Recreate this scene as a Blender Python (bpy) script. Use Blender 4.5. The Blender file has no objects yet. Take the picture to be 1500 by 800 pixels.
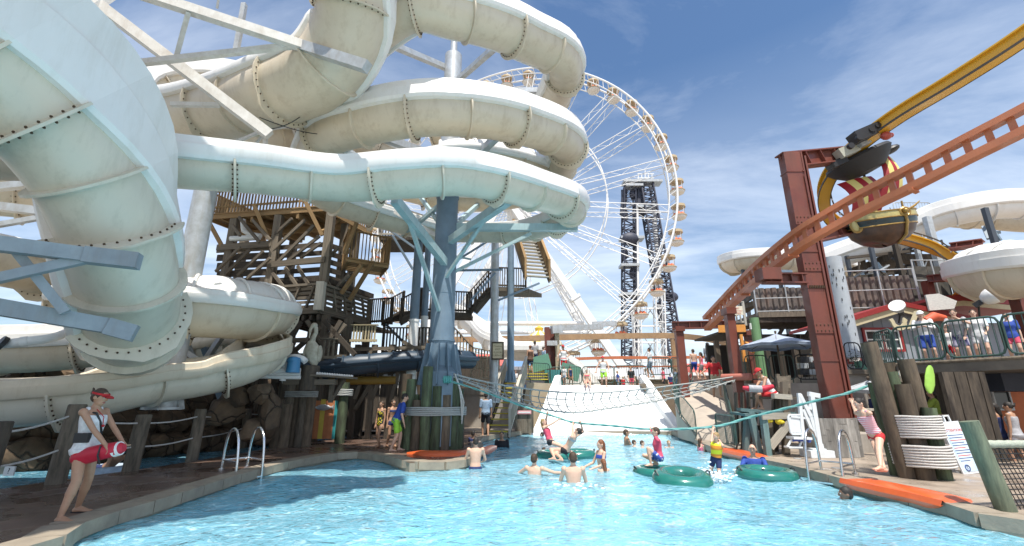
import bpy, math, random
from mathutils import Vector, Matrix, Quaternion
from mathutils.geometry import tessellate_polygon
random.seed(7)
R = math.radians
SC = bpy.context.scene
COL = SC.collection
V = Vector
# ---------------------------------------------------------------- camera
F = 665.0; TILT = R(15.6); CS = math.cos(TILT); SN = math.sin(TILT); EYE = 1.45
cam = bpy.data.cameras.new('camera'); camo = bpy.data.objects.new('camera', cam); COL.objects.link(camo)
cam.sensor_width = 36; cam.lens = F/1500*36; cam.clip_start = 0.05; cam.clip_end = 12000
camo.location = (0, 0, EYE); camo.rotation_euler = (R(90)+TILT, 0, 0)
SC.camera = camo
# ---------------------------------------------------------------- sun, sky, exposure
SUN = V((0.08, -0.37, 0.925)).normalized()
sl = bpy.data.lights.new('sun', 'SUN'); sl.energy = 4.9; sl.angle = R(0.53); sl.color = (1, .95, .87)
so = bpy.data.objects.new('sun', sl); COL.objects.link(so); so.rotation_euler = SUN.to_track_quat('Z', 'Y').to_euler()
W = bpy.data.worlds.new('World'); SC.world = W; W.use_nodes = True
def build_world():
    nt = W.node_tree; N = nt.nodes; L = nt.links
    bg = N['Background']; bg.inputs['Strength'].default_value = 0.12
    sky = N.new('ShaderNodeTexSky'); sky.sky_type = 'NISHITA'; sky.sun_disc = False
    sky.sun_elevation = math.asin(SUN.z); sky.sun_rotation = math.atan2(SUN.x, SUN.y)
    sky.air_density = 1.0; sky.dust_density = 1.2; sky.ozone_density = 2.0
    tc = N.new('ShaderNodeTexCoord')
    sep = N.new('ShaderNodeSeparateXYZ'); L.new(tc.outputs['Generated'], sep.inputs[0])
    zc = N.new('ShaderNodeMath'); zc.operation = 'MAXIMUM'; L.new(sep.outputs[2], zc.inputs[0]); zc.inputs[1].default_value = 0.0
    za = N.new('ShaderNodeMath'); za.operation = 'ADD'; L.new(zc.outputs[0], za.inputs[0]); za.inputs[1].default_value = 0.14
    dv = N.new('ShaderNodeVectorMath'); dv.operation = 'DIVIDE'; L.new(tc.outputs['Generated'], dv.inputs[0])
    cb = N.new('ShaderNodeCombineXYZ')
    for i in range(3): L.new(za.outputs[0], cb.inputs[i])
    L.new(cb.outputs[0], dv.inputs[1])
    mp = N.new('ShaderNodeMapping'); mp.inputs['Scale'].default_value = (.55, 1.15, 0); mp.inputs['Rotation'].default_value = (0, 0, .5)
    mp.inputs['Location'].default_value = (1.3, 0.2, 0)
    L.new(dv.outputs[0], mp.inputs[0])
    n1 = N.new('ShaderNodeTexNoise'); n1.inputs['Scale'].default_value = 1.1; n1.inputs['Detail'].default_value = 9; n1.inputs['Roughness'].default_value = .62
    n1.inputs['Distortion'].default_value = .5; L.new(mp.outputs[0], n1.inputs['Vector'])
    r1 = N.new('ShaderNodeMapRange'); r1.inputs[1].default_value = .40; r1.inputs[2].default_value = .92; r1.inputs[3].default_value = .02; r1.inputs[4].default_value = .8
    L.new(n1.outputs[0], r1.inputs[0])
    # more veil of cloud low over the sea
    r2 = N.new('ShaderNodeMapRange'); r2.inputs[1].default_value = 0.0; r2.inputs[2].default_value = .62; r2.inputs[3].default_value = .6; r2.inputs[4].default_value = 0
    L.new(sep.outputs[2], r2.inputs[0])
    n2 = N.new('ShaderNodeTexNoise'); n2.inputs['Scale'].default_value = .7; n2.inputs['Detail'].default_value = 6; L.new(mp.outputs[0], n2.inputs['Vector'])
    m2 = N.new('ShaderNodeMapRange'); m2.inputs[1].default_value = .3; m2.inputs[2].default_value = .62; L.new(n2.outputs[0], m2.inputs[0])
    m3 = N.new('ShaderNodeMath'); m3.operation = 'MULTIPLY'; L.new(r2.outputs[0], m3.inputs[0]); L.new(m2.outputs[0], m3.inputs[1])
    ad = N.new('ShaderNodeMath'); ad.operation = 'ADD'; ad.use_clamp = True; L.new(r1.outputs[0], ad.inputs[0]); L.new(m3.outputs[0], ad.inputs[1])
    hs = N.new('ShaderNodeHueSaturation'); hs.inputs['Saturation'].default_value = 1.2; hs.inputs['Hue'].default_value = .499; L.new(sky.outputs[0], hs.inputs['Color'])
    mx = N.new('ShaderNodeMixRGB'); L.new(ad.outputs[0], mx.inputs[0]); L.new(hs.outputs[0], mx.inputs[1]); mx.inputs[2].default_value = (8.2, 8.8, 9.6, 1)
    L.new(mx.outputs[0], bg.inputs['Color'])
build_world()
SC.view_settings.view_transform = 'Standard'; SC.view_settings.look = 'None'; SC.view_settings.gamma = 1
SC.view_settings.use_curve_mapping = False
SC.view_settings.exposure = 0.42
SC.render.engine = 'CYCLES'
SC.cycles.max_bounces = 7; SC.cycles.transparent_max_bounces = 12

# ---------------------------------------------------------------- picture point -> place
def at(px, py, Y):
    dx = (px-750)/F; u = (400-py)/F; k = Y/(CS-u*SN)
    return V((dx*k, Y, EYE+k*(SN+u*CS)))
def gd(px, py, z=0.0):
    dx = (px-750)/F; u = (400-py)/F; k = (z-EYE)/(SN+u*CS)
    return V((dx*k, k*(CS-u*SN), z))
az = gd
def zat(py, Y):
    u = (400-py)/F; return EYE+Y*(SN+u*CS)/(CS-u*SN)
# ---------------------------------------------------------------- materials
MATS = {}
def mat(name, col, rough=.6, metal=0, col2=None, scale=3.0, bump=0.0, grain=False, spec=.5, obj=False, dirt=None, dirt_amt=.5, rnd=0.0, coat=0, stretch=None, detail=6, bscale=None, lo=.35, hi=.65):
    if name in MATS: return MATS[name]
    m = bpy.data.materials.new(name); m.use_nodes = True; MATS[name] = m
    nt = m.node_tree; N = nt.nodes; L = nt.links; b = N['Principled BSDF']
    b.inputs['Roughness'].default_value = rough if not isinstance(rough, tuple) else rough[0]; b.inputs['Metallic'].default_value = metal
    b.inputs['Specular IOR Level'].default_value = spec
    if coat: b.inputs['Coat Weight'].default_value = coat; b.inputs['Coat Roughness'].default_value = .08
    if col2 is None: col2 = tuple(c*.86 for c in col)
    tc = N.new('ShaderNodeTexCoord'); mp = N.new('ShaderNodeMapping')
    if grain or obj: L.new(tc.outputs['Object'], mp.inputs[0])
    else:
        g = N.new('ShaderNodeNewGeometry'); L.new(g.outputs['Position'], mp.inputs[0])
    if grain: mp.inputs['Scale'].default_value = stretch or (5, 5, .9)
    elif stretch: mp.inputs['Scale'].default_value = stretch
    oi = N.new('ShaderNodeObjectInfo')
    if grain:
        av = N.new('ShaderNodeVectorMath'); av.operation = 'ADD'; sc_ = N.new('ShaderNodeVectorMath'); sc_.operation = 'SCALE'; sc_.inputs[0].default_value = (37, 19, 53); L.new(oi.outputs['Random'], sc_.inputs['Scale'])
        L.new(mp.outputs[0], av.inputs[0]); L.new(sc_.outputs[0], av.inputs[1]); vec = av.outputs[0]
    else: vec = mp.outputs[0]
    n = N.new('ShaderNodeTexNoise'); n.inputs['Scale'].default_value = scale; n.inputs['Detail'].default_value = detail; n.inputs['Roughness'].default_value = .65; L.new(vec, n.inputs['Vector'])
    mr = N.new('ShaderNodeMapRange'); mr.inputs[1].default_value = lo; mr.inputs[2].default_value = hi; L.new(n.outputs[0], mr.inputs[0])
    mx = N.new('ShaderNodeMixRGB'); L.new(mr.outputs[0], mx.inputs[0]); mx.inputs[1].default_value = (*col, 1); mx.inputs[2].default_value = (*col2, 1)
    out = mx.outputs[0]
    if dirt:
        n3 = N.new('ShaderNodeTexNoise'); n3.inputs['Scale'].default_value = 1.3; n3.inputs['Detail'].default_value = 8; n3.inputs['Roughness'].default_value = .72
        mp3 = N.new('ShaderNodeMapping'); g3 = N.new('ShaderNodeNewGeometry'); L.new(g3.outputs['Position'], mp3.inputs[0]); mp3.inputs['Scale'].default_value = (2.6, 2.6, .38)
        L.new(mp3.outputs[0], n3.inputs['Vector'])
        m3 = N.new('ShaderNodeMapRange'); m3.inputs[1].default_value = .5; m3.inputs[2].default_value = .75; m3.inputs[4].default_value = dirt_amt; L.new(n3.outputs[0], m3.inputs[0])
        x3 = N.new('ShaderNodeMixRGB'); L.new(m3.outputs[0], x3.inputs[0]); L.new(out, x3.inputs[1]); x3.inputs[2].default_value = (*dirt, 1); out = x3.outputs[0]
    if rnd:
        hv = N.new('ShaderNodeHueSaturation'); rr = N.new('ShaderNodeMapRange'); rr.inputs[3].default_value = 1-rnd; rr.inputs[4].default_value = 1+rnd
        L.new(oi.outputs['Random'], rr.inputs[0]); L.new(rr.outputs[0], hv.inputs['Value']); L.new(out, hv.inputs['Color']); out = hv.outputs[0]
    L.new(out, b.inputs['Base Color'])
    if isinstance(rough, tuple):
        nr_ = N.new('ShaderNodeTexNoise'); nr_.inputs['Scale'].default_value = scale*.9+.3; nr_.inputs['Detail'].default_value = 5; L.new(vec, nr_.inputs['Vector'])
        rm_ = N.new('ShaderNodeMapRange'); rm_.inputs[1].default_value = .42; rm_.inputs[2].default_value = .58; rm_.inputs[3].default_value = rough[0]; rm_.inputs[4].default_value = rough[1]; L.new(nr_.outputs[0], rm_.inputs[0]); L.new(rm_.outputs[0], b.inputs['Roughness'])
    if bump:
        bp = N.new('ShaderNodeBump'); bp.inputs['Strength'].default_value = bump; bp.inputs['Distance'].default_value = .02
        if bscale:
            nb = N.new('ShaderNodeTexNoise'); nb.inputs['Scale'].default_value = bscale; nb.inputs['Detail'].default_value = 5; L.new(vec, nb.inputs['Vector']); L.new(nb.outputs[0], bp.inputs['Height'])
        else: L.new(n.outputs[0], bp.inputs['Height'])
        L.new(bp.outputs[0], b.inputs['Normal'])
    return m
def wood(name, c1, c2, rnd=.25, rough=.85):
    return mat(name, c1, rough, 0, c2, 2.2, .5, True, .25, rnd=rnd)
WD_TAN = wood('sunlit_timber', (.36, .235, .115), (.23, .145, .07))
WD_GREY = wood('weathered_timber', (.20, .165, .125), (.09, .077, .06))
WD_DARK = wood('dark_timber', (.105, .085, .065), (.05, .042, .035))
WD_GREEN = wood('green_treated_timber', (.115, .15, .085), (.055, .06, .04), .3)
WD_BROWN = wood('brown_pile_timber', (.15, .115, .08), (.07, .055, .042), .3)
WD_PALE = wood('pale_timber', (.50, .46, .38), (.36, .33, .28), .15)
GRP_CREAM = mat('cream_fibreglass', (.64, .565, .44), .48, 0, (.58, .505, .385), .8, 0, dirt=(.34, .25, .15), dirt_amt=.5, coat=.12, rnd=.05)
GRP_MINT = mat('mint_fibreglass', (.64, .59, .475), .45, 0, (.58, .54, .44), .8, 0, dirt=(.30, .28, .20), dirt_amt=.45, coat=.15, rnd=.04)
GRP_WHITE = mat('white_fibreglass', (.80, .79, .76), .35, 0, (.76, .745, .71), .8, 0, dirt=(.50, .46, .38), dirt_amt=.35, coat=.12, rnd=.03)
BOLT = mat('rusty_bolt', (.12, .075, .04), .6, .6, (.06, .045, .035), 20)
GALV = mat('galvanised_steel', (.52, .55, .57), .45, .35, (.40, .41, .40), 4, .1, dirt=(.30, .22, .14), dirt_amt=.5)
WSTEEL = mat('white_painted_steel', (.70, .69, .66), .45, 0, (.58, .56, .52), 5, .05, dirt=(.33, .26, .18), dirt_amt=.45)
BSTEEL = mat('blue_grey_steel', (.17, .235, .30), .5, 0, (.125, .18, .235), 1.5, .05, dirt=(.17, .20, .22), dirt_amt=.4)
ASTEEL = mat('pale_grey_arm_steel', (.30, .35, .38), .5, 0, (.22, .26, .29), 1.5, .05, dirt=(.2, .19, .17), dirt_amt=.5)
MSTEEL = mat('mint_painted_steel', (.40, .53, .54), .45, 0, (.32, .43, .45), 2, .05, dirt=(.2, .22, .2), dirt_amt=.5)
RSTEEL = mat('red_brown_steel', (.185, .05, .032), (.35, .65), 0, (.14, .042, .028), 1.2, .05, dirt=(.09, .035, .025), dirt_amt=.7)
ORANGE = mat('orange_track_paint', (.50, .16, .07), (.3, .55), 0, (.43, .14, .065), 1.5, dirt=(.40, .15, .08), dirt_amt=.5)
YELLOW = mat('yellow_track_paint', (.66, .37, .035), (.28, .5), 0, (.62, .34, .03), .5)
STAINLESS = mat('stainless_steel', (.72, .73, .74), .22, 1.0, (.64, .64, .65), 9)
GREENM = mat('green_painted_rail', (.035, .085, .07), .45, 0, (.03, .06, .05), 3)
BLACK = mat('black_rubber', (.02, .02, .022), .5)
WHITE = mat('white_paint', (.78, .78, .76), .45, 0, (.70, .70, .68), 2)
WHEELW = mat('wheel_white', (.80, .80, .79), .45, 0, (.74, .73, .70), .6)
CONC = mat('concrete', (.40, .36, .31), .85, 0, (.30, .27, .23), 1.4, .3, dirt=(.22, .19, .16), dirt_amt=.5, bscale=30)
def cracks(m, sc, dark):
    nt = m.node_tree; N = nt.nodes; L = nt.links; b = N['Principled BSDF']; v = N.new('ShaderNodeTexVoronoi'); v.feature = 'DISTANCE_TO_EDGE'; v.inputs['Scale'].default_value = sc
    g = N.new('ShaderNodeNewGeometry'); n = N.new('ShaderNodeTexNoise'); n.inputs['Scale'].default_value = sc*1.5; n.inputs['Detail'].default_value = 4; L.new(g.outputs['Position'], n.inputs['Vector'])
    a = N.new('ShaderNodeMixRGB'); a.blend_type = 'ADD'; a.inputs[0].default_value = .35; L.new(g.outputs['Position'], a.inputs[1]); L.new(n.outputs[1], a.inputs[2]); L.new(a.outputs[0], v.inputs['Vector'])
    r = N.new('ShaderNodeMapRange'); r.inputs[1].default_value = .0; r.inputs[2].default_value = .028; L.new(v.outputs[0], r.inputs[0])
    x = N.new('ShaderNodeMixRGB'); L.new(r.outputs[0], x.inputs[0]); x.inputs[1].default_value = (*dark, 1); L.new(b.inputs['Base Color'].links[0].from_socket, x.inputs[2]); L.new(x.outputs[0], b.inputs['Base Color'])
    bp = N.new('ShaderNodeBump'); bp.inputs['Strength'].default_value = .9; bp.inputs['Distance'].default_value = .06; L.new(r.outputs[0], bp.inputs['Height']); old = b.inputs['Normal'].links[0].from_socket if b.inputs['Normal'].links else None
    if old: L.new(old, bp.inputs['Normal'])
    L.new(bp.outputs[0], b.inputs['Normal'])
STONE = mat('tan_rock', (.15, .10, .06), .85, 0, (.07, .05, .033), 2.2, .8, rnd=.3, bscale=7)
cracks(STONE, 1.25, (.05, .036, .025))
def flat(name, c, rough=.6, **k): return mat(name, c, rough, 0, tuple(x*.88 for x in c), 9, **k)

# ---------------------------------------------------------------- mesh accumulator
class M:
    def __init__(s): s.v = []; s.f = []; s.sm = True
    def add(s, vs, fs):
        o = len(s.v); s.v += [V(p) for p in vs]; s.f += [tuple(i+o for i in f) for f in fs]; return s
    def box(s, c, d, q=None):
        c = V(c); hx, hy, hz = d[0]/2, d[1]/2, d[2]/2
        vs = [V((x*hx, y*hy, z*hz)) for x in (-1, 1) for y in (-1, 1) for z in (-1, 1)]
        if q: vs = [q @ p for p in vs]
        return s.add([c+p for p in vs], [(0, 1, 3, 2), (4, 6, 7, 5), (0, 4, 5, 1), (2, 3, 7, 6), (0, 2, 6, 4), (1, 5, 7, 3)])
    def beam(s, a, b, w, h, up=V((0, 0, 1))):
        a = V(a); b = V(b); z = (b-a); l = z.length; z.normalize()
        x = z.cross(up)
        if x.length < 1e-3: x = V((1, 0, 0))
        x.normalize(); y = z.cross(x)
        q = Matrix((x, y, z)).transposed().to_quaternion()
        return s.box((a+b)/2, (w, h, l), q)
    def tube(s, pts, r, seg=8, caps=True, closed=False):
        pts = [V(p) for p in pts]; n = len(pts); rs = r if isinstance(r, (list, tuple)) else [r]*n
        rings = []; pn = None
        for i in range(n):
            if closed: t = pts[(i+1) % n]-pts[i-1]
            else: t = pts[min(i+1, n-1)]-pts[max(i-1, 0)]
            if t.length < 1e-9: t = V((0, 0, 1))
            t.normalize()
            if pn is None:
                pn = t.cross(V((0, 0, 1)))
                if pn.length < .05: pn = t.cross(V((1, 0, 0)))
            pn = pn-t*pn.dot(t)
            if pn.length < 1e-4: pn = t.orthogonal()
            pn.normalize(); bn = t.cross(pn)
            rings.append([pts[i]+(pn*math.cos(a)+bn*math.sin(a))*rs[i] for a in [2*math.pi*k/seg for k in range(seg)]])
        fs = []; m = n if closed else n-1
        for i in range(m):
            j = (i+1) % n
            for k in range(seg):
                k2 = (k+1) % seg; fs.append((i*seg+k, i*seg+k2, j*seg+k2, j*seg+k))
        if caps and not closed: fs += [tuple(range(seg))[::-1], tuple((n-1)*seg+k for k in range(seg))]
        return s.add([p for r_ in rings for p in r_], fs)
    def loft(s, st, seg=12, caps=True):
        """st: list of (centre, xvec, yvec) ellipse rings"""
        vs = []; n = len(st); fs = []
        for c, x, y in st:
            vs += [V(c)+x*math.cos(a)+y*math.sin(a) for a in [2*math.pi*k/seg for k in range(seg)]]
        for i in range(n-1):
            for k in range(seg): k2 = (k+1) % seg; fs.append((i*seg+k, i*seg+k2, (i+1)*seg+k2, (i+1)*seg+k))
        if caps: fs += [tuple(range(seg))[::-1], tuple((n-1)*seg+k for k in range(seg))]
        return s.add(vs, fs)
    def ball(s, c, r, seg=12, rings=8, q=None):
        r = V(r) if isinstance(r, (tuple, list, Vector)) else V((r, r, r)); c = V(c)
        vs = []; fs = []
        for i in range(1, rings):
            th = math.pi*i/rings
            for k in range(seg):
                a = 2*math.pi*k/seg; vs.append(V((r.x*math.sin(th)*math.cos(a), r.y*math.sin(th)*math.sin(a), r.z*math.cos(th))))
        t = len(vs); vs += [V((0, 0, r.z)), V((0, 0, -r.z))]
        for i in range(rings-2):
            for k in range(seg): k2 = (k+1) % seg; fs.append((i*seg+k, (i+1)*seg+k, (i+1)*seg+k2, i*seg+k2))
        for k in range(seg): k2 = (k+1) % seg; fs += [(t, k, k2), (t+1, (rings-2)*seg+k2, (rings-2)*seg+k)]
        if q: vs = [q @ p for p in vs]
        return s.add([c+p for p in vs], fs)
    def cap(s, a, b, ra, rb, seg=10):
        """tapered capsule"""
        a = V(a); b = V(b); t = (b-a); l = t.length
        if l < 1e-6: return s.ball(a, ra, seg, 6)
        t.normalize(); pts = []; rs = []
        for k in (-80, -50, -20): pts.append(a+t*ra*math.sin(R(k))); rs.append(ra*math.cos(R(k)))
        for k in (20, 50, 80): pts.append(b+t*rb*math.sin(R(k))); rs.append(rb*math.cos(R(k)))
        return s.tube(pts, rs, seg)
    def prism(s, poly, d):
        """poly: planar 3D points; d: extrusion vector"""
        n = len(poly); d = V(d); vs = [V(p) for p in poly]+[V(p)+d for p in poly]
        tri = tessellate_polygon([[V(p) for p in poly]])
        nn = V((0, 0, 0))
        for i in range(n): nn += (V(poly[i])).cross(V(poly[(i+1) % n]))
        fs = []
        for a, b, c in tri:
            tn = (V(poly[b])-V(poly[a])).cross(V(poly[c])-V(poly[a]))
            flip = (tn.dot(d) > 0)
            fs.append((a, c, b) if flip else (a, b, c)); fs.append((a+n, b+n, c+n) if flip else (a+n, c+n, b+n))
        fl = nn.dot(d) > 0
        for i in range(n):
            j = (i+1) % n; fs.append((i, j, j+n, i+n) if fl else (j, i, i+n, j+n))
        return s.add(vs, fs)
    def data(s, name, m, org, smooth=True):
        me = bpy.data.meshes.new(name); me.from_pydata([tuple(p-org) for p in s.v], [], s.f)
        if smooth:
            me.shade_smooth()
            try: me.set_sharp_from_angle(angle=R(38))
            except Exception: pass
        me.materials.append(m); me.update(); return me
def wloc(o): return V(o['_w']) if o is not None and '_w' in o else (V(o.location) if o is not None else V((0, 0, 0)))
WL = {}
def setw(o, w): WL[o.name] = V(w)
def getw(o): return WL[o.name] if o is not None else V((0, 0, 0))
def props(o, label=None, cat=None, group=None, kind=None):
    if label: o['label'] = label
    if cat: o['category'] = cat
    if group: o['group'] = group
    if kind: o['kind'] = kind
    return o
def thing(name, label, cat, loc, group=None):
    o = bpy.data.objects.new(name, None); COL.objects.link(o); o.location = loc; o.empty_display_size = .1
    setw(o, loc); return props(o, label, cat, group)
def link(o, parent, w):
    COL.objects.link(o)
    if parent is not None: o.parent = parent
    o.location = V(w)-getw(parent); setw(o, w); return o
def part(name, mm, m, parent=None, smooth=True, kind=None, label=None):
    """world-space mesh accumulator -> one mesh object, own origin"""
    lo = V((min(p[i] for p in mm.v) for i in range(3))); hi = V((max(p[i] for p in mm.v) for i in range(3)))
    c = (lo+hi)/2; c.z = lo.z
    o = bpy.data.objects.new(name, mm.data(name, m, c, smooth)); link(o, parent, c)
    if kind: o['kind'] = kind
    if label: o['label'] = label
    return o
def solo(name, mm, m, label, cat, group=None, smooth=True):
    return props(part(name, mm, m, None, smooth), label, cat, group)
def struct(name, mm, m, parent=None, smooth=True):
    o = part(name, mm, m, parent, smooth)
    if parent is None: o['kind'] = 'structure'
    return o
UC = {}
def unit(kind, m, seg=12):
    k = (kind, m.name, seg)
    if k not in UC:
        a = M()
        if kind == 'box':
            a.box((0, 0, 0), (1, 1, 1)); UC[k] = a.data('box', m, V((0, 0, 0)), False)
        else:
            a.tube([(0, 0, -.5), (0, 0, .5)], .5, seg); UC[k] = a.data('rod', m, V((0, 0, 0)))
    return UC[k]
def place(o, parent, c, q, sc):
    link(o, parent, c); o.rotation_mode = 'QUATERNION'; o.rotation_quaternion = q; o.scale = sc; return o
def bx(parent, name, m, a, b, w, h, up=V((0, 0, 1)), kind=None, label=None):
    """a timber or bar from a to b: shares one unit mesh per material"""
    a = V(a); b = V(b); z = b-a; l = z.length; z.normalize(); x = z.cross(up)
    if x.length < 1e-3: x = V((1, 0, 0))
    x.normalize(); y = z.cross(x)
    o = bpy.data.objects.new(name, unit('box', m)); place(o, parent, (a+b)/2, Matrix((x, y, z)).transposed().to_quaternion(), (w, h, l))
    if kind: o['kind'] = kind
    if label: o['label'] = label
    return o
def rod(parent, name, m, a, b, r, seg=12, label=None):
    a = V(a); b = V(b); z = b-a; l = z.length
    o = bpy.data.objects.new(name, unit('rod', m, seg)); place(o, parent, (a+b)/2, z.to_track_quat('Z', 'Y'), (2*r, 2*r, l))
    if label: o['label'] = label
    return o
def cr(pts, step=.25):
    """Catmull-Rom through n-d tuples, resampled by arc length of the first three"""
    P = [tuple(p) for p in pts]; P = [tuple(2*a-b for a, b in zip(P[0], P[1]))]+P+[tuple(2*a-b for a, b in zip(P[-1], P[-2]))]
    dense = []
    for i in range(1, len(P)-2):
        for k in range(24):
            t = k/24; p0, p1, p2, p3 = P[i-1:i+3]
            dense.append(tuple(.5*((2*b)+(-a+c)*t+(2*a-5*b+4*c-d)*t*t+(-a+3*b-3*c+d)*t**3) for a, b, c, d in zip(p0, p1, p2, p3)))
    dense.append(P[-2]); L = [0]
    for a, b in zip(dense, dense[1:]): L.append(L[-1]+(V(a[:3])-V(b[:3])).length)
    n = max(2, int(L[-1]/step)); out = []; j = 0
    for i in range(n+1):
        s = L[-1]*i/n
        while j < len(L)-2 and L[j+1] < s: j += 1
        t = 0 if L[j+1] == L[j] else (s-L[j])/(L[j+1]-L[j]); out.append(tuple(a+(b-a)*t for a, b in zip(dense[j], dense[j+1])))
    return out
def grid(mm, rows, flip=False):
    n = len(rows[0]); vs = [p for r_ in rows for p in r_]; fs = []
    for i in range(len(rows)-1):
        for k in range(n-1):
            f = (i*n+k, i*n+k+1, (i+1)*n+k+1, (i+1)*n+k); fs.append(f[::-1] if flip else f)
    return mm.add(vs, fs)
def textmesh(s, size, m, parent, w, rot, name='lettering', extrude=.002, align='CENTER'):
    cu = bpy.data.curves.new('t', 'FONT'); cu.body = s; cu.size = size; cu.extrude = extrude; cu.align_x = align; cu.align_y = 'CENTER'; cu.resolution_u = 2
    t = bpy.data.objects.new('t', cu); COL.objects.link(t)
    dg = bpy.context.evaluated_depsgraph_get(); me = bpy.data.meshes.new_from_object(t.evaluated_get(dg)); bpy.data.objects.remove(t)
    me.materials.clear(); me.materials.append(m)
    o = bpy.data.objects.new(name, me); link(o, parent, w); o.rotation_mode = 'QUATERNION'; o.rotation_quaternion = rot; return o
# ---------------------------------------------------------------- ground, deck, pool, sea
def water_mat(name, tint, body, trans, rough=.04, bump=.5, sc=2.2):
    m = bpy.data.materials.new(name); m.use_nodes = True; nt = m.node_tree; N = nt.nodes; L = nt.links; N.remove(N['Principled BSDF'])
    out = N['Material Output']; g = N.new('ShaderNodeNewGeometry')
    mp = N.new('ShaderNodeMapping'); L.new(g.outputs['Position'], mp.inputs[0]); mp.inputs['Scale'].default_value = (1, 1.25, 1)
    n1 = N.new('ShaderNodeTexNoise'); n1.inputs['Scale'].default_value = sc; n1.inputs['Detail'].default_value = 5; n1.inputs['Roughness'].default_value = .55; n1.inputs['Distortion'].default_value = 1.3; L.new(mp.outputs[0], n1.inputs['Vector'])
    n2 = N.new('ShaderNodeTexNoise'); n2.inputs['Scale'].default_value = sc*5; n2.inputs['Detail'].default_value = 3; n2.inputs['Distortion'].default_value = .8; L.new(mp.outputs[0], n2.inputs['Vector'])
    a = N.new('ShaderNodeMath'); a.operation = 'MULTIPLY_ADD'; L.new(n2.outputs[0], a.inputs[0]); a.inputs[1].default_value = .22; L.new(n1.outputs[0], a.inputs[2])
    bp = N.new('ShaderNodeBump'); bp.inputs['Strength'].default_value = bump; bp.inputs['Distance'].default_value = .25; L.new(a.outputs[0], bp.inputs['Height'])
    tr = N.new('ShaderNodeBsdfTransparent'); tr.inputs[0].default_value = (*tint, 1)
    df = N.new('ShaderNodeBsdfDiffuse'); L.new(bp.outputs[0], df.inputs['Normal'])
    # milky foam streaks churned into the water by the waves and swimmers
    n3 = N.new('ShaderNodeTexNoise'); n3.inputs['Scale'].default_value = sc*1.7; n3.inputs['Detail'].default_value = 8; n3.inputs['Roughness'].default_value = .68; n3.inputs['Distortion'].default_value = 2.2; L.new(mp.outputs[0], n3.inputs['Vector'])
    r3 = N.new('ShaderNodeMapRange'); r3.inputs[1].default_value = .50; r3.inputs[2].default_value = .78; L.new(n3.outputs[0], r3.inputs[0])
    mc = N.new('ShaderNodeMixRGB'); L.new(r3.outputs[0], mc.inputs[0]); mc.inputs[1].default_value = (*body, 1); mc.inputs[2].default_value = (.74, .88, .93, 1); L.new(mc.outputs[0], df.inputs[0])
    f3 = N.new('ShaderNodeMath'); f3.operation = 'MULTIPLY_ADD'; L.new(r3.outputs[0], f3.inputs[0]); f3.inputs[1].default_value = .35; f3.inputs[2].default_value = 1-trans; f3.use_clamp = True
    m1 = N.new('ShaderNodeMixShader'); L.new(f3.outputs[0], m1.inputs[0]); L.new(tr.outputs[0], m1.inputs[1]); L.new(df.outputs[0], m1.inputs[2])
    gl = N.new('ShaderNodeBsdfGlossy'); gl.inputs['Roughness'].default_value = rough; L.new(bp.outputs[0], gl.inputs['Normal'])
    fr = N.new('ShaderNodeFresnel'); fr.inputs['IOR'].default_value = 1.33; L.new(bp.outputs[0], fr.inputs['Normal'])
    m2 = N.new('ShaderNodeMixShader'); L.new(fr.outputs[0], m2.inputs[0]); L.new(m1.outputs[0], m2.inputs[1]); L.new(gl.outputs[0], m2.inputs[2])
    L.new(m2.outputs[0], out.inputs[0]); return m
POOLW = water_mat('pool_water', (.66, .90, .96), (.29, .68, .85), .48, bump=.32)
RIVERW = water_mat('river_water', (.50, .80, .92), (.16, .45, .62), .5)
SEAW = water_mat('sea_water', (.3, .4, .5), (.06, .14, .20), .1, .15, .4, .5)
POOLF = mat('pool_floor_paint', (.42, .72, .84), .6, 0, (.38, .69, .82), 2)
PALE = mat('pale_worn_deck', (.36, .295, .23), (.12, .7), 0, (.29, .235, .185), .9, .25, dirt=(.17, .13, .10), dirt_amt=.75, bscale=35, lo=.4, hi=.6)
DECK = mat('shade_toned_wet_brown_deck', (.165, .105, .078), (.08, .5), 0, (.11, .07, .053), .9, .25, dirt=(.12, .085, .065), dirt_amt=.8, bscale=35, lo=.4, hi=.6)  # wet brown concrete, toned darker to carry the left deck's shade
COPE = mat('stone_coping', (.33, .28, .21), .6, 0, (.24, .20, .155), 3, .2, bscale=30)
def poly(outer, holes, z):
    pl = [[V((p[0], p[1], z)) for p in outer]]+[[V((p[0], p[1], z)) for p in h] for h in holes]
    tri = tessellate_polygon(pl); flatv = [p for q in pl for p in q]; mm = M(); fs = []
    for t in tri:
        n = (flatv[t[1]]-flatv[t[0]]).cross(flatv[t[2]]-flatv[t[0]]); fs.append(tuple(t) if n.z > 0 else tuple(t)[::-1])
    return mm.add(flatv, fs)
def smooth2(pts, step=.35): return [(p[0], p[1]) for p in cr([(p[0], p[1], 0) for p in pts], step)]
LBANK = [(-7.5, -4), (-5.6, 1)]+[tuple(gd(x, y).xy) for x, y in [(40, 803), (110, 772), (180, 748), (240, 731), (345, 698), (430, 676), (510, 664), (560, 668), (600, 678)]]
LBANK = smooth2(LBANK)+smooth2([tuple(gd(x, y).xy) for x, y in [(600, 678), (660, 678), (695, 669), (706, 655), (702, 645), (720, 638), (775, 631)]], .25)
RBANK = smooth2([tuple(gd(x, y).xy) for x, y in [(985, 632), (1012, 641), (1040, 654), (1100, 670), (1160, 683), (1240, 704), (1330, 726), (1420, 747), (1500, 765)]]+[(9.2, 3.5), (9.4, -4)])
POOL = LBANK+RBANK[0:]
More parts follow.
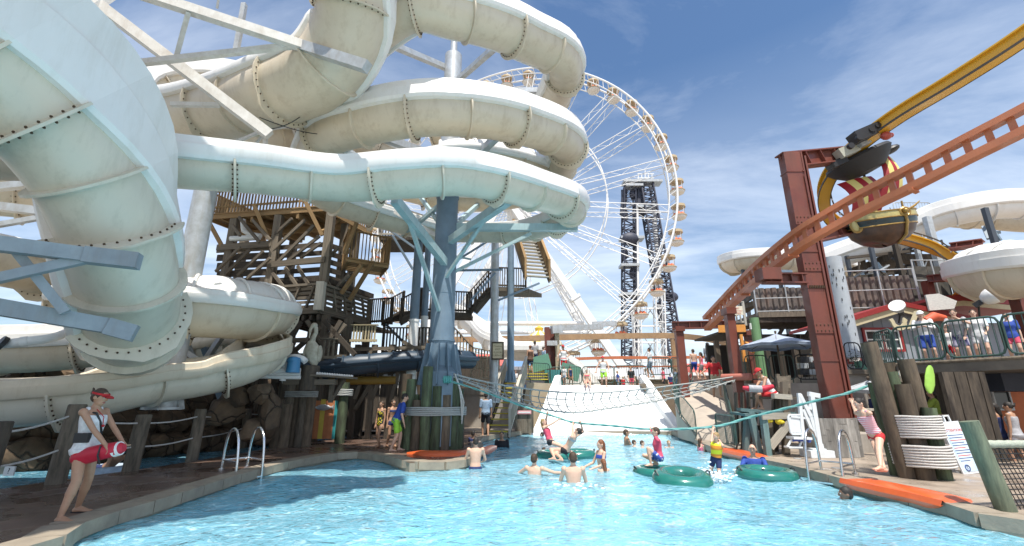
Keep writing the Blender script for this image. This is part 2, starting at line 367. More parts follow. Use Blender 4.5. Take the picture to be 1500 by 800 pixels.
RIV_N = smooth2([(-30, -3), (-15, 3)]+[tuple(gd(x, y).xy) for x, y in [(-100, 735), (0, 716), (90, 703), (230, 684), (330, 668), (400, 656), (470, 645), (520, 640), (585, 632)]], .6)
RIV_F = smooth2([tuple(gd(x, y).xy) for x, y in [(570, 622), (520, 628), (420, 638), (300, 650), (200, 658), (60, 672), (-100, 690)]]+[(-19, 8), (-34, 2)], .6)
RIVER = RIV_N+RIV_F
def walls(edge, z0, z1, closed=True):
    mm = M(); n = len(edge); rng = range(n if closed else n-1)
    vs = [V((p[0], p[1], z)) for p in edge for z in (z0, z1)]
    return mm.add(vs, [(2*i, 2*i+1, 2*((i+1) % n)+1, 2*((i+1) % n)) for i in rng])
BACKY = 26.0
deck_o = [(-60, -12), (60, -12), (60, BACKY), (-60, BACKY)]
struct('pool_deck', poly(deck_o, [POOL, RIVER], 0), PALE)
lb = [p for p in LBANK]; struct('shade_toned_left_deck', poly([(-7.8, -4)]+[(p[0]-.02, p[1]) for p in LBANK[1:]]+[(-.9, 23.6), (-4.5, 23)]+RIV_N[::-1], [], .004), DECK)  # thin sheet over the left deck with its shade put into the colour
struct('pool_wall', walls(POOL, -1.3, -.30), POOLF); struct('pool_waterline', walls(POOL, -.301, -.004), COPE)
struct('pool_floor', poly([(-12, -5), (12, -5), (12, 22), (-12, 22)], [], -1.1), POOLF)
struct('river_wall', walls(RIVER, -1.1, -.004), CONC)
struct('river_floor', poly([(-36, -4), (-3, -4), (-3, 26), (-36, 26)], [], -1.0), mat('river_floor', (.25, .45, .50), .7))
RIPS = [gd(x, y, -.17) for x, y in ((696, 686), (693, 656), (735, 655), (783, 694), (841, 710), (797, 667), (794, 640), (882, 686), (919, 652), (936, 656), (981, 656), (1028, 659), (1108, 691), (1243, 733), (963, 693), (1000, 707), (1123, 700), (830, 672), (1048, 704))]
def rip(x, y):
    h = 0
    for c in RIPS:
        d = math.hypot(x-c.x, y-c.y)
        if d < 2.2: h += .022*math.cos(d*11)*math.exp(-d*1.6)
    return h
def water(name, edge, z, m, amp, cell=.13):
    me_tri = poly(edge, [], z)
    xs = [p[0] for p in edge]; ys = [p[1] for p in edge]
    import bmesh
    bm = bmesh.new(); x0, x1, y0, y1 = min(xs), max(xs), max(min(ys), 3.0), max(ys)
    # fine wave sheet where it is seen, cut to the bank by walls standing above it
    from mathutils import noise
    nx = int((x1-x0)/cell)+1; ny = int((y1-y0)/cell)+1
    def inside(x, y):
        c = False; j = len(edge)-1
        for i in range(len(edge)):
            xi, yi = edge[i][0], edge[i][1]; xj, yj = edge[j][0], edge[j][1]
            if (yi > y) != (yj > y) and x < (xj-xi)*(y-yi)/(yj-yi)+xi: c = not c
            j = i
        return c
    mm = M(); idx = {}; ins = {}
    cols = {}
    for j in range(ny+1):
        y = y0+j*cell; xsn = []
        k = len(edge)-1
        for i in range(len(edge)):
            yi, yj = edge[i][1], edge[k][1]
            if (yi > y) != (yj > y): xsn.append((edge[k][0]-edge[i][0])*(y-yi)/(yj-yi)+edge[i][0])
            k = i
        cols[j] = sorted(xsn)
    def ok(x, j, pad):
        c = cols[j]
        return any(c[q]-pad < x < c[q+1]+pad for q in range(0, len(c)-1, 2))
    def vid(i, j):
        if (i, j) not in idx:
            x = x0+i*cell; y = y0+j*cell
            h = rip(x, y)+amp*(noise.noise(V((x*.55, y*.8, 3)))*1.0+noise.noise(V((x*1.5, y*2.1, 7)))*.5+noise.noise(V((x*3.6, y*4.4, 1)))*.22)
            idx[(i, j)] = len(mm.v); mm.v.append(V((x, y, z+h)))
        return idx[(i, j)]
    for j in range(ny):
        for i in range(nx):
            xc = x0+(i+.5)*cell
            if ok(xc, j, cell*1.2): mm.f.append((vid(i, j), vid(i+1, j), vid(i+1, j+1), vid(i, j+1)))
    o = struct(name, mm, m)
    return o
water('pool_water', POOL, -.17, POOLW, .075)
pw2 = poly([(-9, -5), (10, -5), (10, 3.02), (-9, 3.02)], [], -.18); struct('near_pool_water', pw2, POOLW)
water('river_water', RIVER, -.2, RIVERW, .05, .3)
# stone coping blocks along the pool's edge
def coping(edge, side, wd=.34):
    L = 0; i = 0; run = [V((*edge[0], 0))]
    root = thing('pool_coping', 'pale stone coping blocks edging the pool on the '+side+' bank', 'pool edge', run[0])
    pts = cr([(p[0], p[1], 0) for p in edge], .62); n = 0
    for a, b in zip(pts, pts[1:]):
        a = V(a); b = V(b)
        if a.y < 3.2 and b.y < 3.2: continue
        t = (b-a).normalized(); nrm = V((-t.y, t.x, 0))
        mm = M(); g = t*.008; dz = random.uniform(-.004, .004)
        q = [a+g-nrm*.05, b-g-nrm*.05, b-g+nrm*wd, a+g+nrm*wd]
        mm.prism([V((p.x, p.y, .03+dz)) for p in q], (0, 0, -.17)); part('coping_block', mm, COPE, root, False)
        n += 1
def offs(edge, d): return edge
coping(LBANK, 'left'); coping(RBANK, 'right')
struct('ground', poly([(-400, -60), (400, -60), (400, 3000), (-400, 3000)], [], -2.2), mat('beach_sand', (.42, .36, .27), .9, 0, (.34, .29, .22), .5))
struct('sea', poly([(-5000, 150), (5000, 150), (5000, 9000), (-5000, 9000)], [], -1.9), SEAW)
BW = mat('boardwalk_planks', (.36, .31, .25), .8, 0, (.24, .21, .17), 1.5, .3, stretch=(8, .6, 1))
bw = M(); bw.box((0, 75, 1.9), (160, 98, .35)); struct('boardwalk', bw, BW, None, False)
bf = M(); bf.box((0, 26.15, .85), (160, .2, 1.75)); struct('boardwalk_front_wall', bf, CONC, None, False)
# ---------------------------------------------------------------- slides
def boltmesh():
    a = M(); a.ball((0, 0, 0), (.5, .5, .35), 6, 4); return a
def trough(label, st, r=.85, m=GRP_CREAM, lipm=GRP_WHITE, hl=.3, hr=.3, roll=0, rib=1.35, group=None, cover=None, bolts=True, cat='water slide', name='water_slide', step=.3, covm=None, ribw=.10):
    """st: (point, roll, hl, hr) or points. An open half-pipe of bolted sections with rims."""
    S = []
    for s_ in st:
        if isinstance(s_, Vector): s_ = (s_,)
        s_ = tuple(s_)+(roll, hl, hr)[len(s_)-1:]
        S.append((*s_[0], *s_[1:]))
    P = cr(S, step); n = len(P); C = [V(p[:3]) for p in P]
    base = V((C[0].x, C[0].y, 0)); root = thing(name, label, cat, base, group)
    fr = []
    for i in range(n):
        t = (C[min(i+1, n-1)]-C[max(i-1, 0)]).normalized(); s = t.cross(V((0, 0, 1))).normalized(); u = s.cross(t)
        a = R(P[i][3]); up = u*math.cos(a)-s*math.sin(a); sd = s*math.cos(a)+u*math.sin(a); fr.append((C[i], sd, up, P[i][4], P[i][5]))
    NA = 12
    def outer(f, rr=1.0):
        c, s, u, _, _ = f; return [c+s*(math.cos(a)*r*rr)+u*(math.sin(a)*r*rr) for a in [math.pi+math.pi*k/NA for k in range(NA+1)]]
    k = max(2, round(rib/step)); i = 0; num = 0
    while i < n-1:
        j = min(i+k, n-1)
        if n-1-j < k*.4: j = n-1
        seg = fr[i:j+1]; mm = M(); rows = []
        for f in seg:
            c, s, u, l, h = f
            o = outer(f); inn = [p for p in outer(f, .95)][::-1]
            q = o+[c+s*(r-.0)+u*.03]+inn_fix(c, s, u, r)[0:0]+inn; rows.append(q+[q[0]])
        grid(mm, rows, True); part('trough_section', mm, m, root)
        for sg, hgt in ((-1, 3), (1, 4)):
            lm = M(); rows = []
            for f in seg:
                c, s, u = f[:3]; h = f[hgt]; s = s*sg
                if h < .02: h = .02
                q = [c+s*(r*.93)+u*.0, c+s*(r*.93)-u*.05, c+s*(r+.10)-u*.05, c+s*(r+.16)+u*.02, c+s*(r+.17)+u*(h*.55), c+s*(r+.13)+u*(h*.56), c+s*(r+.12)+u*h, c+s*(r+.07)+u*(h+.03), c+s*(r+.03)+u*(h*.97), c+s*(r+.02)+u*.06]
                rows.append(q+[q[0]])
            grid(lm, rows, sg > 0); part('rim', lm, lipm, root)
        # rib at the joint
        num += 1; f = fr[i]; c, s, u = f[:3]; t = s.cross(u).normalized()
        big = num % 2 == 1
        o1 = outer(f, 1.0); o2 = outer(f, 1+ribw*(1.25 if big else .75)/r); w = .035
        rm = M()
        if big:
            o2 = [c+(p-c)*(1+ (.10 if k_ in (NA//2-1, NA//2, NA//2+1) else 0)) for k_, p in enumerate(o2)]
        rows = [[a-t*w for a in o1], [b-t*w*.6 for b in o2], [b+t*w*.6 for b in o2], [a+t*w for a in o1]]
        grid(rm, rows); rb = part('flange' if big else 'rib', rm, m, root)
        if big and bolts:
            bm_ = M()
            for k_ in range(1, 17):
                a = math.pi+math.pi*k_/17; d = s*math.cos(a)+u*math.sin(a)
                for sd in (-1, 1): bm_.ball(c+d*(r+ribw*.5)+t*sd*.042, .020, 6, 4)
            part('bolts', bm_, BOLT, rb, kind='stuff')
        i = j
    if cover:
        a0, a1 = int(cover[0]*(n-1)), int(cover[1]*(n-1)); i = a0; kk = max(2, round(.9/step))
        while i < a1:
            j = min(i+kk, a1); cm = M(); rows = []
            for q_ in range(i, j+1):
                c, s, u = fr[q_][:3]; e = (q_-i)/(j-i) if j > i else 0
                rr = r*(.93+.07*math.sin(math.pi*e)); ro = []
                for z_ in (1.0, .95): 
                    arc = [c+u*.05+s*(math.cos(a)*rr*z_)+u*(math.sin(a)*rr*z_) for a in [math.pi*h_/12 for h_ in range(13)]]
                    ro += arc if z_ == 1 else arc[::-1]
                rows.append(ro+[ro[0]])
            grid(cm, rows); part('tunnel_cover', cm, covm or GRP_WHITE, root)
            fm = M(); c, s, u = fr[i][:3]; t = s.cross(u)
            fm.tube([c+u*.05+(s*math.cos(a)+u*math.sin(a))*(r*.98) for a in [math.pi*h_/14 for h_ in range(15)]], .045, 6); part('cover_seam', fm, covm or GRP_WHITE, root)
            i = j
    return root, fr
def inn_fix(*a): return []
# the helix of raft slide round the central column, then the straight run to the left
hel = [V((-3.6, 18.8, 13.6)), V((.3, 17.8, 13)), az(828, 108, 12.2), az(770, 60, 12), az(670, 26, 11.7), az(580, 24, 11.5), V((-6.4, 12.6, 10.6)), V((-6.5, 16, 10.4)), V((-3, 18.7, 10.2)),
       V((.6, 17.8, 10)), az(832, 222, 9.8), az(765, 184, 9.25), az(650, 168, 8.95), az(540, 182, 8.85), az(470, 212, 8.8), V((-6.9, 15.3, 8.75)), V((-3.2, 18.7, 8.55)),
       V((.5, 17.6, 8.2)), az(837, 308, 7.6), az(772, 280, 7.1), az(680, 260, 6.75), az(600, 262, 6.55), az(500, 267, 6.45), az(380, 254, 6.3), az(270, 244, 6.1), az(120, 232, 5.9), az(-60, 224, 5.7)]
NH = len(hel)
sth = []
for i, p in enumerate(hel):
    sth.append((p, -14 if i < 17 else (-6 if i < 22 else 0), (.62 if i < 17 else (.44 if i < 22 else .42)), .28))
h1 = trough('tall cream helix water slide winding three turns around the central column', sth[:17], .57, GRP_CREAM, group='raft slides', ribw=.12)
h2 = trough('mint underside water slide circling the column then running straight left', sth[16:], .47, GRP_MINT, group='raft slides', ribw=.12)
# the big near slide coming down overhead at the left
nearA = [(at(-170, -20, 4.4), 6, .35, 1.1), (at(-70, 55, 4.9), -2, .35, 1.3), (at(40, 150, 5.7), 4, .32, 1.4), (at(124, 245, 6.5), 16, .3, 1.15), (at(168, 335, 7.2), 33, .25, .5), (at(186, 410, 7.8), 40, .2, .15), (at(192, 462, 8.6), 36, .2, .15), (at(200, 500, 9.8), 30, .2, .15)]
trough('huge near mint water slide plunging down at the upper left of the pool', nearA, .76, GRP_MINT, GRP_WHITE, group='raft slides', rib=1.0, ribw=.17)
trough('beige slide sweeping left behind the white pipe below the near slide', [at(260, 462, 14), at(205, 490, 12.6), at(140, 503, 11.6), at(60, 510, 11.2), at(-40, 510, 11), at(-180, 500, 11)], .58, GRP_CREAM, group='raft slides', hl=.45, hr=.4)
# second chute bending down out of the top of the view
E = [(at(560, -150, 8.4), 0, .3, .45), (at(520, -40, 8.8), -20, .3, .45), (at(512, 40, 9.3), -28, .3, .4), (at(470, 108, 9.9), -28, .3, .35), (at(395, 140, 10.6), -20, .3, .3), (at(320, 162, 11.6), -10, .3, .3), (at(250, 170, 12.4), -5, .3, .3), (at(160, 165, 12.5), 0, .3, .3)]
trough('cream water slide swooping from the top centre down towards the left', E, .86, GRP_CREAM, group='raft slides')
trough('cream water slide curving behind the steel truss at the upper left', [(at(150, 190, 13), 0, .5, .5), (at(215, 140, 14), 0, .6, .6), (at(310, 125, 15), 0, .6, .6), (at(410, 145, 16.5), 0, .5, .5), (at(500, 200, 18), 0, .4, .4)], .85, GRP_CREAM, group='raft slides')
trough('far cream slide crossing behind the upper left chutes', [at(240, 215, 17), at(360, 205, 17.5), at(440, 200, 18.5), at(545, 215, 20), at(650, 262, 21), at(720, 262, 22)], .75, GRP_CREAM, group='raft slides', hl=.35, hr=.35)
trough('short cream slide behind the helix with humped white tunnel covers', [at(600, 250, 14.2), at(665, 236, 14.0), at(725, 238, 14.4), at(780, 252, 15.4), at(810, 272, 17)], .7, GRP_CREAM, group='raft slides', hl=.2, hr=.2, cover=(.2, 1), step=.25)
# left background chutes seen past the near slide
trough('beige slide passing behind the near slide at the left edge, upper level', [at(-160, 285, 12), at(-40, 275, 12.5), at(50, 282, 13), at(120, 300, 14), at(200, 330, 16)], .85, GRP_CREAM, group='raft slides')
trough('beige slide dropping behind the blue steel arms at the left edge', [at(-140, 345, 10.5), at(-20, 368, 11), at(50, 385, 12), at(110, 400, 13.5), at(190, 392, 15)], .8, GRP_CREAM, group='raft slides')
trough('cream tunnel slide with humped white cover left of the timber tower', [at(120, 448, 11.8), at(230, 446, 11.6), at(310, 450, 12), at(370, 456, 13), at(392, 458, 14.6), at(350, 470, 16.5), at(280, 480, 17)], .82, GRP_CREAM, group='raft slides', hl=.5, hr=.3, cover=(.05, .8))
trough('long cream exit chute sweeping down over the lazy river', [(at(310, 512, 16), 0, .4, .3), (at(370, 505, 15), 0, .4, .3), (at(388, 515, 13.4), 0, .45, .4), (at(355, 533, 12.3), 0, .4, .4), (at(290, 548, 11.6), 0, .3, .4), (at(220, 556, 10.7), 0, .3, .42), (at(130, 573, 9.8), 0, .3, .42), (at(20, 584, 9.4), 0, .3, .42), (at(-140, 586, 9.2), 0, .3, .4)], .56, GRP_MINT, GRP_CREAM, group='raft slides', cover=(0, .34), covm=GRP_CREAM)
trough('pale flat chute low behind the exit slide', [at(-100, 590, 15), at(0, 575, 15), at(60, 555, 15), at(130, 535, 15.5), at(250, 520, 17)], .5, GRP_CREAM, GRP_CREAM, group='raft slides', bolts=False, hl=.2, hr=.2)
# unseen platform overhead, added to shade the near left deck and pool corner
rt = thing('shade_platform', 'broad unseen timber platform added high overhead to shade the near left deck', 'platform', V((-13, 0, 0)))
pf = [V((-22, -7)), V((-6, -3)), V((-3.5, 2.2)), V((-1.1, 5.2)), V((-1.3, 5.9)), V((-22, 6.0))]
def xspan(y, pl):
    xs = []
    for a, b in zip(pl, pl[1:]+pl[:1]):
        if (a.y > y) != (b.y > y): xs.append(a.x+(b.x-a.x)*(y-a.y)/(b.y-a.y))
    return min(xs), max(xs)
yy = -6.8
while yy < 5.8:
    x0, x1 = xspan(yy, pf); bx(rt, 'deck_board', WD_GREY, V((x0, yy, 12)), V((x1, yy, 12)), .24, .05); yy += .262
for x in (-20, -14, -8.6):
    for y in (-3.5, 3): bx(rt, 'post', WD_GREY, V((x, y if x < -10 else min(y, 1), 0)), V((x, y if x < -10 else min(y, 1), 11.9)), .3, .3)
# ---------------------------------------------------------------- railings
def line_pts(pts, gap):
    out = []
    for a, b in zip(pts, pts[1:]):
        a = V(a); b = V(b); n = max(1, round((V((b.x, b.y, 0))-V((a.x, a.y, 0))).length/gap))
        out += [a+(b-a)*(i/n) for i in range(n)]
    out.append(V(pts[-1])); return out
def slat_rail(label, pts, h=1.05, m=WD_GREY, gap=.13, w=.04, posts=1.6, group=None, cat='railing', name='railing', vert=True, parent=None, bottom=.08):
    """timber railing: posts, cap rail, bottom rail and upright slats, each a piece"""
    r_ = parent or thing(name, label, cat, V(pts[0]), group)
    up = V((0, 0, h))
    for a, b in zip(pts, pts[1:]):
        a = V(a); b = V(b)
        bx(r_, 'top_rail', m, a+up, b+up, .13, .045); bx(r_, 'bottom_rail', m, a+V((0, 0, bottom)), b+V((0, 0, bottom)), .05, .09)
    if posts:
        for p in line_pts(pts, posts): bx(r_, 'post', m, p-V((0, 0, .1)), p+up+V((0, 0, .03)), .1, .1)
    if vert:
        for p in line_pts(pts, gap)[1:-1]:
            p = p+V((0, .035, 0)); bx(r_, 'slat', m, p+V((0, 0, bottom-.06)), p+V((0, 0, h-.03)), w, .02+w*.4)
    return r_
def barrier(label, pts, h=1.05, m=GREENM, gap=.13, group='metal crowd railings', r=.024, cat='railing'):
    """tubular railing panels with rounded corners and upright bars"""
    pts = [V(p) for p in pts]; root = thing('metal_railing', label, cat, pts[0], group); up = V((0, 0, 1))
    for a, b in zip(pts, pts[1:]):
        d = (b-a); n = max(1, round(d.length/2.1))
        for i in range(n):
            p = a+d*(i/n)+d.normalized()*.03; q = a+d*((i+1)/n)-d.normalized()*.03; e = (q-p).normalized(); c = .16
            lo = .12
            fr = [p+up*(lo+c), p+up*(h-c), p+up*(h-c*.3)+e*c*.3, p+up*h+e*c, q+up*h-e*c, q+up*(h-c*.3)-e*c*.3, q+up*(h-c), q+up*(lo+c), q+up*(lo+c*.3)-e*c*.3, q+up*lo-e*c, p+up*lo+e*c, p+up*(lo+c*.3)+e*c*.3]
            mm = M(); mm.tube(fr, r, 8, closed=True); part('frame', mm, m, root)
            for f in (p+e*.1, q-e*.1): rod(root, 'leg', m, f-up*.02, f+up*(lo+.02), r*.9, 8)
            k = max(2, round((q-p).length/gap))
            for j in range(1, k): s = p+(q-p)*(j/k); rod(root, 'bar', m, s+up*lo, s+up*(h-.005), r*.42, 6)
    return root
# ---------------------------------------------------------------- central column
CX = at(645, 550, 15)
def colp(z): return V((CX.x, 15, z))
root = thing('slide_column', 'thick blue grey steel column rising from the pile cluster through the helix slide', 'column', colp(0))
zt = zat(290, 15); a = M(); a.tube([colp(.1), colp(2.3), colp(2.5), colp(3.3), colp(zt)], [.62, .62, .42, .405, .38], 28); part('lower_shaft', a, BSTEEL, root)
a = M(); a.tube([colp(zt), colp(zat(82, 15))], [.36, .33], 28); part('upper_shaft', a, GALV, root)
a = M(); a.tube([colp(zat(82, 15)), colp(zat(40, 15))], [.14, .12], 16); part('top_stub', a, GALV, root)
for z_ in (3.32, 4.9, zt): a = M(); a.tube([colp(z_-.03), colp(z_+.03)], [.44,   .44] if z_ < 4 else [.405, .405], 28); part('weld_band', a, BSTEEL, root)
for k in range(12):
    an = math.pi*2*k/12; d = V((math.cos(an), math.sin(an), 0)); bx(root, 'gusset', BSTEEL, colp(1.9)+d*.66, colp(3.2)+d*.42, .03, .18, d)
def arm(p0, p1, w, h, m, lab=None): bx(root, 'arm', m, at(*p0), at(*p1), w, h)
for p0, p1, w, h, m in [((652, 385, 14.7), (578, 292, 11.2), .2, .26, MSTEEL), ((660, 352, 14.7), (745, 293, 11.4), .2, .26, MSTEEL), ((668, 333, 15), (846, 334, 14.8), .22, .24, MSTEEL),
      ((662, 400, 15), (778, 342, 14.9), .09, .1, MSTEEL), ((652, 408, 14.7), (716, 312, 12.8), .1, .1, MSTEEL), ((600, 325, 12.2), (643, 455, 14.6), .1, .12, MSTEEL), ((613, 285, 17), (646, 330, 15.2), .12, .14, MSTEEL),
      ((545, 292, 17.5), (640, 345, 15.3), .12, .14, WSTEEL), ((645, 300, 15.2), (590, 345, 18), .14, .14, MSTEEL), ((600, 284, 11.5), (668, 284, 14.6), .14, .16, WSTEEL),
      ((655, 235, 15), (528, 190, 12.2), .2, .24, GALV), ((665, 260, 15), (737, 192, 12.4), .2, .22, GALV), ((668, 205, 15), (790, 240, 15.2), .2, .2, GALV), ((668, 120, 15), (745, 52, 11.2), .18, .18, GALV), ((660, 135, 15), (838, 133, 14.2), .2, .2, GALV), ((655, 100, 15.1), (560, 60, 12.5), .2, .2, GALV), ((667, 330, 15.3), (700, 300, 18.4), .16, .16, MSTEEL), ((690, 380, 15.5), (640, 370, 15.5), .06, .06, MSTEEL)]: arm(p0, p1, w, h, m)
# the ring of timber piles round its foot, wrapped with rope
def pile(parent, x, y, z0, z1, r, m, top=None, lean=(0, 0)):
    a = M(); pts = []; n = 5; j = random.uniform
    for i in range(n+1): t = i/n; pts.append(V((x+lean[0]*t+j(-.01, .01), y+lean[1]*t+j(-.01, .01), z0+(z1-z0)*t)))
    a.tube(pts, [r*(1.04-.08*i/n)*j(.97, 1.03) for i in range(n+1)], 12); return part('pile', a, m, parent)
def ropeband(parent, cx, cy, r, z0, z1, m, n, lean=(0, 0), name='rope_wrap', rt=None, ry=None):
    rr = rt or (z1-z0)/n*.5
    for i in range(n):
        z = z0+(i+.5)*(z1-z0)/n; a = M(); ry_ = ry or r
        a.tube([V((cx+lean[0]*z+r*math.cos(t), cy+lean[1]*z+ry_*math.sin(t), z+.004*math.sin(5*t+i))) for t in [2*math.pi*k/36 for k in range(36)]], rr, 6, closed=True); part(name, a, m, parent)
ROPEW = mat('white_rope', (.62, .60, .57), .8, 0, (.48, .46, .43), 60, .6); ROPET = mat('turquoise_rope', (.11, .36, .34), .75, 0, (.07, .27, .25), 50, .6)
ROPEG = mat('grey_rope', (.42, .43, .41), .8, 0, (.3, .31, .30), 50, .5)
PC = at(634, 600, 15.2); PC = V((PC.x, 15.2, 0))
root = thing('pile_cluster', 'ring of tall green treated timber piles round the foot of the central column', 'timber piles', PC)
hs = [1.9, 2.35, 3.0, 2.1, 2.7, 2.25, 3.2, 2.0, 2.6, 3.05, 2.3, 2.8, 1.95, 3.3, 2.5, 2.15, 2.9, 2.4]
for k in range(18):
    an = 2*math.pi*k/18+.1; pile(root, PC.x+.87*math.cos(an), PC.y+.80*math.sin(an), -.3, hs[k]*.74, .15+.02*random.random(), WD_GREEN if k % 3 else WD_BROWN)
for k in range(20):
    an = 2*math.pi*(k+.5)/20; pile(root, PC.x+.7*math.cos(an), PC.y+.62*math.sin(an), -.3, 1.2+.5*random.random(), .13, WD_GREEN)
ropeband(root, PC.x, PC.y, 1.06, .98, 1.24, ROPEG, 5, ry=.99)
# ---------------------------------------------------------------- steel poles
def pole(label, x, ytop, ybot, Y, r0, r1=None, m=BSTEEL, group='slide support poles', m2=None, ymid=None):
    b = at(x, ybot, Y); b.z = zat(ybot, Y); t = V((b.x, Y, zat(ytop, Y))); rt = thing('steel_pole', label, 'pole', V((b.x, Y, 0)), group)
    if m2:
        zm = zat(ymid, Y); a = M(); a.tube([V((b.x, Y, b.z)), V((b.x, Y, zm))], r0, 20); part('lower_shaft', a, m2, rt)
        a = M(); a.tube([V((b.x, Y, zm)), t], [r0*.96, r1 or r0], 20); part('upper_shaft', a, m, rt)
        a = M(); a.tube([V((b.x, Y, zm-.05)), V((b.x, Y, zm+.05))], r0*1.12, 20); part('collar', a, m2, rt)
    else:
        a = M(); a.tube([V((b.x, Y, b.z)), t], [r0, r1 or r0], 20); part('shaft', a, m, rt)
    a = M(); a.tube([V((b.x, Y, b.z)), V((b.x, Y, b.z+.06))], r0*1.5, 16); part('base_plate', a, m, rt)
    for k in range(4):
        d = V((math.cos(k*1.57+.4), math.sin(k*1.57+.4), 0)); bx(rt, 'gusset', m2 or m, V((b.x, Y, b.z))+d*r0*1.35, V((b.x, Y, b.z+.5))+d*r0*.95, .02, .12, d)
    return rt
pole('wide pale steel column standing between the near mint slide and the timber tower', 238, 225, 600, 11.5, .29, .27, GALV)
pole('blue over white steel pole left of the central column', 600, 330, 585, 19, .2, .17, BSTEEL, m2=WHITE, ymid=470)
pole('second thinner blue over white pole left of the central column', 619, 345, 520, 20, .15, .14, BSTEEL, m2=WHITE, ymid=465)
pole('pale grey pole carrying the timber framed notice', 723, 352, 590, 21, .2, .19, GALV)
pole('dark blue pole right of the timber notice', 748, 360, 560, 22, .17, .16, BSTEEL)
# white pipe elbow
a = M(); a.tube([at(752-136, 520, 19.5), at(614, 528, 19.2), at(603, 545, 18.8), at(590, 553, 18.5), at(560, 555, 18.4)], .17, 14); solo('white_pipe', a, WHITE, 'white drain pipe elbow bending left beside the two white footed poles', 'pipe')
a = M(); a.tube([at(580, 557, 18.3), at(470, 558, 18)], .16, 14); solo('yellow_pipe', a, flat('pipe_yellow', (.30, .18, .03)), 'horizontal yellow pipe under the blue flume', 'pipe')
# ---------------------------------------------------------------- space frame upper left
root = thing('steel_truss', 'weathered white steel truss reaching across the upper left sky under the slides', 'truss', V((-7, 9, 0)))
for p0, p1, w, h, m, n in [((95, -30, 8.2), (395, 198, 9.9), .2, .24, WSTEEL, 'diagonal_beam'), ((190, -15, 8.0), (445, 68, 9.0), .19, .22, WSTEEL, 'top_chord'), ((443, 68, 9.02), (538, 98, 8.4), .2, .24, GALV, 'slide_cradle'), ((208, 92, 8.6), (438, 66, 9.06), .12, .13, WSTEEL, 'bottom_chord'),
    ((276, 18, 8.3), (258, 84, 8.8), .1, .1, WSTEEL, 'web_member'), ((358, 6, 9.2), (346, 74, 9.2), .11, .11, GALV, 'web_member'), ((128, 18, 8.3), (162, -4, 8.6), .16, .16, WSTEEL, 'web_member'), ((250, 153, 9.4), (322, 154, 9.6), .1, .1, WSTEEL, 'web_member'), ((330, -60, 8.6), (318, 12, 8.9), .05, .05, GALV, 'web_member'),
    ((388, 190, 10.2), (330, 215, 11.5), .07, .07, WSTEEL, 'web_member'), ((392, 190, 10.2), (370, 216, 11.5), .06, .06, WSTEEL, 'web_member'), ((388, 192, 10), (389, 222, 10), .09, .09, WSTEEL, 'web_member')]:
    bx(root, n, m, at(*p0), at(*p1), w, h)
root = thing('steel_bracket', 'blue grey steel arms reaching in from the left edge under the near mint slide', 'steel arms', V((-9, 6, 0)))
for p0, p1, w, h, m, n in [((-60, 350, 5.6), (128, 374, 6.3), .17, .2, ASTEEL, 'arm'), ((126, 374, 6.28), (204, 383, 6.5), .2, .23, ASTEEL, 'arm_end'), ((-40, 416, 5.8), (150, 374, 6.4), .12, .13, ASTEEL, 'brace'), ((22, 366, 6.0), (96, 458, 6.4), .12, .12, ASTEEL, 'brace'),
    ((-60, 440, 5.9), (160, 478, 6.9), .19, .22, ASTEEL, 'arm'), ((158, 478, 6.88), (198, 489, 7.05), .22, .25, ASTEEL, 'arm_end'), ((-40, 278, 10.5), (62, 268, 10.6), .17, .18, GALV, 'strut'), ((-40, 298, 10.2), (78, 312, 10.6), .17, .2, GALV, 'strut'), ((-40, 336, 10.2), (75, 316, 10.6), .12, .12, GALV, 'strut')]:
    bx(root, n, m, at(*p0), at(*p1), w, h)
# steel and pipes under the lower left slides
root = thing('slide_substructure', 'tangle of steel struts carrying the lower left slides', 'steel frame', V((-9, 12, 0)))
for p0, p1, w, m in [((255, 470, 12.3), (345, 470, 13), .22, WSTEEL), ((200, 505, 11.5), (228, 560, 11.5), .14, WSTEEL), ((262, 480, 12.4), (300, 560, 12.6), .14, GALV), ((255, 505, 12), (310, 540, 12.6), .12, WSTEEL), ((340, 470, 14), (290, 545, 13), .14, GALV),
    ((150, 520, 13), (120, 560, 13), .3, GALV), ((175, 515, 12.5), (205, 560, 12.5), .12, WSTEEL), ((210, 508, 12), (190, 555, 12), .1, WSTEEL), ((390, 470, 15), (420, 560, 15), .2, GALV), ((300, 510, 14), (330, 600, 14), .16, BSTEEL), ((385, 530, 14), (385, 610, 14), .2, WD_DARK), ((60, 540, 14), (40, 620, 14), .3, WD_DARK), ((118, 535, 14), (105, 620, 14), .3, WD_DARK), ((20, 545, 14), (0, 620, 14), .3, WD_DARK)]:
    bx(root, 'strut', m, at(*p0), at(*p1), w, w)
def pipe(label, pts, r, m=WHITE, cat='pipe', name='water_pipe', col=None):
    rt = thing(name, label, cat, V(pts[0])); P = [V(p[:3]) for p in cr([tuple(p) for p in pts], .12)]; a = M(); a.tube(P, r, 14); part('pipe_run', a, m, rt)
    for i in range(3, len(P)-2, 14):
        t = (P[i+1]-P[i]).normalized(); a = M(); a.tube([P[i]-t*.05, P[i]+t*.05], r*1.14, 14); part('coupling', a, m, rt)
    return rt
pipe('white water pipe curving along the front of the beige slide at left', [at(0, 505, 8.6), at(40, 500, 8.7), at(80, 494, 9), at(110, 480, 9.8), at(122, 465, 10.6), at(105, 446, 11)], .085)
a = M(); a.tube([at(-3, 503, 8.5), at(4, 506, 8.56)], .16, 14); solo('pipe_valve', a, BLACK, 'round dark flange valve capping the white pipe at the left edge', 'valve')
for i, (yy, rr) in enumerate([(541, .075), (551, .06), (546, .04)]): pipe(['upper', 'lower', 'middle'][i]+' white horizontal pipe running behind the exit chute to the pelican post', [at(335, yy, 13.6), at(380, yy+1, 13.8), at(440, yy+2, 14)], rr)
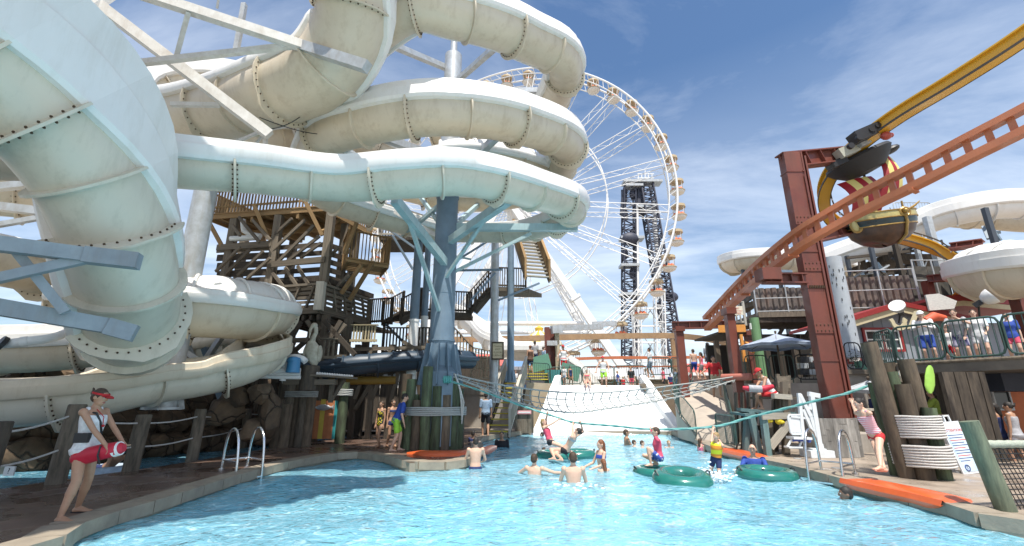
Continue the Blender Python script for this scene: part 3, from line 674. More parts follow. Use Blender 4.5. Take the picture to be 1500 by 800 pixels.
pipe('short white pipe with elbow beside the blue tap barrel', [at(414, 558, 14), at(418, 535, 14), at(424, 524, 14), at(440, 524, 14), at(448, 530, 14)], .09)
a = M(); a.tube([at(430, 535, 13.8)+V((0, 0, -.22)), at(430, 535, 13.8)+V((0, 0, .22))], [.2, .17], 14); a.ball(at(430, 528, 13.8), (.2, .2, .12)); solo('blue_pump', a, flat('pump_blue', (.05, .22, .42), .4), 'small blue pump tank hanging by the white pipes', 'pump')
# ---------------------------------------------------------------- timber tower
def tower():
    rt = thing('timber_tower', 'tall weathered timber slide tower with a slatted tan deck and diagonal bracing', 'timber tower', V((-11, 19, 0)))
    P1 = at(477, 303, 17.5); P0 = az(302, 316, P1.z); P2 = az(522, 328, P1.z); P0.z = P2.z = P1.z; P3 = V((P0.x+1.6, P0.y+6, P1.z))
    up = V((0, 0, 1)); ez = P1.z
    # deck boards seen from underneath, joists, fascia
    n = 22; back = (P2-P1).normalized()*3.2
    for i in range(n):
        t0 = i/n; a = P0+(back*t0); b = P1+(back*t0); bx(rt, 'deck_board', WD_TAN, a+up*.02, b+up*.02, .13, .04)
    for i in range(9):
        t = i/8; a = P0.lerp(P1, t); bx(rt, 'joist', WD_TAN, a-up*.1, a+back-up*.1, .06, .18)
    bx(rt, 'fascia', WD_TAN, P0-up*.06, P1-up*.06, .05, .26); bx(rt, 'fascia', WD_TAN, P1-up*.062, P1+back-up*.062, .05, .258); bx(rt, 'girder', WD_TAN, P0+back*.5-up*.3, P1+back*.5-up*.3, .14, .24)
    bx(rt, 'girder', WD_TAN, P0.lerp(P1, .78)-up*.32, P0.lerp(P1, .78)+back*.9-up*.32, .12, .22); bx(rt, 'girder', WD_TAN, P0.lerp(P1, .4)-up*.32, P0.lerp(P1, .4)+back*.9-up*.32, .12, .22)
    for a, b in ((P0, P1), (P1, P1+back), (P0, P0+back)):
        bx(rt, 'top_rail', WD_TAN, a+up*1.12, b+up*1.12, .13, .04); bx(rt, 'mid_rail', WD_TAN, a+up*.35, b+up*.35, .04, .09)
        for p in line_pts([a, b], .155): bx(rt, 'slat', WD_TAN, p+up*.02, p+up*1.1, .075, .025, (b-a))
    # side balcony at right, one level down
    Q0 = at(524, 352, 18); Q1 = az(572, 358, Q0.z); q = (back*.35)
    Q1.z = Q0.z
    zlo = zat(382, Q0.y)
    Qa = at(508, 378, 17.5); Qb = az(569, 388, Qa.z); Qb.z = Qa.z; Qc = V((Qa.x-.9, Qa.y+2.4, Qa.z)); dq = V((-.8, 1.6, 0))
    for a, b in ((Qa, Qb), (Qb, Qb+dq), (Qa, Qa+dq)):
        bx(rt, 'top_rail', WD_TAN, a+up*1.2, b+up*1.2, .13, .04); bx(rt, 'fascia', WD_TAN, a-up*.05, b-up*.05, .05, .2)
        for p in line_pts([a, b], .14): bx(rt, 'slat', WD_TAN, p, p+up*1.18, .08, .025, (b-a))
    for i in range(8): bx(rt, 'deck_board', WD_TAN, Qa+dq*(i/7), Qb+dq*(i/7), .18, .05)
    for p0, p1 in [((500, 430, 17.9), (530, 388, 17.6)), ((512, 440, 18.1), (545, 386, 17.9))]: bx(rt, 'knee_brace', WD_TAN, at(*p0), at(*p1), .12, .14)
    bx(rt, 'knee_brace', WD_TAN, at(505, 372, 17.4), at(523, 325, 17.4), .12, .14)
    # posts
    posts = [(326, 18.4, 318, 440), (393, 18.0, 312, 450), (472, 17.6, 300, 455), (496, 19.0, 318, 470), (512, 19.8, 330, 480), (345, 21, 320, 460), (420, 21, 320, 460)]
    W3 = {}
    for i, (x, Y, y0, y1) in enumerate(posts):
        b = at(x, 430, Y); top = V((b.x, Y, ez-.2)); bx(rt, 'post', WD_GREY, V((b.x, Y, .0)), top, .3, .3); W3[i] = b
    # knee braces under deck
    for p0, p1 in [((472, 345, 17.55), (447, 295, 17.3)), ((393, 350, 17.9), (372, 300, 17.7)), ((326, 362, 18.3), (303, 320, 18.2)), ((472, 340, 17.7), (500, 318, 18.8))]: bx(rt, 'knee_brace', WD_TAN, at(*p0), at(*p1), .13, .15)
    # siding boards between posts
    for i, yy in enumerate([362, 374, 386, 398, 410]):
        bx(rt, 'side_board', WD_GREY if i in (0,) else WD_DARK, at(318, yy+4, 18.55), at(400, yy, 18.1), .05, .28)
        bx(rt, 'side_board', WD_DARK, at(393, yy+2, 18.3), at(480, yy-4, 18.0), .05, .2)
        bx(rt, 'side_board', WD_DARK, at(480, yy-3, 17.95), at(516, yy+8, 19.6), .05, .22)
    bx(rt, 'girt', WD_GREY, at(318, 363, 18.3), at(398, 357, 17.85), .08, .26); bx(rt, 'girt', WD_GREY, at(392, 388, 17.8), at(476, 380, 17.4), .08, .24)
    for x0, y0, x1, y1 in [(316, 398, 352, 362), (330, 402, 366, 366), (348, 404, 386, 368), (362, 408, 396, 378), (398, 368, 447, 322), (401, 390, 460, 330), (418, 385, 468, 346), (440, 378, 470, 356), (402, 344, 428, 320), (396, 395, 418, 424), (418, 392, 438, 424), (436, 390, 456, 424), (470, 396, 486, 424), (478, 382, 496, 362), (340, 330, 352, 345), (350, 318, 380, 355), (370, 322, 396, 352), (494, 420, 512, 402)]:
        bx(rt, 'diagonal_brace', WD_GREY, at(x0, y0, 17.9), at(x1, y1, 17.6), .085, .12)
    # floor slab of the middle level, dark
    a = M(); A = at(318, 412, 18.4); B = at(480, 408, 17.8); B.z = A.z; a.prism([A, B, B+V((1, 3, 0)), A+V((1, 3, 0))], (0, 0, -.2)); part('mid_floor', a, WD_DARK, rt)
    # plumbing under the deck
    pp = M(); pp.tube([at(356, 322, 18.2), at(357, 338, 18.2), at(366, 343, 18.2), at(382, 346, 18.2)], .11, 12); pp.tube([at(338, 350, 18.3), at(380, 348, 18.2)], .12, 12); part('white_pipe', pp, WHITE, rt)
    return rt
tower()
# lower timber gallery
def gallery():
    C = at(467, 453, 17); L = az(402, 457, C.z); Rr = az(539, 472, C.z); L.z = Rr.z = C.z; up = V((0, 0, 1))
    rt = thing('timber_gallery', 'grey timber gallery box with slanted bracing below the tall tower', 'gallery', V((C.x, C.y, 0)))
    for a, b, n in ((L, C, 1), (C, Rr, 0)):
        bx(rt, 'top_rail', WD_GREY, a+up*1.0, b+up*1.0, .16, .09); bx(rt, 'bottom_rail', WD_GREY, a-up*.05, b-up*.05, .14, .22)
        for k in range(5): bx(rt, 'rail_board', WD_GREY, a+up*(.14+.18*k)+V((0, .06, 0)), b+up*(.14+.18*k)+V((0, .06, 0)), .04, .11)
        m_ = 5 if n == 0 else 3
        for k in range(m_):
            t0 = (k+.1)/m_; t1 = (k+.55)/m_
            p, q = a.lerp(b, t0), a.lerp(b, t1)
            if n: bx(rt, 'slant_brace', WD_GREY, p+up*.05, q+up*.95, .09, .07)
            else: bx(rt, 'slant_brace', WD_GREY, p+up*.95, q+up*.05, .09, .07)
    bx(rt, 'corner_post', WD_PALE, C-up*.05+V((0, -.03, 0)), C+up*1.06+V((0, -.03, 0)), .3, .26); bx(rt, 'end_post', WD_GREY, Rr-up*.1, Rr+up*1.05, .16, .16)
    B = V((Rr.x+.5, Rr.y+2.5, C.z)); D = V((L.x, L.y+3.5, C.z)); a = M(); a.prism([L-up*.17, C-up*.17, Rr-up*.17, B-up*.17, D-up*.17], (0, 0, .12)); part('floor', a, WD_DARK, rt, False)
    for k in range(7):
        p = L.lerp(C, k/6)-up*.3; bx(rt, 'joist', WD_DARK, p, p+V((.3, 3.2, 0)), .1, .2)
    for x, Y in ((425, 17.4), (474, 17.2), (508, 18), (536, 19.5), (455, 20), (400, 19)):
        b = at(x, 500, Y); bx(rt, 'post', WD_GREY if Y < 18.1 else WD_DARK, V((b.x, Y, 0)), V((b.x, Y, C.z-.2)), .26, .26)
    for x0, y0, x1, y1 in [(405, 470, 435, 520), (412, 500, 440, 475), (425, 520, 470, 480), (450, 470, 480, 515), (478, 510, 506, 475), (445, 530, 470, 512), (470, 500, 500, 478), (395, 480, 425, 545)]: bx(rt, 'diagonal_brace', WD_GREY, at(x0, y0, 17.1), at(x1, y1, 17.1), .13, .15)
    for yy in (498, 520): bx(rt, 'cross_beam', WD_GREY, at(415, yy, 17.2), at(508, yy+3, 17.4), .14, .16)
    # drum beneath
    return C, L, Rr
GC, GL, GR = gallery()
# dark stairs climbing behind the central column
Z = GC.z
S0 = V((GR.x, GR.y+.3, Z)); S1 = at(573, 478, 20); S1.z = Z
slat_rail('dark slatted ramp railing right of the grey timber gallery', [S0, S1], 1.1, WD_DARK, .11, .045, group='dark timber stair railings')
S2 = at(603, 455, 21); S3 = at(690, 450, 21.5); S3.z = S2.z; S4 = at(722, 420, 22); S5 = at(770, 420, 22.2); S5.z = S4.z
def stair(label, a, b, w=1.1, m=WD_DARK, n=None, railing=True, tm=None, gap=.13, rm=None, group='timber stairs'):
    a = V(a); b = V(b); rt = thing('staircase', label, 'stairs', a, group); d = b-a; hd = V((d.x, d.y, 0)).normalized(); s = V((-hd.y, hd.x, 0)); n = n or max(2, round(abs(d.z)/.2)); up = V((0, 0, 1))
    for sg in (-1, 1): bx(rt, 'stringer', m, a+s*sg*w/2-up*.08, b+s*sg*w/2-up*.08, .06, .26)
    for i in range(n):
        p = a+d*((i+.5)/n); bx(rt, 'tread', tm or m, p-s*(w/2-.03), p+s*(w/2-.03), .26, .05)
    if railing:
        for sg in (-1, 1):
            o = s*sg*(w/2+.02); slat_rail(label, [a+o, b+o], 1.0, rm or m, gap, .04, parent=rt)
    return rt
stair('dark timber flight rising from the gallery ramp to the stair landing', S1, S2, 1.1)
slat_rail('dark slatted landing railing behind the blue column', [S2, S3], 1.0, WD_DARK, .12, .045, group='dark timber stair railings')
lf = M(); lf.prism([S2, S3, S3+V((0, 1.2, 0)), S2+V((0, 1.2, 0))], (0, 0, -.2)); solo('stair_landing', lf, WD_DARK, 'dark stair landing floor passing behind the blue column', 'landing', smooth=False)
stair('dark timber flight rising right of the central column', S3, S4, 1.1)
slat_rail('dark slatted top landing railing left of the yellow edged flight', [S4, S5], 1.0, WD_DARK, .12, .045, group='dark timber stair railings')
lf = M(); lf.prism([S4, S5, S5+V((.9, 1.4, 0)), S4+V((0, 1.4, 0))], (0, 0, -.2)); solo('stair_landing', lf, WD_GREY, 'upper timber landing under the ladder like stair flight', 'landing', smooth=False)
T0 = at(788, 408, 21.4); T1 = at(768, 348, 23.6); stair('steep open flight seen from below under the slide helix', T0, T1, 1.2, WD_GREY, 12, True, WD_PALE, .12, WD_TAN)
for x0, y0, x1, y1 in [(505+60, 345, 618, 372), (568, 352, 600, 395), (545, 340, 600, 375), (700, 445, 770, 412), (735, 440, 795, 415), (640, 400, 720, 350), (635, 395, 730, 395)]:
    pass
root = thing('stair_trestle', 'steel cross braces under the stair landings', 'bracing', V((-3, 20, 0)))
for x0, y0, x1, y1 in [(568, 335, 620, 372), (575, 345, 605, 395), (690, 440, 725, 400), (730, 440, 790, 415), (640, 400, 720, 350), (635, 397, 735, 395), (600, 480, 640, 520), (590, 500, 560, 470)]: bx(root, 'brace', BSTEEL, at(x0, y0, 20), at(x1, y1, 20.5), .09, .09)
# small grey deck above the stair trestle
D0 = at(556, 345, 21); D1 = at(622, 345, 21); D1.z = D0.z; slat_rail('short pale slatted balcony tucked under the helix slide', [D0, D1], 1.0, WD_PALE, .14, .05, group='dark timber stair railings')
a = M(); a.prism([D0, D1, D1+V((0, 2, 0)), D0+V((0, 2, 0))], (0, 0, -.22)); solo('balcony_floor', a, WD_DARK, 'dark floor of the balcony under the helix slide', 'floor', smooth=False)
# low level things under gallery
a0 = at(512, 502, 17.5); a1 = at(552, 502, 17.5); a1.z = a0.z
slat_rail('small pale picket balcony hanging under the gallery', [a0, a1], .68, wood('picket', (.45, .38, .24), (.3, .25, .16)), .12, .06, posts=0)
b0 = at(465, 527, 15.5); b1 = at(493, 527, 15.5); b1.z = b0.z; slat_rail('short wavy balustrade beside the pelican figure', [b0, b1], .7, WD_GREY, .16, .06, posts=0)
c0 = at(560, 518, 19.5); c1 = at(660, 520, 19.5); c1.z = c0.z; slat_rail('low dark slatted railing behind the white footed poles', [c0, c1], 1.1, WD_DARK, .14, .06)
a = M(); a.prism([c0, c1, c1+V((0, 3, 0)), c0+V((0, 3, 0))], (0, 0, -.2)); solo('walkway_floor', a, WD_DARK, 'timber walkway floor behind the white footed poles', 'floor', smooth=False)
BLUE = mat('blue_flume', (.035, .06, .09), .45, 0, (.025, .045, .07), 1.5)
trough('dark blue flume running behind the two white footed poles', [at(430, 548, 17.2), at(500, 538, 17.4), at(560, 532, 17.8), at(640, 527, 18.6), at(690, 528, 20)], .36, BLUE, BLUE, bolts=False, hl=.12, hr=.12, cover=(0, 1), covm=BLUE)
bx(None, 'flume_beam', WD_GREY, at(400, 552, 16.8), at(650, 535, 18.5), .2, .22); o = COL.objects[-1]; props(o, 'long grey beam carrying the dark blue flume', 'beam')
# pelican on its post
def pelican():
    b = at(455, 540, 14.6); b = V((b.x, b.y, 0)); zz = zat(536, 14.6)
    rt = thing('pelican_statue', 'weathered white pelican figure perched on a dark post beside the gallery', 'statue', b); c = V((b.x, b.y, zz))
    PEL = mat('pelican_paint', (.50, .47, .38), .7, 0, (.34, .31, .24), 6, .3)
    a = M(); a.loft([(c+V((.1, 0, .02)), V((.08, 0, 0)), V((0, .1, 0))), (c+V((.04, 0, .18)), V((.2, 0, 0)), V((0, .2, 0))), (c+V((0, 0, .42)), V((.27, 0, 0)), V((0, .22, 0))), (c+V((-.03, 0, .62)), V((.22, 0, 0)), V((0, .17, 0))), (c+V((-.06, 0, .78)), V((.1, 0, 0)), V((0, .1, 0)))], 14)
    a.tube([c+V((-.06, 0, .7)), c+V((-.02, 0, .92)), c+V((.04, 0, 1.05)), c+V((.02, 0, 1.2)), c+V((-.05, -.03, 1.27))], [.1, .075, .065, .065, .08], 10); a.ball(c+V((-.03, -.02, 1.28)), (.1, .09, .09), 12, 8); part('body', a, PEL, rt)
    a = M(); a.tube([c+V((-.08, -.05, 1.27)), c+V((-.09, -.14, 1.1)), c+V((-.07, -.2, .85))], [.05, .045, .012], 8); part('beak', a, PEL, rt)
    for s in (-1, 1): a = M(); a.ball(c+V((.22*s, .02, .38)), (.07, .16, .27), 10, 8); part('wing', a, PEL, rt)
    a = M(); a.tube([V((b.x, b.y, zat(572, 14.6))), V((b.x, b.y, zz-.0))], .28, 14); part('post', a, WD_DARK, rt)
    bx(rt, 'mooring_beam', WD_GREY, c+V((-.75, 0, -.5)), c+V((.85, 0, -.5)), .3, .16)
pelican()
# piles and surfboard fence at the river's edge
def simple_piles(label, xs, Y, ytop, rope=None, m=WD_GREY, r=.14):
    b = at(xs[0], 600, Y); rt = thing('mooring_piles', label, 'timber piles', V((b.x, Y, 0)))
    for i, x in enumerate(xs):
        p = at(x, 600, Y); pile(rt, p.x, Y+.1*(i % 2), -.3, zat(ytop+(i*7) % 13, Y), r*(1+.2*(i % 2)), m if i % 2 == 0 else WD_BROWN)
    if rope:
        xc = sum(at(x, 600, Y).x for x in xs)/len(xs); w = abs(at(xs[-1], 600, Y).x-at(xs[0], 600, Y).x)/2+r*1.5; ropeband(rt, xc, Y+.05, w, zat(rope[1], Y), zat(rope[0], Y), ROPEG, 4, ry=r*1.6)
simple_piles('group of four rope wrapped grey piles left of the painted board fence', [424, 434, 443, 451], 15.6, 556, (573, 582), WD_GREY, .15)
simple_piles('single rope wrapped pile right of the painted board fence', [502], 16.6, 560, (570, 580), WD_GREEN, .17)
simple_piles('two short stout piles in front of the rock wall', [409, 417], 15.0, 585, None, WD_BROWN, .15)
rt = thing('board_fence', 'fence of upright turquoise, orange and yellow painted boards with a silver fish', 'fence', gd(470, 644))
bc = [(.03, .25, .27), (.42, .15, .06), (.45, .17, .07), (.55, .42, .07), (.42, .15, .06), (.45, .17, .07), (.03, .27, .28)]
for i in range(7):
    x0 = 447+i*6.9; p = at(x0+3, 620, 16.6); zb = zat(643, 16.6); z1 = zat(587-(i == 3)*2, 16.6); w = .165
    a = M(); a.box((p.x, 16.6, (zb+z1)/2), (w*.98, .035, z1-zb)); part('painted_board', a, flat('board_paint_%d' % [0, 1, 2, 3, 1, 2, 4][i], bc[i], .6), rt, False)
bx(rt, 'rail', WD_GREY, at(445, 600, 16.64), at(498, 600, 16.64), .05, .1); bx(rt, 'rail', WD_GREY, at(445, 632, 16.64), at(498, 632, 16.64), .05, .1)
f = M(); c = at(475, 597, 16.54); f.loft([(c+V((x*1.3, 0, 0)), V((0, .03 if h > .02 else .012, 0)), V((0, 0, h*1.3))) for x, h in [(-.24, .015), (-.2, .04), (-.1, .075), (0, .08), (.1, .06), (.17, .025), (.2, .03), (.25, .075)]], 12); part('fish', f, mat('silver_fish', (.55, .56, .58), .3, .5), rt)
# lower roof lip with white scalloped edge
rt = thing('canopy', 'little flat canopy with a white scalloped edge by the pelican post', 'canopy', at(485, 550, 14.5))
for i in range(16): p = at(461+i*3.6, 547+.3*i, 14.5); a = M(); a.ball(p, (.05, .03, .05), 8, 6); part('scallop', a, WHITE, rt)
bx(rt, 'roof_board', WD_GREY, at(458, 550, 14.6), at(520, 554, 14.6), .5, .06)
pst = at(487, 560, 14.8); bx(rt, 'post', WD_GREY, V((pst.x, 14.8, zat(590, 14.8))), V((pst.x, 14.8, pst.z)), .12, .12); bx(rt, 'knee_brace', WD_GREY, at(487, 585, 14.8), at(505, 556, 14.8), .08, .08)
# ---------------------------------------------------------------- rock wall behind lazy river
rocks = []
from mathutils import noise
for k in range(4):
    a = M(); a.ball((0, 0, 0), 1, 14, 9); a.v = [p*(1+.35*noise.noise(p*1.1+V((k*5, 0, 0)))+.1*noise.noise(p*3.3+V((k, 2, 9)))) for p in a.v]
    for i, p in enumerate(a.v):
        for nn in (V((1, .2, .1)), V((-.3, -1, .2)), V((.1, .3, 1)), V((-1, .4, -.2)), V((.6, -.8, .4)), V((-.7, -.6, .5)), V((.2, -.9, -.5)), V((.7, .6, .5))):
            nn = nn.normalized(); e = p.dot(nn)-.70
            if e > 0: p -= nn*e
    rocks.append(a.data('rock', STONE, V((0, 0, 0))))
rt = thing('rock_wall', 'tan boulder rock wall along the far side of the lazy river', 'rock wall', gd(200, 658))
for i in range(92):
    t = i % 23/22; lev = i//23; x = -60+t*480+random.uniform(-6, 6); yb = 690-(x+100)*.093; p = gd(x, yb, 0); d = random.uniform(.75, 1.15)
    o = bpy.data.objects.new('rock', rocks[i % 4]); link(o, rt, V((p.x-.2*lev, p.y+.7+.25*lev, .15+lev*.62)))
    o.rotation_euler = (random.uniform(-.3, .3), random.uniform(-.3, .3), random.uniform(0, 6.3)); o.scale = (.62*d, .5*d, .44*d)
a = M(); P = [gd(x, 683-(x+100)*.093) for x in (-160, 60, 300, 430)]; P = [V((p.x, p.y+1.0, -.3)) for p in P]; a.prism(P+[p+V((-1, 3, 0)) for p in P[::-1]], (0, 0, 2.1)); part('core', a, STONE, rt, False)
# lit round rocks near the piles
for x, y, s in ((385, 575, (.6, .4, .3)), (345, 580, (.7, .4, .35)), (395, 605, (.35, .35, .8)), (375, 630, (.5, .35, .4)), (330, 600, (.6, .35, .4))):
    o = bpy.data.objects.new('rock', rocks[(x) % 4]); link(o, rt, at(x, y, 13.6)); o.scale = s; o.rotation_euler = (0, 0, x)
# dark timber platform over the rocks and shade behind the tower
a = M(); A, A2, B = gd(-160, 683-60*.093-4), gd(200, 655), gd(405, 636); A.y -= .8; A2.y -= .7; B.y -= .6; A.z = A2.z = B.z = 2.25; a.prism([A, A2, B, B+V((0, 6, 0)), A+V((0, 9, 0))], (0, 0, -.3)); solo('timber_platform', a, WD_DARK, 'dark timber platform above the rock wall', 'platform', smooth=False)
for i in range(9): pass
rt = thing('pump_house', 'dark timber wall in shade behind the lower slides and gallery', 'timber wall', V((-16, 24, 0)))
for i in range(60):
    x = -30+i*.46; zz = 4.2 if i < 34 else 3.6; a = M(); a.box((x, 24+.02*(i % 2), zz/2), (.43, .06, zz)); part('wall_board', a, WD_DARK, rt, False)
# bank beyond the river with rope rail
a = M(); a.prism([gd(415, 622), gd(600, 618), gd(600, 606), gd(415, 606)], (0, 0, .35)); solo('stone_bank', a, mat('pale_stone', (.50, .45, .38), .85, 0, (.34, .3, .25), 4, .5), 'low pale stone bank beyond the lazy river', 'bank', smooth=False)
rt = thing('rope_fence', 'pale rope fence with leaning white posts on the stone bank', 'fence', gd(478, 612)); Pp = [gd(452, 606), gd(480, 608), gd(525, 612), gd(578, 614)]
for i, p in enumerate(Pp): bx(rt, 'post', WD_PALE, p, p+V((.15, 0, 1.5 if i != 2 else 1.0)), .12, .12)
for a_, b_ in zip(Pp, Pp[1:]):
    for h_ in (1.35, .85):
        q = [a_.lerp(b_, t/8)+V((.12, -.06, h_-.25*math.sin(math.pi*t/8))) for t in range(9)]; m_ = M(); m_.tube(q, .03, 6); part('rope', m_, ROPEW, rt)
# ---------------------------------------------------------------- near fence: posts with two cables
FP = [(-40, 740), (80, 709), (190, 690), (281, 673), (356, 648)]
rt = thing('post_fence', 'stout weathered timber posts joined by two grey cables beside the lazy river', 'fence', gd(190, 690))
tops = []
for i, (x, y) in enumerate(FP):
    p = gd(x, y); hgt = 1.12+.08*(i % 2)+(.15 if i == 1 else 0); w = .30 if i < 3 else .27
    a = M(); l = .07 if i < 3 else .02
    a.loft([(p+V((0, 0, -.2)), V((w/2, 0, 0)), V((0, w/2, 0))), (p+V((l*.5, 0, hgt*.5)), V((w/2*.98, 0, 0)), V((0, w/2, 0))), (p+V((l, 0, hgt)), V((w/2*.95, 0, 0)), V((0, w/2*.95, 0))), (p+V((l, 0, hgt+.02)), V((w/2*.85, 0, 0)), V((0, w/2*.85, 0)))], 12); part('post', a, WD_GREY if i > 0 else WD_DARK, rt); tops.append((p, l, hgt))
tops.append((gd(440, 640), 0, 1.1))
for (p, l, h), (q, l2, h2) in zip(tops, tops[1:]):
    for f in (.86, .43):
        a = M(); a.tube([(p+V((l*f, -.1, h*f))).lerp(q+V((l2*f, -.1, h2*f)), t/6)-V((0, 0, .05*math.sin(math.pi*t/6))) for t in range(7)], .017, 6); part('cable', a, ROPEW, rt)
# small depth marker on the rocks
a = M(); p = at(14, 690, 9.6); a.box(p, (.2, .03, .17)); sg = solo('depth_marker', a, WHITE, 'small square white depth marker with a dark symbol low on the river wall', 'sign', smooth=False); setw(sg, p-V((0, 0, .085))); textmesh('?', .15, BLACK, sg, p+V((0, -.018, 0)), V((1, 0, 0)).rotation_difference(V((1, 0, 0))) @ Quaternion((1, 0, 0), R(90)))
# river tube with rider and white boat
a = M(); p = gd(214, 655, -.12); a.loft([(p+V((x, 0, .12)), V((0, w, 0)), V((0, 0, .09))) for x, w in [(-.45, .03), (-.3, .16), (0, .2), (.3, .14), (.45, .03)]], 10); solo('white_float', a, WHITE, 'white float drifting on the lazy river between two fence posts', 'float')
# stainless ladders
def ladder(label, p, d, s, group='stainless pool ladders', w=.52):
    """p on the coping edge, d towards the water, s sideways"""
    rt = thing('pool_ladder', label, 'ladder', p, group); up = V((0, 0, 1)); d = d.normalized(); s = s.normalized()
    for k in (-1, 1):
        o = p+s*k*w/2; pts = [o-d*.62+up*.02, o-d*.60+up*.45, o-d*.52+up*.72, o-d*.36+up*.84, o-d*.18+up*.82, o-d*.02+up*.66, o+d*.06+up*.4, o+d*.10+up*0, o+d*.1-up*.9]
        a = M(); a.tube([V(q[:3]) for q in cr([tuple(q) for q in pts], .06)], .026, 12); part('handrail', a, STAINLESS, rt)
        a = M(); a.tube([o-d*.62+up*.005, o-d*.62+up*.035], .06, 14); part('flange', a, STAINLESS, rt)
    rod(rt, 'cross_bar', STAINLESS, p-s*w/2-d*.6+up*.2, p+s*w/2-d*.6+up*.2, .02); 
    for z_ in (-.12, -.42, -.72): bx(rt, 'step', STAINLESS, p-s*w/2+d*.1+up*z_, p+s*w/2+d*.1+up*z_, .1, .03)
    for k in (-1, 1): rod(rt, 'side_bar', STAINLESS, p+s*k*w/2-d*.6+up*.2, p+s*k*w/2+d*.07+up*.2, .018)
lp = gd(362, 690); ladder('stainless steel pool ladder on the left bank near the fence posts', lp, V((.80, -.62, 0)), V((.62, .80, 0)))
lp = gd(1212, 697); ladder('stainless steel pool ladder on the right bank beside the white pool lift', lp, V((-.75, -.6, 0)), V((.6, -.75, 0)), w=.6)
# ---------------------------------------------------------------- ferris wheel
FC = at(752, 303, 67); FR = 24.6; A20 = R(16); FA = V((math.cos(A20), -math.sin(A20), 0)); FN = V((math.sin(A20), math.cos(A20), 0)); FZ = V((0, 0, 1))
def fw(r, an, o=0): return FC+(FA*math.cos(an)+FZ*math.sin(an))*r+FN*o
def ferris():
    rt = thing('ferris_wheel', 'huge white ferris wheel with cable spokes rising behind the water slides', 'ferris wheel', V((FC.x, FC.y, 2.1)))
    for o in (-1.5, 1.5):
        a = M(); a.tube([fw(FR, 2*math.pi*k/160, o) for k in range(160)], .15, 8, closed=True); part('rim', a, WHEELW, rt)
        a = M(); a.tube([fw(FR-1.1, 2*math.pi*k/160, o) for k in range(160)], .09, 6, closed=True); part('inner_rim', a, WHEELW, rt)
        a = M(); a.tube([fw(FR*.6, 2*math.pi*k/120, o*.7) for k in range(120)], .10, 6, closed=True); part('middle_ring', a, WHEELW, rt)
    a = M()
    for k in range(80):
        an = 2*math.pi*k/80; a.tube([fw(FR, an, -1.5), fw(FR, an, 1.5)], .07, 5); a.tube([fw(FR-1.1, an, -1.5), fw(FR, an+math.pi/80, -1.5)], .05, 5); a.tube([fw(FR-1.1, an, 1.5), fw(FR, an+math.pi/80, 1.5)], .05, 5)
    part('rim_bracing', a, WHEELW, rt, kind='stuff')
    for k in range(20):
        an = 2*math.pi*(k+.5)/20
        for o in (-1, 1):
            a = M(); d = 1.0/FR*.55
            p = [fw(1.8, an-.12, o*2.6), fw(FR-1, an-d, o*1.4)], [fw(1.8, an+.12, o*2.6), fw(FR-1, an+d, o*1.4)]
            a.tube(p[0], .065, 5); a.tube(p[1], .065, 5)
            for j in range(12): t0, t1 = .12+j/13.6, .12+(j+1)/13.6; a.tube([p[j % 2][0].lerp(p[j % 2][1], t0), p[1-j % 2][0].lerp(p[1-j % 2][1], t1)], .03, 4)
            part('spoke', a, WHEELW, rt)
    a = M(); a.tube([FC-FN*3.6, FC+FN*3.6], 1.5, 20); part('hub', a, WHEELW, rt)
    for o in (-1, 1):
        a = M(); a.tube([FC+FN*o*3.3, FC+FN*o*3.7], 2.1, 24); part('hub_disc', a, WHEELW, rt)
    for sx in (-1, 1):
        for o in (-1, 1):
            top = FC+FN*o*4.2; ft = V((FC.x+sx*(at(938, 560, 61.5).x-FC.x), FC.y+o*5.5, 2.1))+FA*0
            a = M(); d = ft-top; m1 = top+d*.55
            a.beam(top, m1, .85, .9); a.beam(m1+d*.005, ft, 1.25, 1.1); part('leg', a, WHEELW, rt, False)
            a = M(); a.beam(m1-d.normalized()*.2, m1+d.normalized()*.2, 1.45, 1.4); part('leg_joint', a, WHEELW, rt, False)
            a = M(); a.box((ft.x, ft.y, 2.5), (3.2, 2.6, .8)); part('foot', a, WHEELW, rt, False)
    b = M()
    for o in (-1, 1):
        b.tube([FC+V((-11, 0, -19.5))+FN*o*4.6, FC+V((11, 0, -19.5))+FN*o*4.6], .3, 8)
    part('tie_beam', b, WHEELW, rt)
    return rt
ferris()
TAN = flat('gondola_canopy', (.46, .36, .22)); ORG = flat('gondola_orange', (.70, .16, .06), .4); GWH = flat('gondola_white', (.72, .68, .62), .45)
def gondola(p, tag_):
    g = thing('gondola', 'open white and orange gondola under a tan canopy on the ferris wheel rim' if tag_ is None else tag_, 'gondola', p, 'gondolas hanging from the ferris wheel')
    return g
g0 = None
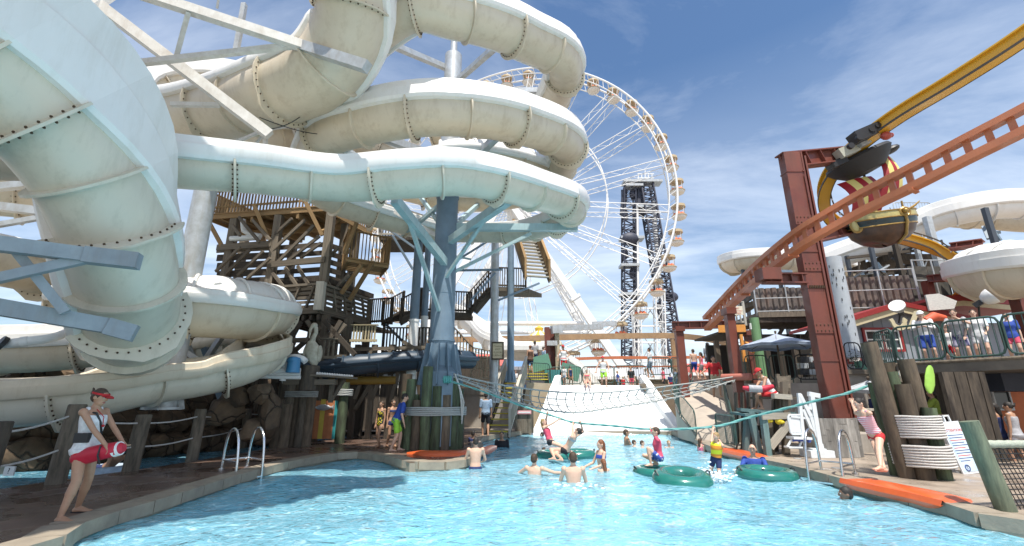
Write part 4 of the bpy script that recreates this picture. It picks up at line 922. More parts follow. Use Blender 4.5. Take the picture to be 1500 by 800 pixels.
def gondola_proto():
    g = thing('gondola', 'open white and orange gondola under a tan canopy on the ferris wheel rim', 'gondola', V((0, 0, 0)), 'gondolas hanging from the ferris wheel')
    a = M(); a.tube([(0, 0, .12), (0, 0, -.08), (0, 0, -.5)], [.5, 1.15, 1.2], 14); part('canopy', a, TAN, g)
    a = M()
    for k in range(6): an = k*math.pi/3; a.tube([(1.0*math.cos(an), 1.0*math.sin(an), -.4), (.95*math.cos(an), .95*math.sin(an), -1.9)], .05, 5)
    a.tube([(0, 0, -.4), (0, 0, -1.9)], .08, 6); part('frame', a, GWH, g, kind='stuff')
    for k in range(3):
        m_ = M()
        for j in range(2): an = (k*2+j*.8)*math.pi/3+.2; m_.ball((.72*math.cos(an), .72*math.sin(an), -1.75), (.32, .32, .36), 8, 6)
        part('seat_back', m_, ORG, g)
    a = M(); a.tube([(0, 0, -1.85), (0, 0, -2.0), (0, 0, -2.35), (0, 0, -2.6)], [1.15, 1.2, 1.05, .5], 16); part('tub', a, GWH, g)
    a = M(); a.tube([(1.19*math.cos(2*math.pi*k/18), 1.19*math.sin(2*math.pi*k/18), -1.95) for k in range(18)], .09, 6, closed=True); part('trim', a, TAN, g)
    return g
def ORD(n):
    u = ['', 'first', 'second', 'third', 'fourth', 'fifth', 'sixth', 'seventh', 'eighth', 'ninth', 'tenth', 'eleventh', 'twelfth', 'thirteenth', 'fourteenth', 'fifteenth', 'sixteenth', 'seventeenth', 'eighteenth', 'nineteenth', 'twentieth']
    if n <= 20: return u[n]
    return 'thirtieth' if n == 30 else ('fortieth' if n == 40 else ['', '', 'twenty ', 'thirty '][n//10]+u[n % 10])
gp = gondola_proto(); ngd = 40
for k in range(ngd):
    p = fw(FR+.15, 2*math.pi*(k+.3)/ngd)
    if k == 0: g = gp
    else:
        g = gp.copy(); COL.objects.link(g)
        for ch in gp.children: c = ch.copy(); COL.objects.link(c); c.parent = g
    g.location = p; g.scale = (.84, .84, .9)
    j = round((.25*ngd-.3-k) % ngd) % ngd; g['label'] = 'white and orange gondola, %s clockwise from the top of the ferris wheel' % ORD(j+1)
# ---------------------------------------------------------------- dark tower ride
NAVY = flat('tower_navy', (.045, .05, .075), .6)
def lattice(parent, name, a, b, w, m, n, r=.1, rungs=True):
    a = V(a); b = V(b); mm = M(); z = (b-a).normalized(); x = z.cross(V((0, 1, 0))).normalized(); y = z.cross(x); L = (b-a).length
    cs = [x*sx*w/2+y*sy*w/2 for sx, sy in ((-1, -1), (1, -1), (1, 1), (-1, 1))]
    for c in cs: mm.tube([a+c, b+c], r, 5)
    for i in range(n):
        p = a+z*(L*i/n); q = a+z*(L*(i+1)/n)
        for j in range(4):
            c, d = cs[j], cs[(j+1) % 4]; mm.tube([p+c, p+d], r*.55, 4)
            mm.tube([p+c, q+d] if i % 2 else [p+d, q+c], r*.5, 4)
    return part(name, mm, m, parent)
rt = thing('tower_ride', 'dark lattice ride tower with two booms standing behind the ferris wheel', 'tower ride', at(930, 560, 84))
lattice(rt, 'boom', at(922, 545, 84), at(921, 275, 84), 2.3, NAVY, 34, .17)
lattice(rt, 'boom', at(992, 545, 80), at(945, 268, 84), 2.4, NAVY, 36, .2)
bx(rt, 'boom_plate', NAVY, at(932, 545, 84.3), at(932, 280, 84.3), .9, .5); bx(rt, 'boom_plate', NAVY, at(937, 315, 84), at(938, 275, 84), 1.5, 1.4); bx(rt, 'boom_plate', NAVY, at(912, 315, 84), at(915, 280, 84), 1.0, 1.0)
for x0, y0, x1, y1 in [(935, 540, 933, 300), (973, 545, 958, 295), (957, 320, 968, 430)]: rod(rt, 'white_mast', WHEELW, at(x0, y0, 83), at(x1, y1, 83), .33, 10)
lattice(rt, 'mast', at(968, 548, 76), at(965, 425, 76), 1.5, WHEELW, 5, .12); lattice(rt, 'mast', at(935, 548, 76), at(932, 455, 76), 1.2, WHEELW, 4, .1)
for y in (428, 452, 478, 502, 530): rod(rt, 'cross_tie', WHEELW, at(935, y, 76), at(968, y, 76), .13, 6)
for y0, y1 in ((430, 480), (480, 430), (480, 535), (535, 480)): rod(rt, 'diagonal_tie', GALV, at(935, y0, 76.3), at(970, y1, 76.3), .09, 6)
for x0, x1, y in [(912, 968, 268), (915, 940, 274), (908, 942, 350), (908, 935, 390), (908, 935, 432), (932, 962, 305)]: bx(rt, 'platform', GALV, at(x0, y, 83.5), at(x1, y, 83.5), 2.4, .5)
a = M()
for i in range(5): a.tube([at(935+i*5, 267, 83), at(935+i*5, 254-(i == 2)*4, 83)], .1, 5)
for y in (255, 261): a.tube([at(934, y, 83), at(958, y, 83)], .1, 5)
part('crown_cage', a, WHEELW, rt)
for i in range(9): 
    yy = 285+i*29; a = M(); a.ball(at(927-(i % 2)*12, yy, 83.6), (.7, .7, 1.2), 8, 6); part('cable_bundle', a, NAVY, rt)
a = M(); a.ball(at(922, 350, 83), (1.9, 1.2, 1.3), 10, 8); part('carriage', a, NAVY, rt); a = M(); a.ball(at(982, 435, 82), (1.5, 1, 1.0), 10, 8); part('carriage', a, NAVY, rt)
# ---------------------------------------------------------------- boardwalk behind the pool
def ribbon(pts, w, h, m, name, parent, up=V((0, 0, 1)), step=.4, smooth=True):
    P = [V(p[:3]) for p in cr([tuple(p) for p in pts], step)]; rows = []
    for i, p in enumerate(P):
        t = (P[min(i+1, len(P)-1)]-P[max(0, i-1)]).normalized(); s = t.cross(up).normalized(); u = s.cross(t)
        q = [p+s*w/2+u*h/2, p+s*w/2-u*h/2, p-s*w/2-u*h/2, p-s*w/2+u*h/2]; rows.append(q+[q[0]])
    a = M(); grid(a, rows); a.add([r_ for r_ in rows[0][:4]], [(0, 1, 2, 3)]); a.add([r_ for r_ in rows[-1][:4]], [(3, 2, 1, 0)]); return part(name, a, m, parent, smooth)
TRK = mat('tan_track', (.36, .23, .12), .6, 0, (.27, .17, .09), 2)
rt = thing('monorail_track', 'level brown monorail beam crossing behind the white ramp', 'track', at(690, 560, 46)); ribbon([at(640, 498, 46), at(760, 496, 46), at(880, 493, 46), at(980, 492, 46), at(1030, 496, 44), at(1062, 502, 42)], .35, .55, TRK, 'beam', rt)
for x in (690, 812, 985): rod(rt, 'post', TRK, V((at(x, 500, 46).x, 46, 2.1)), V((at(x, 495, 46).x, 46, zat(497, 46))), .25, 8)
ribbon([at(835, 526, 40), at(900, 524, 40), at(960, 524, 40), at(1060, 523, 40)], .2, .24, ORANGE, 'orange_beam', rt); ribbon([at(835, 538, 40.5), at(960, 537, 40.5), at(1060, 536, 40.5)], .12, .12, ORANGE, 'orange_beam', rt)
rt = thing('rust_pillar', 'short rust brown steel pillar with a pale clamp behind the ramp platform', 'pillar', at(808, 560, 29)); p = at(808, 480, 29)
bx(rt, 'flange', RSTEEL, V((p.x-.3, 29, 2.1)), V((p.x-.3, 29, p.z)), .32, .5); bx(rt, 'flange', wood('pillar_pale', (.45, .4, .28), (.3, .27, .2)), V((p.x+.32, 29, 2.1)), V((p.x+.32, 29, p.z)), .28, .4); bx(rt, 'web', RSTEEL, V((p.x, 29.1, 2.1)), V((p.x, 29.1, p.z-.05)), .5, .1); bx(rt, 'clamp', GALV, at(801, 503, 28.7), at(816, 503, 28.7), .35, .3)
rt = thing('grey_pipe_beam', 'pale grey pipe beam running right from the rust pillar to the wheel leg', 'beam', at(850, 480, 28.5)); bx(rt, 'beam', GALV, at(812, 481, 28.6), at(882, 479, 30), .3, .34); bx(rt, 'end_plate', GALV, at(808, 483, 28.55), at(822, 482, 28.75), .36, .5)
bx(rt, 'upper_beam', GALV, at(868, 475, 38), at(903, 474, 38), .3, .4)
# white hump slide left: curved white band
rt = trough('white slide crest arching down behind the blue central column', [at(640, 448, 34), at(668, 458, 33), at(700, 480, 32), at(722, 500, 31), at(745, 512, 31), at(805, 515, 31)], .7, GRP_WHITE, bolts=False, hl=.5, hr=.5)
rt = thing('white_slide_hump', 'broad white slide hump dropping to the top of the ramp', 'water slide', at(840, 560, 30))
rows = []
for i in range(13):
    t = i/12; x = 822+t*58; y = 517+(t**1.8)*46; w0 = 29.5; l = [at(x, y, w0), at(x-6, y+3, w0-2.2)]; l = [l[0], l[1], V((l[1].x, l[1].y, l[1].z-.15)), V((l[0].x, l[0].y, l[0].z-.15))]; rows.append(l+[l[0]])
a = M(); grid(a, rows); part('chute', a, GRP_WHITE, rt)
a = M(); P = [at(822+t*58/10, 517+((t/10)**1.8)*46, 27.4) for t in range(11)]; a.prism(P+[V((P[-1].x, 27.4, 2.08)), V((P[0].x, 27.4, 2.08))], (0, .08, 0)); part('side_panel', a, GRP_WHITE, rt)
# far tent, stalls and white roofs
rt = thing('striped_tent', 'small yellow and white striped carousel tent on the boardwalk', 'tent', at(790, 560, 62)); c = at(790, 500, 62); yl = flat('tent_yellow', (.75, .5, .06)); tw = flat('tent_white', (.78, .76, .70))
for k in range(16):
    a0, a1 = 2*math.pi*k/16, 2*math.pi*(k+1)/16; a = M(); f = lambda an, r_, z: c+V((r_*math.cos(an), r_*math.sin(an), z))
    grid(a, [[f(a0, .3, 1.5), f(a1, .3, 1.5)], [f(a0, 1.6, .6), f(a1, 1.6, .6)], [f(a0, 3.0, -.1), f(a1, 3.0, -.1)], [f(a0, 3.05, -.6), f(a1, 3.05, -.6)]], True); part('canopy_panel', a, yl if k % 2 else tw, rt)
a = M(); a.tube([c+V((0, 0, 1.4)), c+V((0, 0, 1.8)), c+V((0, 0, 2.1))], [.5, .6, .1], 12); part('finial', a, yl, rt)
for k in range(8): an = k*math.pi/4+.2; rod(rt, 'post', WHITE, V((c.x+2.8*math.cos(an), c.y+2.8*math.sin(an), 2.1)), V((c.x+2.8*math.cos(an), c.y+2.8*math.sin(an), c.z-.3)), .09, 6)
stc = [(.62, .10, .08), (.70, .68, .62), (.10, .22, .45), (.70, .45, .08), (.25, .42, .22), (.6, .58, .55)]
def stall(label, x, Y, w, top, wall, roof, hgt=2.4):
    p = at(x, 560, Y); zt_ = zat(top, Y); rt = thing('boardwalk_stall', label, 'stall', V((p.x, Y, 2.08)))
    zr = 2.08+(zt_-2.08)*.68
    a = M(); a.box((p.x, Y+1.6, (2.08+zr)/2), (w, .12, zr-2.08)); a.box((p.x-w/2, Y+.8, (2.08+zr)/2), (.12, 1.6, zr-2.08)); a.box((p.x+w/2, Y+.8, (2.08+zr)/2), (.12, 1.6, zr-2.08)); part('wall', a, wall, rt, False)
    a = M(); a.box((p.x, Y, 2.5), (w-.1, .2, .85)); part('counter', a, roof, rt, False)
    a = M(); a.prism([(p.x-w/2-.4, Y-.6, zr), (p.x-w/2-.4, Y+2, zr), (p.x-w/2-.4, Y+.7, zt_)], (w+.8, 0, 0)); part('roof', a, roof, rt, False)
    a = M(); 
    for i in range(8): a.box((p.x-w/2+w*(i+.5)/8, Y-.62, zr-.15), (w/8*.94, .05, .34))
    part('valance', a, WHITE if roof is not WHITE else flat('valance_red', (.6, .1, .08)), rt, False)
F0 = flat('stall_cream', (.62, .56, .42)); F1 = flat('stall_red', (.55, .09, .07)); F2 = flat('stall_blue', (.10, .22, .42)); F3 = flat('stall_white', (.70, .69, .66)); F4 = flat('stall_green', (.12, .28, .20)); F5 = flat('stall_orange', (.66, .25, .07))
stall('cream stall with red roof left of the white pole sign', 690, 44, 5.5, 518, F0, F1); stall('pale stall with blue roof behind the waiting bathers', 770, 48, 6, 520, F3, F2)
stall('white stall with white roof behind the ramp railing', 880, 52, 5, 540, F0, F3); stall('cream stall with grey roof beside the ride tower foot', 965, 50, 5, 540, F0, flat('stall_grey', (.35, .37, .4))); stall('white stall with red roof next to the red column', 1025, 54, 4, 532, F3, F1)
stall('white stall with white roof far left of the blue column', 590, 50, 6, 512, F3, F3)
a = M(); p = at(757, 512, 30); a.box((p.x, 30, p.z), (3.6, 2.2, .28)); solo('flat_white_roof', a, WHITE, 'flat white roof slab left of the rust pillar', 'roof', smooth=False)
a = M(); p = at(700, 540, 27.5); a.box((p.x, 27.5, 3.0), (2.6, .2, 1.9)); solo('shade_wall', a, WD_DARK, 'dark wall under the flat white roof', 'wall', smooth=False)
# ---------------------------------------------------------------- white ramp
RAMPW = mat('ramp_white', (.84, .84, .83), .25, 0, (.80, .81, .81), 1.5, coat=.4)
rt = thing('white_ramp', 'wide glossy white wave ramp sloping down into the pool', 'ramp', V((at(880, 600, 24).x, 24, 0)))
xl0, xr0 = gd(783, 636, -.3).x, gd(972, 636, -.3).x; xl1, xr1 = at(822, 563, 26).x, at(938, 562, 26).x
yb = 22.4; rows = []
def rz(t): return -.4+2.62*(t**1.25)
for i in range(15):
    t = i/14; y = yb+(25.95-yb)*t; rows.append([V((xl0+(xl1-xl0)*t, y, rz(t))), V((xr0+(xr1-xr0)*t, y, rz(t)))])
a = M(); grid(a, rows, True); part('slope', a, RAMPW, rt)
for sg, x0, x1 in ((-1, xl0, xl1), (1, xr0, xr1)):
    rows = []
    for i in range(15):
        t = i/14; y = yb+(25.95-yb)*t; x = x0+(x1-x0)*t; z = rz(t)+.12+.42*min(1, max(0, (t-.0)*1.4)); q = [V((x, y, rz(t)-.1)), V((x, y, z)), V((x+sg*.16, y, z+.03)), V((x+sg*(.45-.1*t), y-.05, z-.02)), V((x+sg*(.65-.2*t), y-.05, rz(t)-.6))]; rows.append(q)
    a = M(); grid(a, rows, sg < 0); c0 = rows[-1]; a.add(c0, [(0, 1, 2, 3, 4)]); c0 = rows[0]; a.add(c0, [(4, 3, 2, 1, 0)]); part('side_cheek', a, RAMPW, rt)
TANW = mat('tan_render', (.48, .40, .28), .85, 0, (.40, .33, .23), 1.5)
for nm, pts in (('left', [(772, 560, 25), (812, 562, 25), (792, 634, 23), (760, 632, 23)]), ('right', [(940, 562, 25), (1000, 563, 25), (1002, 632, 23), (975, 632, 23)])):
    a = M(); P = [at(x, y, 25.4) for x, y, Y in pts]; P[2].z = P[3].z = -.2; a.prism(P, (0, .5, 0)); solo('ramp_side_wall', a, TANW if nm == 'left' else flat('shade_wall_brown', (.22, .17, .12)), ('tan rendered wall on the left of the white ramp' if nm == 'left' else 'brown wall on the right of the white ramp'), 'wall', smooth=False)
# small grey panel with pink sign
rt = thing('boarded_panel', 'short grey boarded panel with a pink and white strip sign left of the ramp', 'panel', at(768, 620, 22.6))
for i in range(8): x = 756+i*3.4; b = at(x, 600, 22.6); a = M(); a.box((b.x, 22.6, .62), (.105, .05, 1.35)); part('board', a, WD_GREY, rt, False)
a = M(); p = at(768, 604, 22.5); a.box(p, (.66, .03, .16)); part('strip_sign', a, flat('sign_pink', (.75, .35, .36)), rt, False)
a = M(); a.box(p-V((0, .02, 0)), (.56, .01, .06)); part('sign_line', a, WHITE, rt, False)
# yellow edged stairs
YT = flat('tread_yellow', (.62, .52, .06))
st0 = at(728, 632, 20.8); st0.z = 0; st1 = at(756, 552, 24.8)
stair('yellow edged timber stair climbing left of the white ramp', st0, st1, 1.0, WD_DARK, 11, False, YT)
d_ = (st1-st0); hd = V((d_.x, d_.y, 0)).normalized(); s_ = V((-hd.y, hd.x, 0))
slat_rail('pale slatted stair railing left of the yellow edged treads', [st0+s_*.56, st1+s_*.56], 1.0, WD_PALE, .14, .06, group='pale stair railings')
slat_rail('pale slatted stair railing right of the yellow edged treads', [st0-s_*.56, st1-s_*.56], 1.05, WD_PALE, .12, .06, group='pale stair railings')
slat_rail('pale picket railing sloping down right behind the pile cluster', [at(655, 500, 23), at(692, 540, 23.5), at(722, 545, 24)], 1.05, wood('picket_tan', (.42, .34, .24), (.3, .24, .17)), .16, .07, group='pale stair railings')
slat_rail('pale slatted railing beside the grey pole and the notice', [at(690, 557, 23), at(722, 557, 23.3)], 1.1, wood('picket_tan', (.42, .34, .24), (.3, .24, .17)), .16, .07)
# notice on the pole
rt = thing('framed_notice', 'cream notice in a brown frame strapped to the pale grey pole', 'sign', at(728, 517, 20.7)); c = at(729, 514, 20.7)
a = M(); a.box(c, (.46, .05, .72)); part('board', a, flat('notice_cream', (.66, .55, .36)), rt, False)
for dx, dz, w, h in ((0, .37, .56, .07), (0, -.37, .56, .07), (-.25, 0, .06, .7), (.25, 0, .06, .7)): a = M(); a.box(c+V((dx, -.02, dz)), (w, .07, h)); part('frame', a, WD_BROWN, rt, False)
DKB = flat('letter_brown', (.16, .10, .05)); qx = Quaternion((1, 0, 0), R(90))
for i, (s, z_) in enumerate([('Scarborough'[:0]+'Caution', .2), ('WET', .06), ('FLOOR', -.08), ('SURFACE', -.21)]): textmesh(s, .115, DKB, rt, c+V((0, -.032, z_)), qx)
# green queue ramp with crates at the top, guard rails
barrier('green metal railing across the top of the white ramp', [at(806, 566, 26.2), at(948, 563, 26.2)])
barrier('green metal railing right of the white ramp top', [at(950, 552, 25.5), at(985, 552, 25.5), at(1003, 552, 26.5)])
barrier('green metal railing around the waiting bathers left of the ramp', [at(774, 560, 25.2), at(806, 561, 26.0)])
for i, (x, y, c_) in enumerate([(792, 532, F4), (812, 553, flat('mat_teal', (.05, .22, .22))), (835, 545, F4)]):
    a = M(); p = at(x, y, 26.8); a.box(p, (1.1, .25, .85), Quaternion((0, 1, 0), .25*(i-1))); solo('slide_mat', a, c_, ['dark green slide mat standing by the red shorts guard', 'teal slide mat lying over the ramp railing', 'dark green mat leaning right of the red shorts guard'][i], 'mat', 'slide mats')
rt = stair('short yellow step flight behind the bathers at the top left of the ramp', at(786, 558, 25.6), at(786, 535, 28.0), 1.3, WD_DARK, 6, False, YT)
# ---------------------------------------------------------------- cargo net
def netting():
    top = [at(*p) for p in [(664, 548, 14.6), (700, 557, 15), (760, 568, 15.8), (830, 575, 16.3), (900, 574, 16.6), (1000, 563, 16.8), (1076, 552, 17)]]
    bot = [at(*p) for p in [(664, 552, 14.6), (700, 566, 15), (760, 590, 15.8), (830, 604, 16.3), (900, 597, 16.6), (1000, 580, 16.8), (1076, 557, 17)]]
    rt = thing('cargo_net', 'sagging grey rope cargo net strung across the pool in front of the ramp', 'net', top[0])
    T = [V(p[:3]) for p in cr([tuple(p) for p in top], .11)]; n = len(T); B = [V(p[:3]) for p in cr([tuple(p) for p in bot], .02)]
    B = [B[int(i*(len(B)-1)/(n-1))] for i in range(n)]
    back = V((0, .9, -.05))
    for nm, L in (('edge_rope', T), ('edge_rope', B)):
        a = M(); a.tube(L, .028, 6); part(nm, a, ROPEG, rt)
    for f in (.33, .66): a = M(); a.tube([t.lerp(b, f)+back*math.sin(math.pi*f)*.6 for t, b in zip(T, B)], .016, 5); part('inner_rope', a, ROPEG, rt)
    for i in range(2, n-2, 3):
        a = M(); a.tube([T[i].lerp(B[min(n-1, i+int(2*f))], f)+back*math.sin(math.pi*f)*.6 for f in (0, .2, .4, .6, .8, 1)]+[B[min(n-1, i+2)]+V((.04, -.05, -.05)), B[min(n-1, i+2)]+V((.12, -.04, .07))], .018, 5); part('mesh_rope', a, ROPEG, rt)
    for i in range(6): a = M(); a.tube([T[0]+V((.05, 0, 0)), T[0]+V((.2+.03*i, .05, -.35-.1*i)), T[0]+V((.28, .05*i, -.9-.12*i))], .02, 5); part('loose_end', a, ROPEW, rt)
netting()
def ropes():
    pts = [at(*p) for p in [(648, 555, 14.2), (700, 571, 14.0), (760, 593, 13.7), (815, 611, 13.4), (842, 619, 13.1), (900, 624, 12.3), (960, 629, 11.6), (1045, 625, 11.3), (1100, 611, 11.2), (1200, 586, 10.4), (1238, 577, 10.15), (1270, 566, 10.1), (1315, 548, 10.3)]]
    P = [V(p[:3]) for p in cr([tuple(p) for p in pts], .08)]; rt = thing('turquoise_rope', 'long turquoise rope stretched low across the pool for crossing hand over hand', 'rope', pts[0])
    a = M(); a.tube(P, .024, 8); part('rope_core', a, ROPET, rt)
    for ph in (0, math.pi):
        a = M(); q = []
        for i, p in enumerate(P):
            t = (P[min(i+1, len(P)-1)]-P[max(i-1, 0)]).normalized(); s = t.orthogonal().normalized(); b = t.cross(s); an = i*.75+ph; q.append(p+(s*math.cos(an)+b*math.sin(an))*.016)
        a.tube(q, .016, 5); part('rope_strand', a, mat('pale_turquoise_rope', (.26, .47, .45), .75, 0, (.15, .35, .33), 50), rt)
    a = M(); c = at(1305, 552, 10.35)
    for i in range(4): a.tube([c+V((.05*i-.08, .09*math.cos(t), .09*math.sin(t))) for t in [k*math.pi/5 for k in range(10)]], .03, 6, closed=True)
    part('knot', a, ROPET, rt)
    a = M(); c = at(655, 556, 14.15)
    for i in range(4): a.tube([c+V((.06*i-.08, .09*math.cos(t), .09*math.sin(t))) for t in [k*math.pi/5 for k in range(10)]], .035, 6, closed=True)
    part('knot', a, ROPET, rt)
    return P
ROPEP = ropes()
# ---------------------------------------------------------------- red brown steel and the coaster tracks
def ibeam(parent, a, b, w, h, m, side=V((1, 0, 0)), name='i_beam', t=.05, stiff=0, ends=True):
    a = V(a); b = V(b); z = (b-a).normalized(); s = (side-z*side.dot(z)).normalized(); f = z.cross(s)
    for sg in (-1, 1): mm = M(); mm.beam(a+f*sg*(h/2-t/2), b+f*sg*(h/2-t/2), w, t, f) ; part('flange', mm, m, parent, False)
    mm = M(); mm.beam(a, b, t, h-2*t-.004, f); part('web', mm, m, parent, False)
    for i in range(stiff):
        p = a.lerp(b, (i+.5)/stiff); mm = M(); mm.beam(p-z*.015, p+z*.015, w*.9, h-2*t-.01, f); part('stiffener', mm, m, parent, False)
def col_at(x, ybase, Y, ytop):
    b = at(x, ybase, Y); return V((b.x, Y, 0)), V((b.x, Y, zat(ytop, Y)))
rt = thing('steel_column', 'massive red brown steel column carrying both coaster tracks', 'column', col_at(1228, 600, 14.2, 228)[0])
b, t = col_at(1229, 600, 14.2, 226)
# web seen broadside on the left, flanges at its edges, dark recess and ladder on the right
mm = M(); mm.box((b.x-.10, 14.2, t.z/2), (.58, .34, t.z)); part('box_shaft', mm, RSTEEL, rt, False)
mm = M(); mm.box((b.x+.21, 14.32, t.z/2), (.05, .62, t.z-.01)); part('flange', mm, RSTEEL, rt, False)
mm = M(); mm.box((b.x+.46, 14.45, t.z/2), (.06, .5, t.z-.1)); part('flange', mm, RSTEEL, rt, False)
mm = M(); mm.box((b.x+.33, 14.66, t.z/2), (.22, .05, t.z-.12)); part('web', mm, RSTEEL, rt, False)
for i in range(44): bx(rt, 'rung', RSTEEL, V((b.x+.235, 14.4, .3+i*.21)), V((b.x+.43, 14.4, .3+i*.21)), .02, .02)
for z_ in (2.6, 4.9, 6.1, t.z-.75): mm = M(); mm.box((b.x-.10, 14.2, z_), (.62, .38, .05)); part('stiffener', mm, RSTEEL, rt, False)
ibeam(rt, V((b.x-.38, 14.2, t.z-.3)), at(1250, 226, 15.6), .34, .6, RSTEEL, V((0, 1, 0)), stiff=5)
ibeam(rt, V((b.x-.4, 14.05, zat(408, 14))), at(1118, 408, 14.0), .3, .34, RSTEEL, V((0, 1, 0)), stiff=4)
ibeam(rt, V((b.x+.4, 14.6, zat(350, 14.6))), at(1262, 334, 17), .3, .34, RSTEEL, V((0, 1, 0)), stiff=3)
mm = M(); p = at(1125, 403, 14); mm.box(p, (.6, .5, .38)); part('track_bracket', mm, RSTEEL, rt, False)
mm = M(); mm.box((b.x+.1, 14.4, .25), (1.8, 1.3, .5)); part('footing', mm, CONC, rt, False)
for i in range(10): bx(rt, 'bolt_row', BOLT, V((b.x-.34+.055*i, 14.0, zat(418, 14))), V((b.x-.34+.055*i, 14.0, zat(422, 14))), .03, .03)
for z_, w_ in ((3.6, .62), (5.6, .62), (7.2, .62)):
    mm = M(); mm.box((b.x-.10, 14.02, z_), (w_, .03, .34)); pl_ = part('splice_plate', mm, RSTEEL, rt, False); mm = M()
    for i in range(5):
        for j in range(2): mm.ball((b.x-.34+.12*i, 14.0, z_-.09+.18*j), .022, 6, 4)
    part('bolts', mm, BOLT, pl_, kind='stuff')
for y_ in (250, 330, 470, 540): bx(rt, 'conduit_clip', RSTEEL, V((b.x+.13, 14.0, zat(y_, 14))), V((b.x+.2, 14.0, zat(y_, 14))), .02, .04)
rod(rt, 'conduit', RSTEEL, V((b.x+.165, 13.99, 1.2)), V((b.x+.165, 13.99, t.z-.9)), .022, 6)
def frame_col(label, x, Y, ytop, w=.42, ybase=585):
    b, t = col_at(x, ybase, Y, ytop); rt = thing('steel_column', label, 'column', b); mm = M(); mm.box((b.x-.0, Y, t.z/2), (w, .3, t.z)); part('shaft', mm, RSTEEL, rt, False)
    mm = M(); mm.box((b.x+w*.5+.06, Y+.25, t.z/2), (.08, .3, t.z-.02)); part('flange', mm, RSTEEL, rt, False)
    mm = M(); mm.box((b.x, Y, t.z+.12), (w*1.25, .5, .24)); part('cap', mm, RSTEEL, rt, False)
    mm = M(); mm.box((b.x, Y, .5), (w*1.9, .9, 1.0)); part('footing', mm, CONC, rt, False)
    return rt, t
c1, t1 = frame_col('slim red brown column right of the white ramp holding the level beam', 1004, 22, 486, .36)
ibeam(c1, V((t1.x-.3, 22, t1.z+.3)), V((at(1064, 484, 22).x, 21.6, t1.z+.3)), .3, .36, RSTEEL, V((0, 1, 0)), stiff=5)
for i in range(14): pass
c2, t2 = frame_col('red brown column under the low end of the orange track', 1084, 17.2, 461, .30)
c3, t3 = frame_col('thin red brown column behind the umbrella', 1108, 22, 492, .25)
# orange ladder track
OT = [at(*p) for p in [(1036, 482, 20.5), (1062, 456, 18.6), (1090, 429, 16.8), (1120, 402, 15.2), (1152, 377, 13.85), (1188, 352, 12.9), (1255, 314, 11.9), (1335, 275, 10.7), (1420, 232, 9.7), (1505, 190, 8.9), (1620, 130, 8.0)]]
OP = [V(p[:3]) for p in cr([tuple(p) for p in OT], .2)]
rt = thing('orange_coaster_track', 'orange ladder like coaster track climbing across the view to the upper right', 'coaster track', OT[0])
ribbon(OP, .3, .17, ORANGE, 'lower_rail', rt, step=.2); ribbon([p+V((0, .02, .50)) for p in OP], .3, .15, ORANGE, 'upper_rail', rt, step=.2)
L = 0
for i in range(1, len(OP)):
    L += (OP[i]-OP[i-1]).length
    if L > .30:
        L = 0; t_ = (OP[i]-OP[i-1]).normalized(); bx(rt, 'web_post', ORANGE, OP[i]+V((0, 0, .08)), OP[i]+V((0, .02, .44)), .075, .14, t_)
for k in (.28, .5, .75): i = int(k*len(OP)); bx(rt, 'joint_plate', ORANGE, OP[i]-(OP[i]-OP[i-1]).normalized()*.05+V((0, 0, -.1)), OP[i]+(OP[i]-OP[i-1]).normalized()*.05+V((0, 0, -.1)), .36, .08)
# yellow track
YP = [at(*p) for p in [(1640, -50, 9.3), (1500, 52, 10.8), (1400, 117, 12.2), (1310, 172, 13.8), (1250, 218, 15.2), (1214, 258, 16.4), (1206, 294, 17.6), (1222, 324, 19), (1262, 340, 20), (1318, 348, 20.6), (1370, 364, 20.6), (1412, 388, 20), (1424, 412, 20.2), (1404, 436, 21), (1372, 452, 21.5), (1330, 462, 23)]]
rt = thing('yellow_coaster_track', 'yellow hanging coaster track sweeping from the upper right round behind the ship', 'coaster track', YP[0])
YQ = [V(p[:3]) for p in cr([tuple(p) for p in YP], .25)]
def yoff(P, side, upv):
    out = []
    for i, p in enumerate(P):
        t = (P[min(i+1, len(P)-1)]-P[max(i-1, 0)]).normalized(); s = t.cross(V((0, 0, 1))).normalized(); u = s.cross(t); out.append(p+s*side+u*upv)
    return out
ribbon(YQ, .10, .36, YELLOW, 'web', rt, step=.25); ribbon(yoff(YQ, 0, .2), .36, .05, YELLOW, 'top_flange', rt, step=.25); ribbon(yoff(YQ, 0, -.2), .40, .05, YELLOW, 'bottom_flange', rt, step=.25)
DKM = flat('dark_grease', (.06, .045, .03), .5)
for sd in (-.21, .21): ribbon(yoff(YQ, sd, -.2), .03, .07, DKM, 'running_edge', rt, step=.25)
for i in range(6, len(YQ)-1, 3): 
    p = yoff(YQ, .30, .24)[i] if i == 6 else None
yo = yoff(YQ, .30, .26); yo2 = yoff(YQ, .30, .14)
for i in range(4, len(YQ), 2): bx(rt, 'bus_bar_clip', GALV, yo2[i], yo[i], .04, .04)
ribbon(yo, .05, .05, DKM, 'bus_bar', rt, step=.25)
# rust bracket at right for the yellow loop
rt2 = thing('steel_column', 'short red brown column with a bracket holding the low yellow curve', 'column', at(1365, 470, 21)); p = at(1372, 470, 21.3)
bx(rt2, 'shaft', RSTEEL, V((p.x, 21.3, 3.5)), V((p.x, 21.3, zat(412, 21.3))), .36, .3); ibeam(rt2, at(1358, 409, 21.2), at(1412, 404, 20.5), .3, .35, RSTEEL, V((0, 1, 0)), stiff=3)
rt2 = thing('steel_column', 'dark red steel bracket beside the near right white slide', 'column', at(1495, 470, 17)); p = at(1500, 450, 17); bx(rt2, 'shaft', RSTEEL, V((p.x, 17, 3)), V((p.x, 17, zat(405, 17))), .6, .4); ibeam(rt2, at(1392, 362, 19), at(1440, 356, 18), .3, .3, RSTEEL, V((0, 1, 0)), stiff=2)
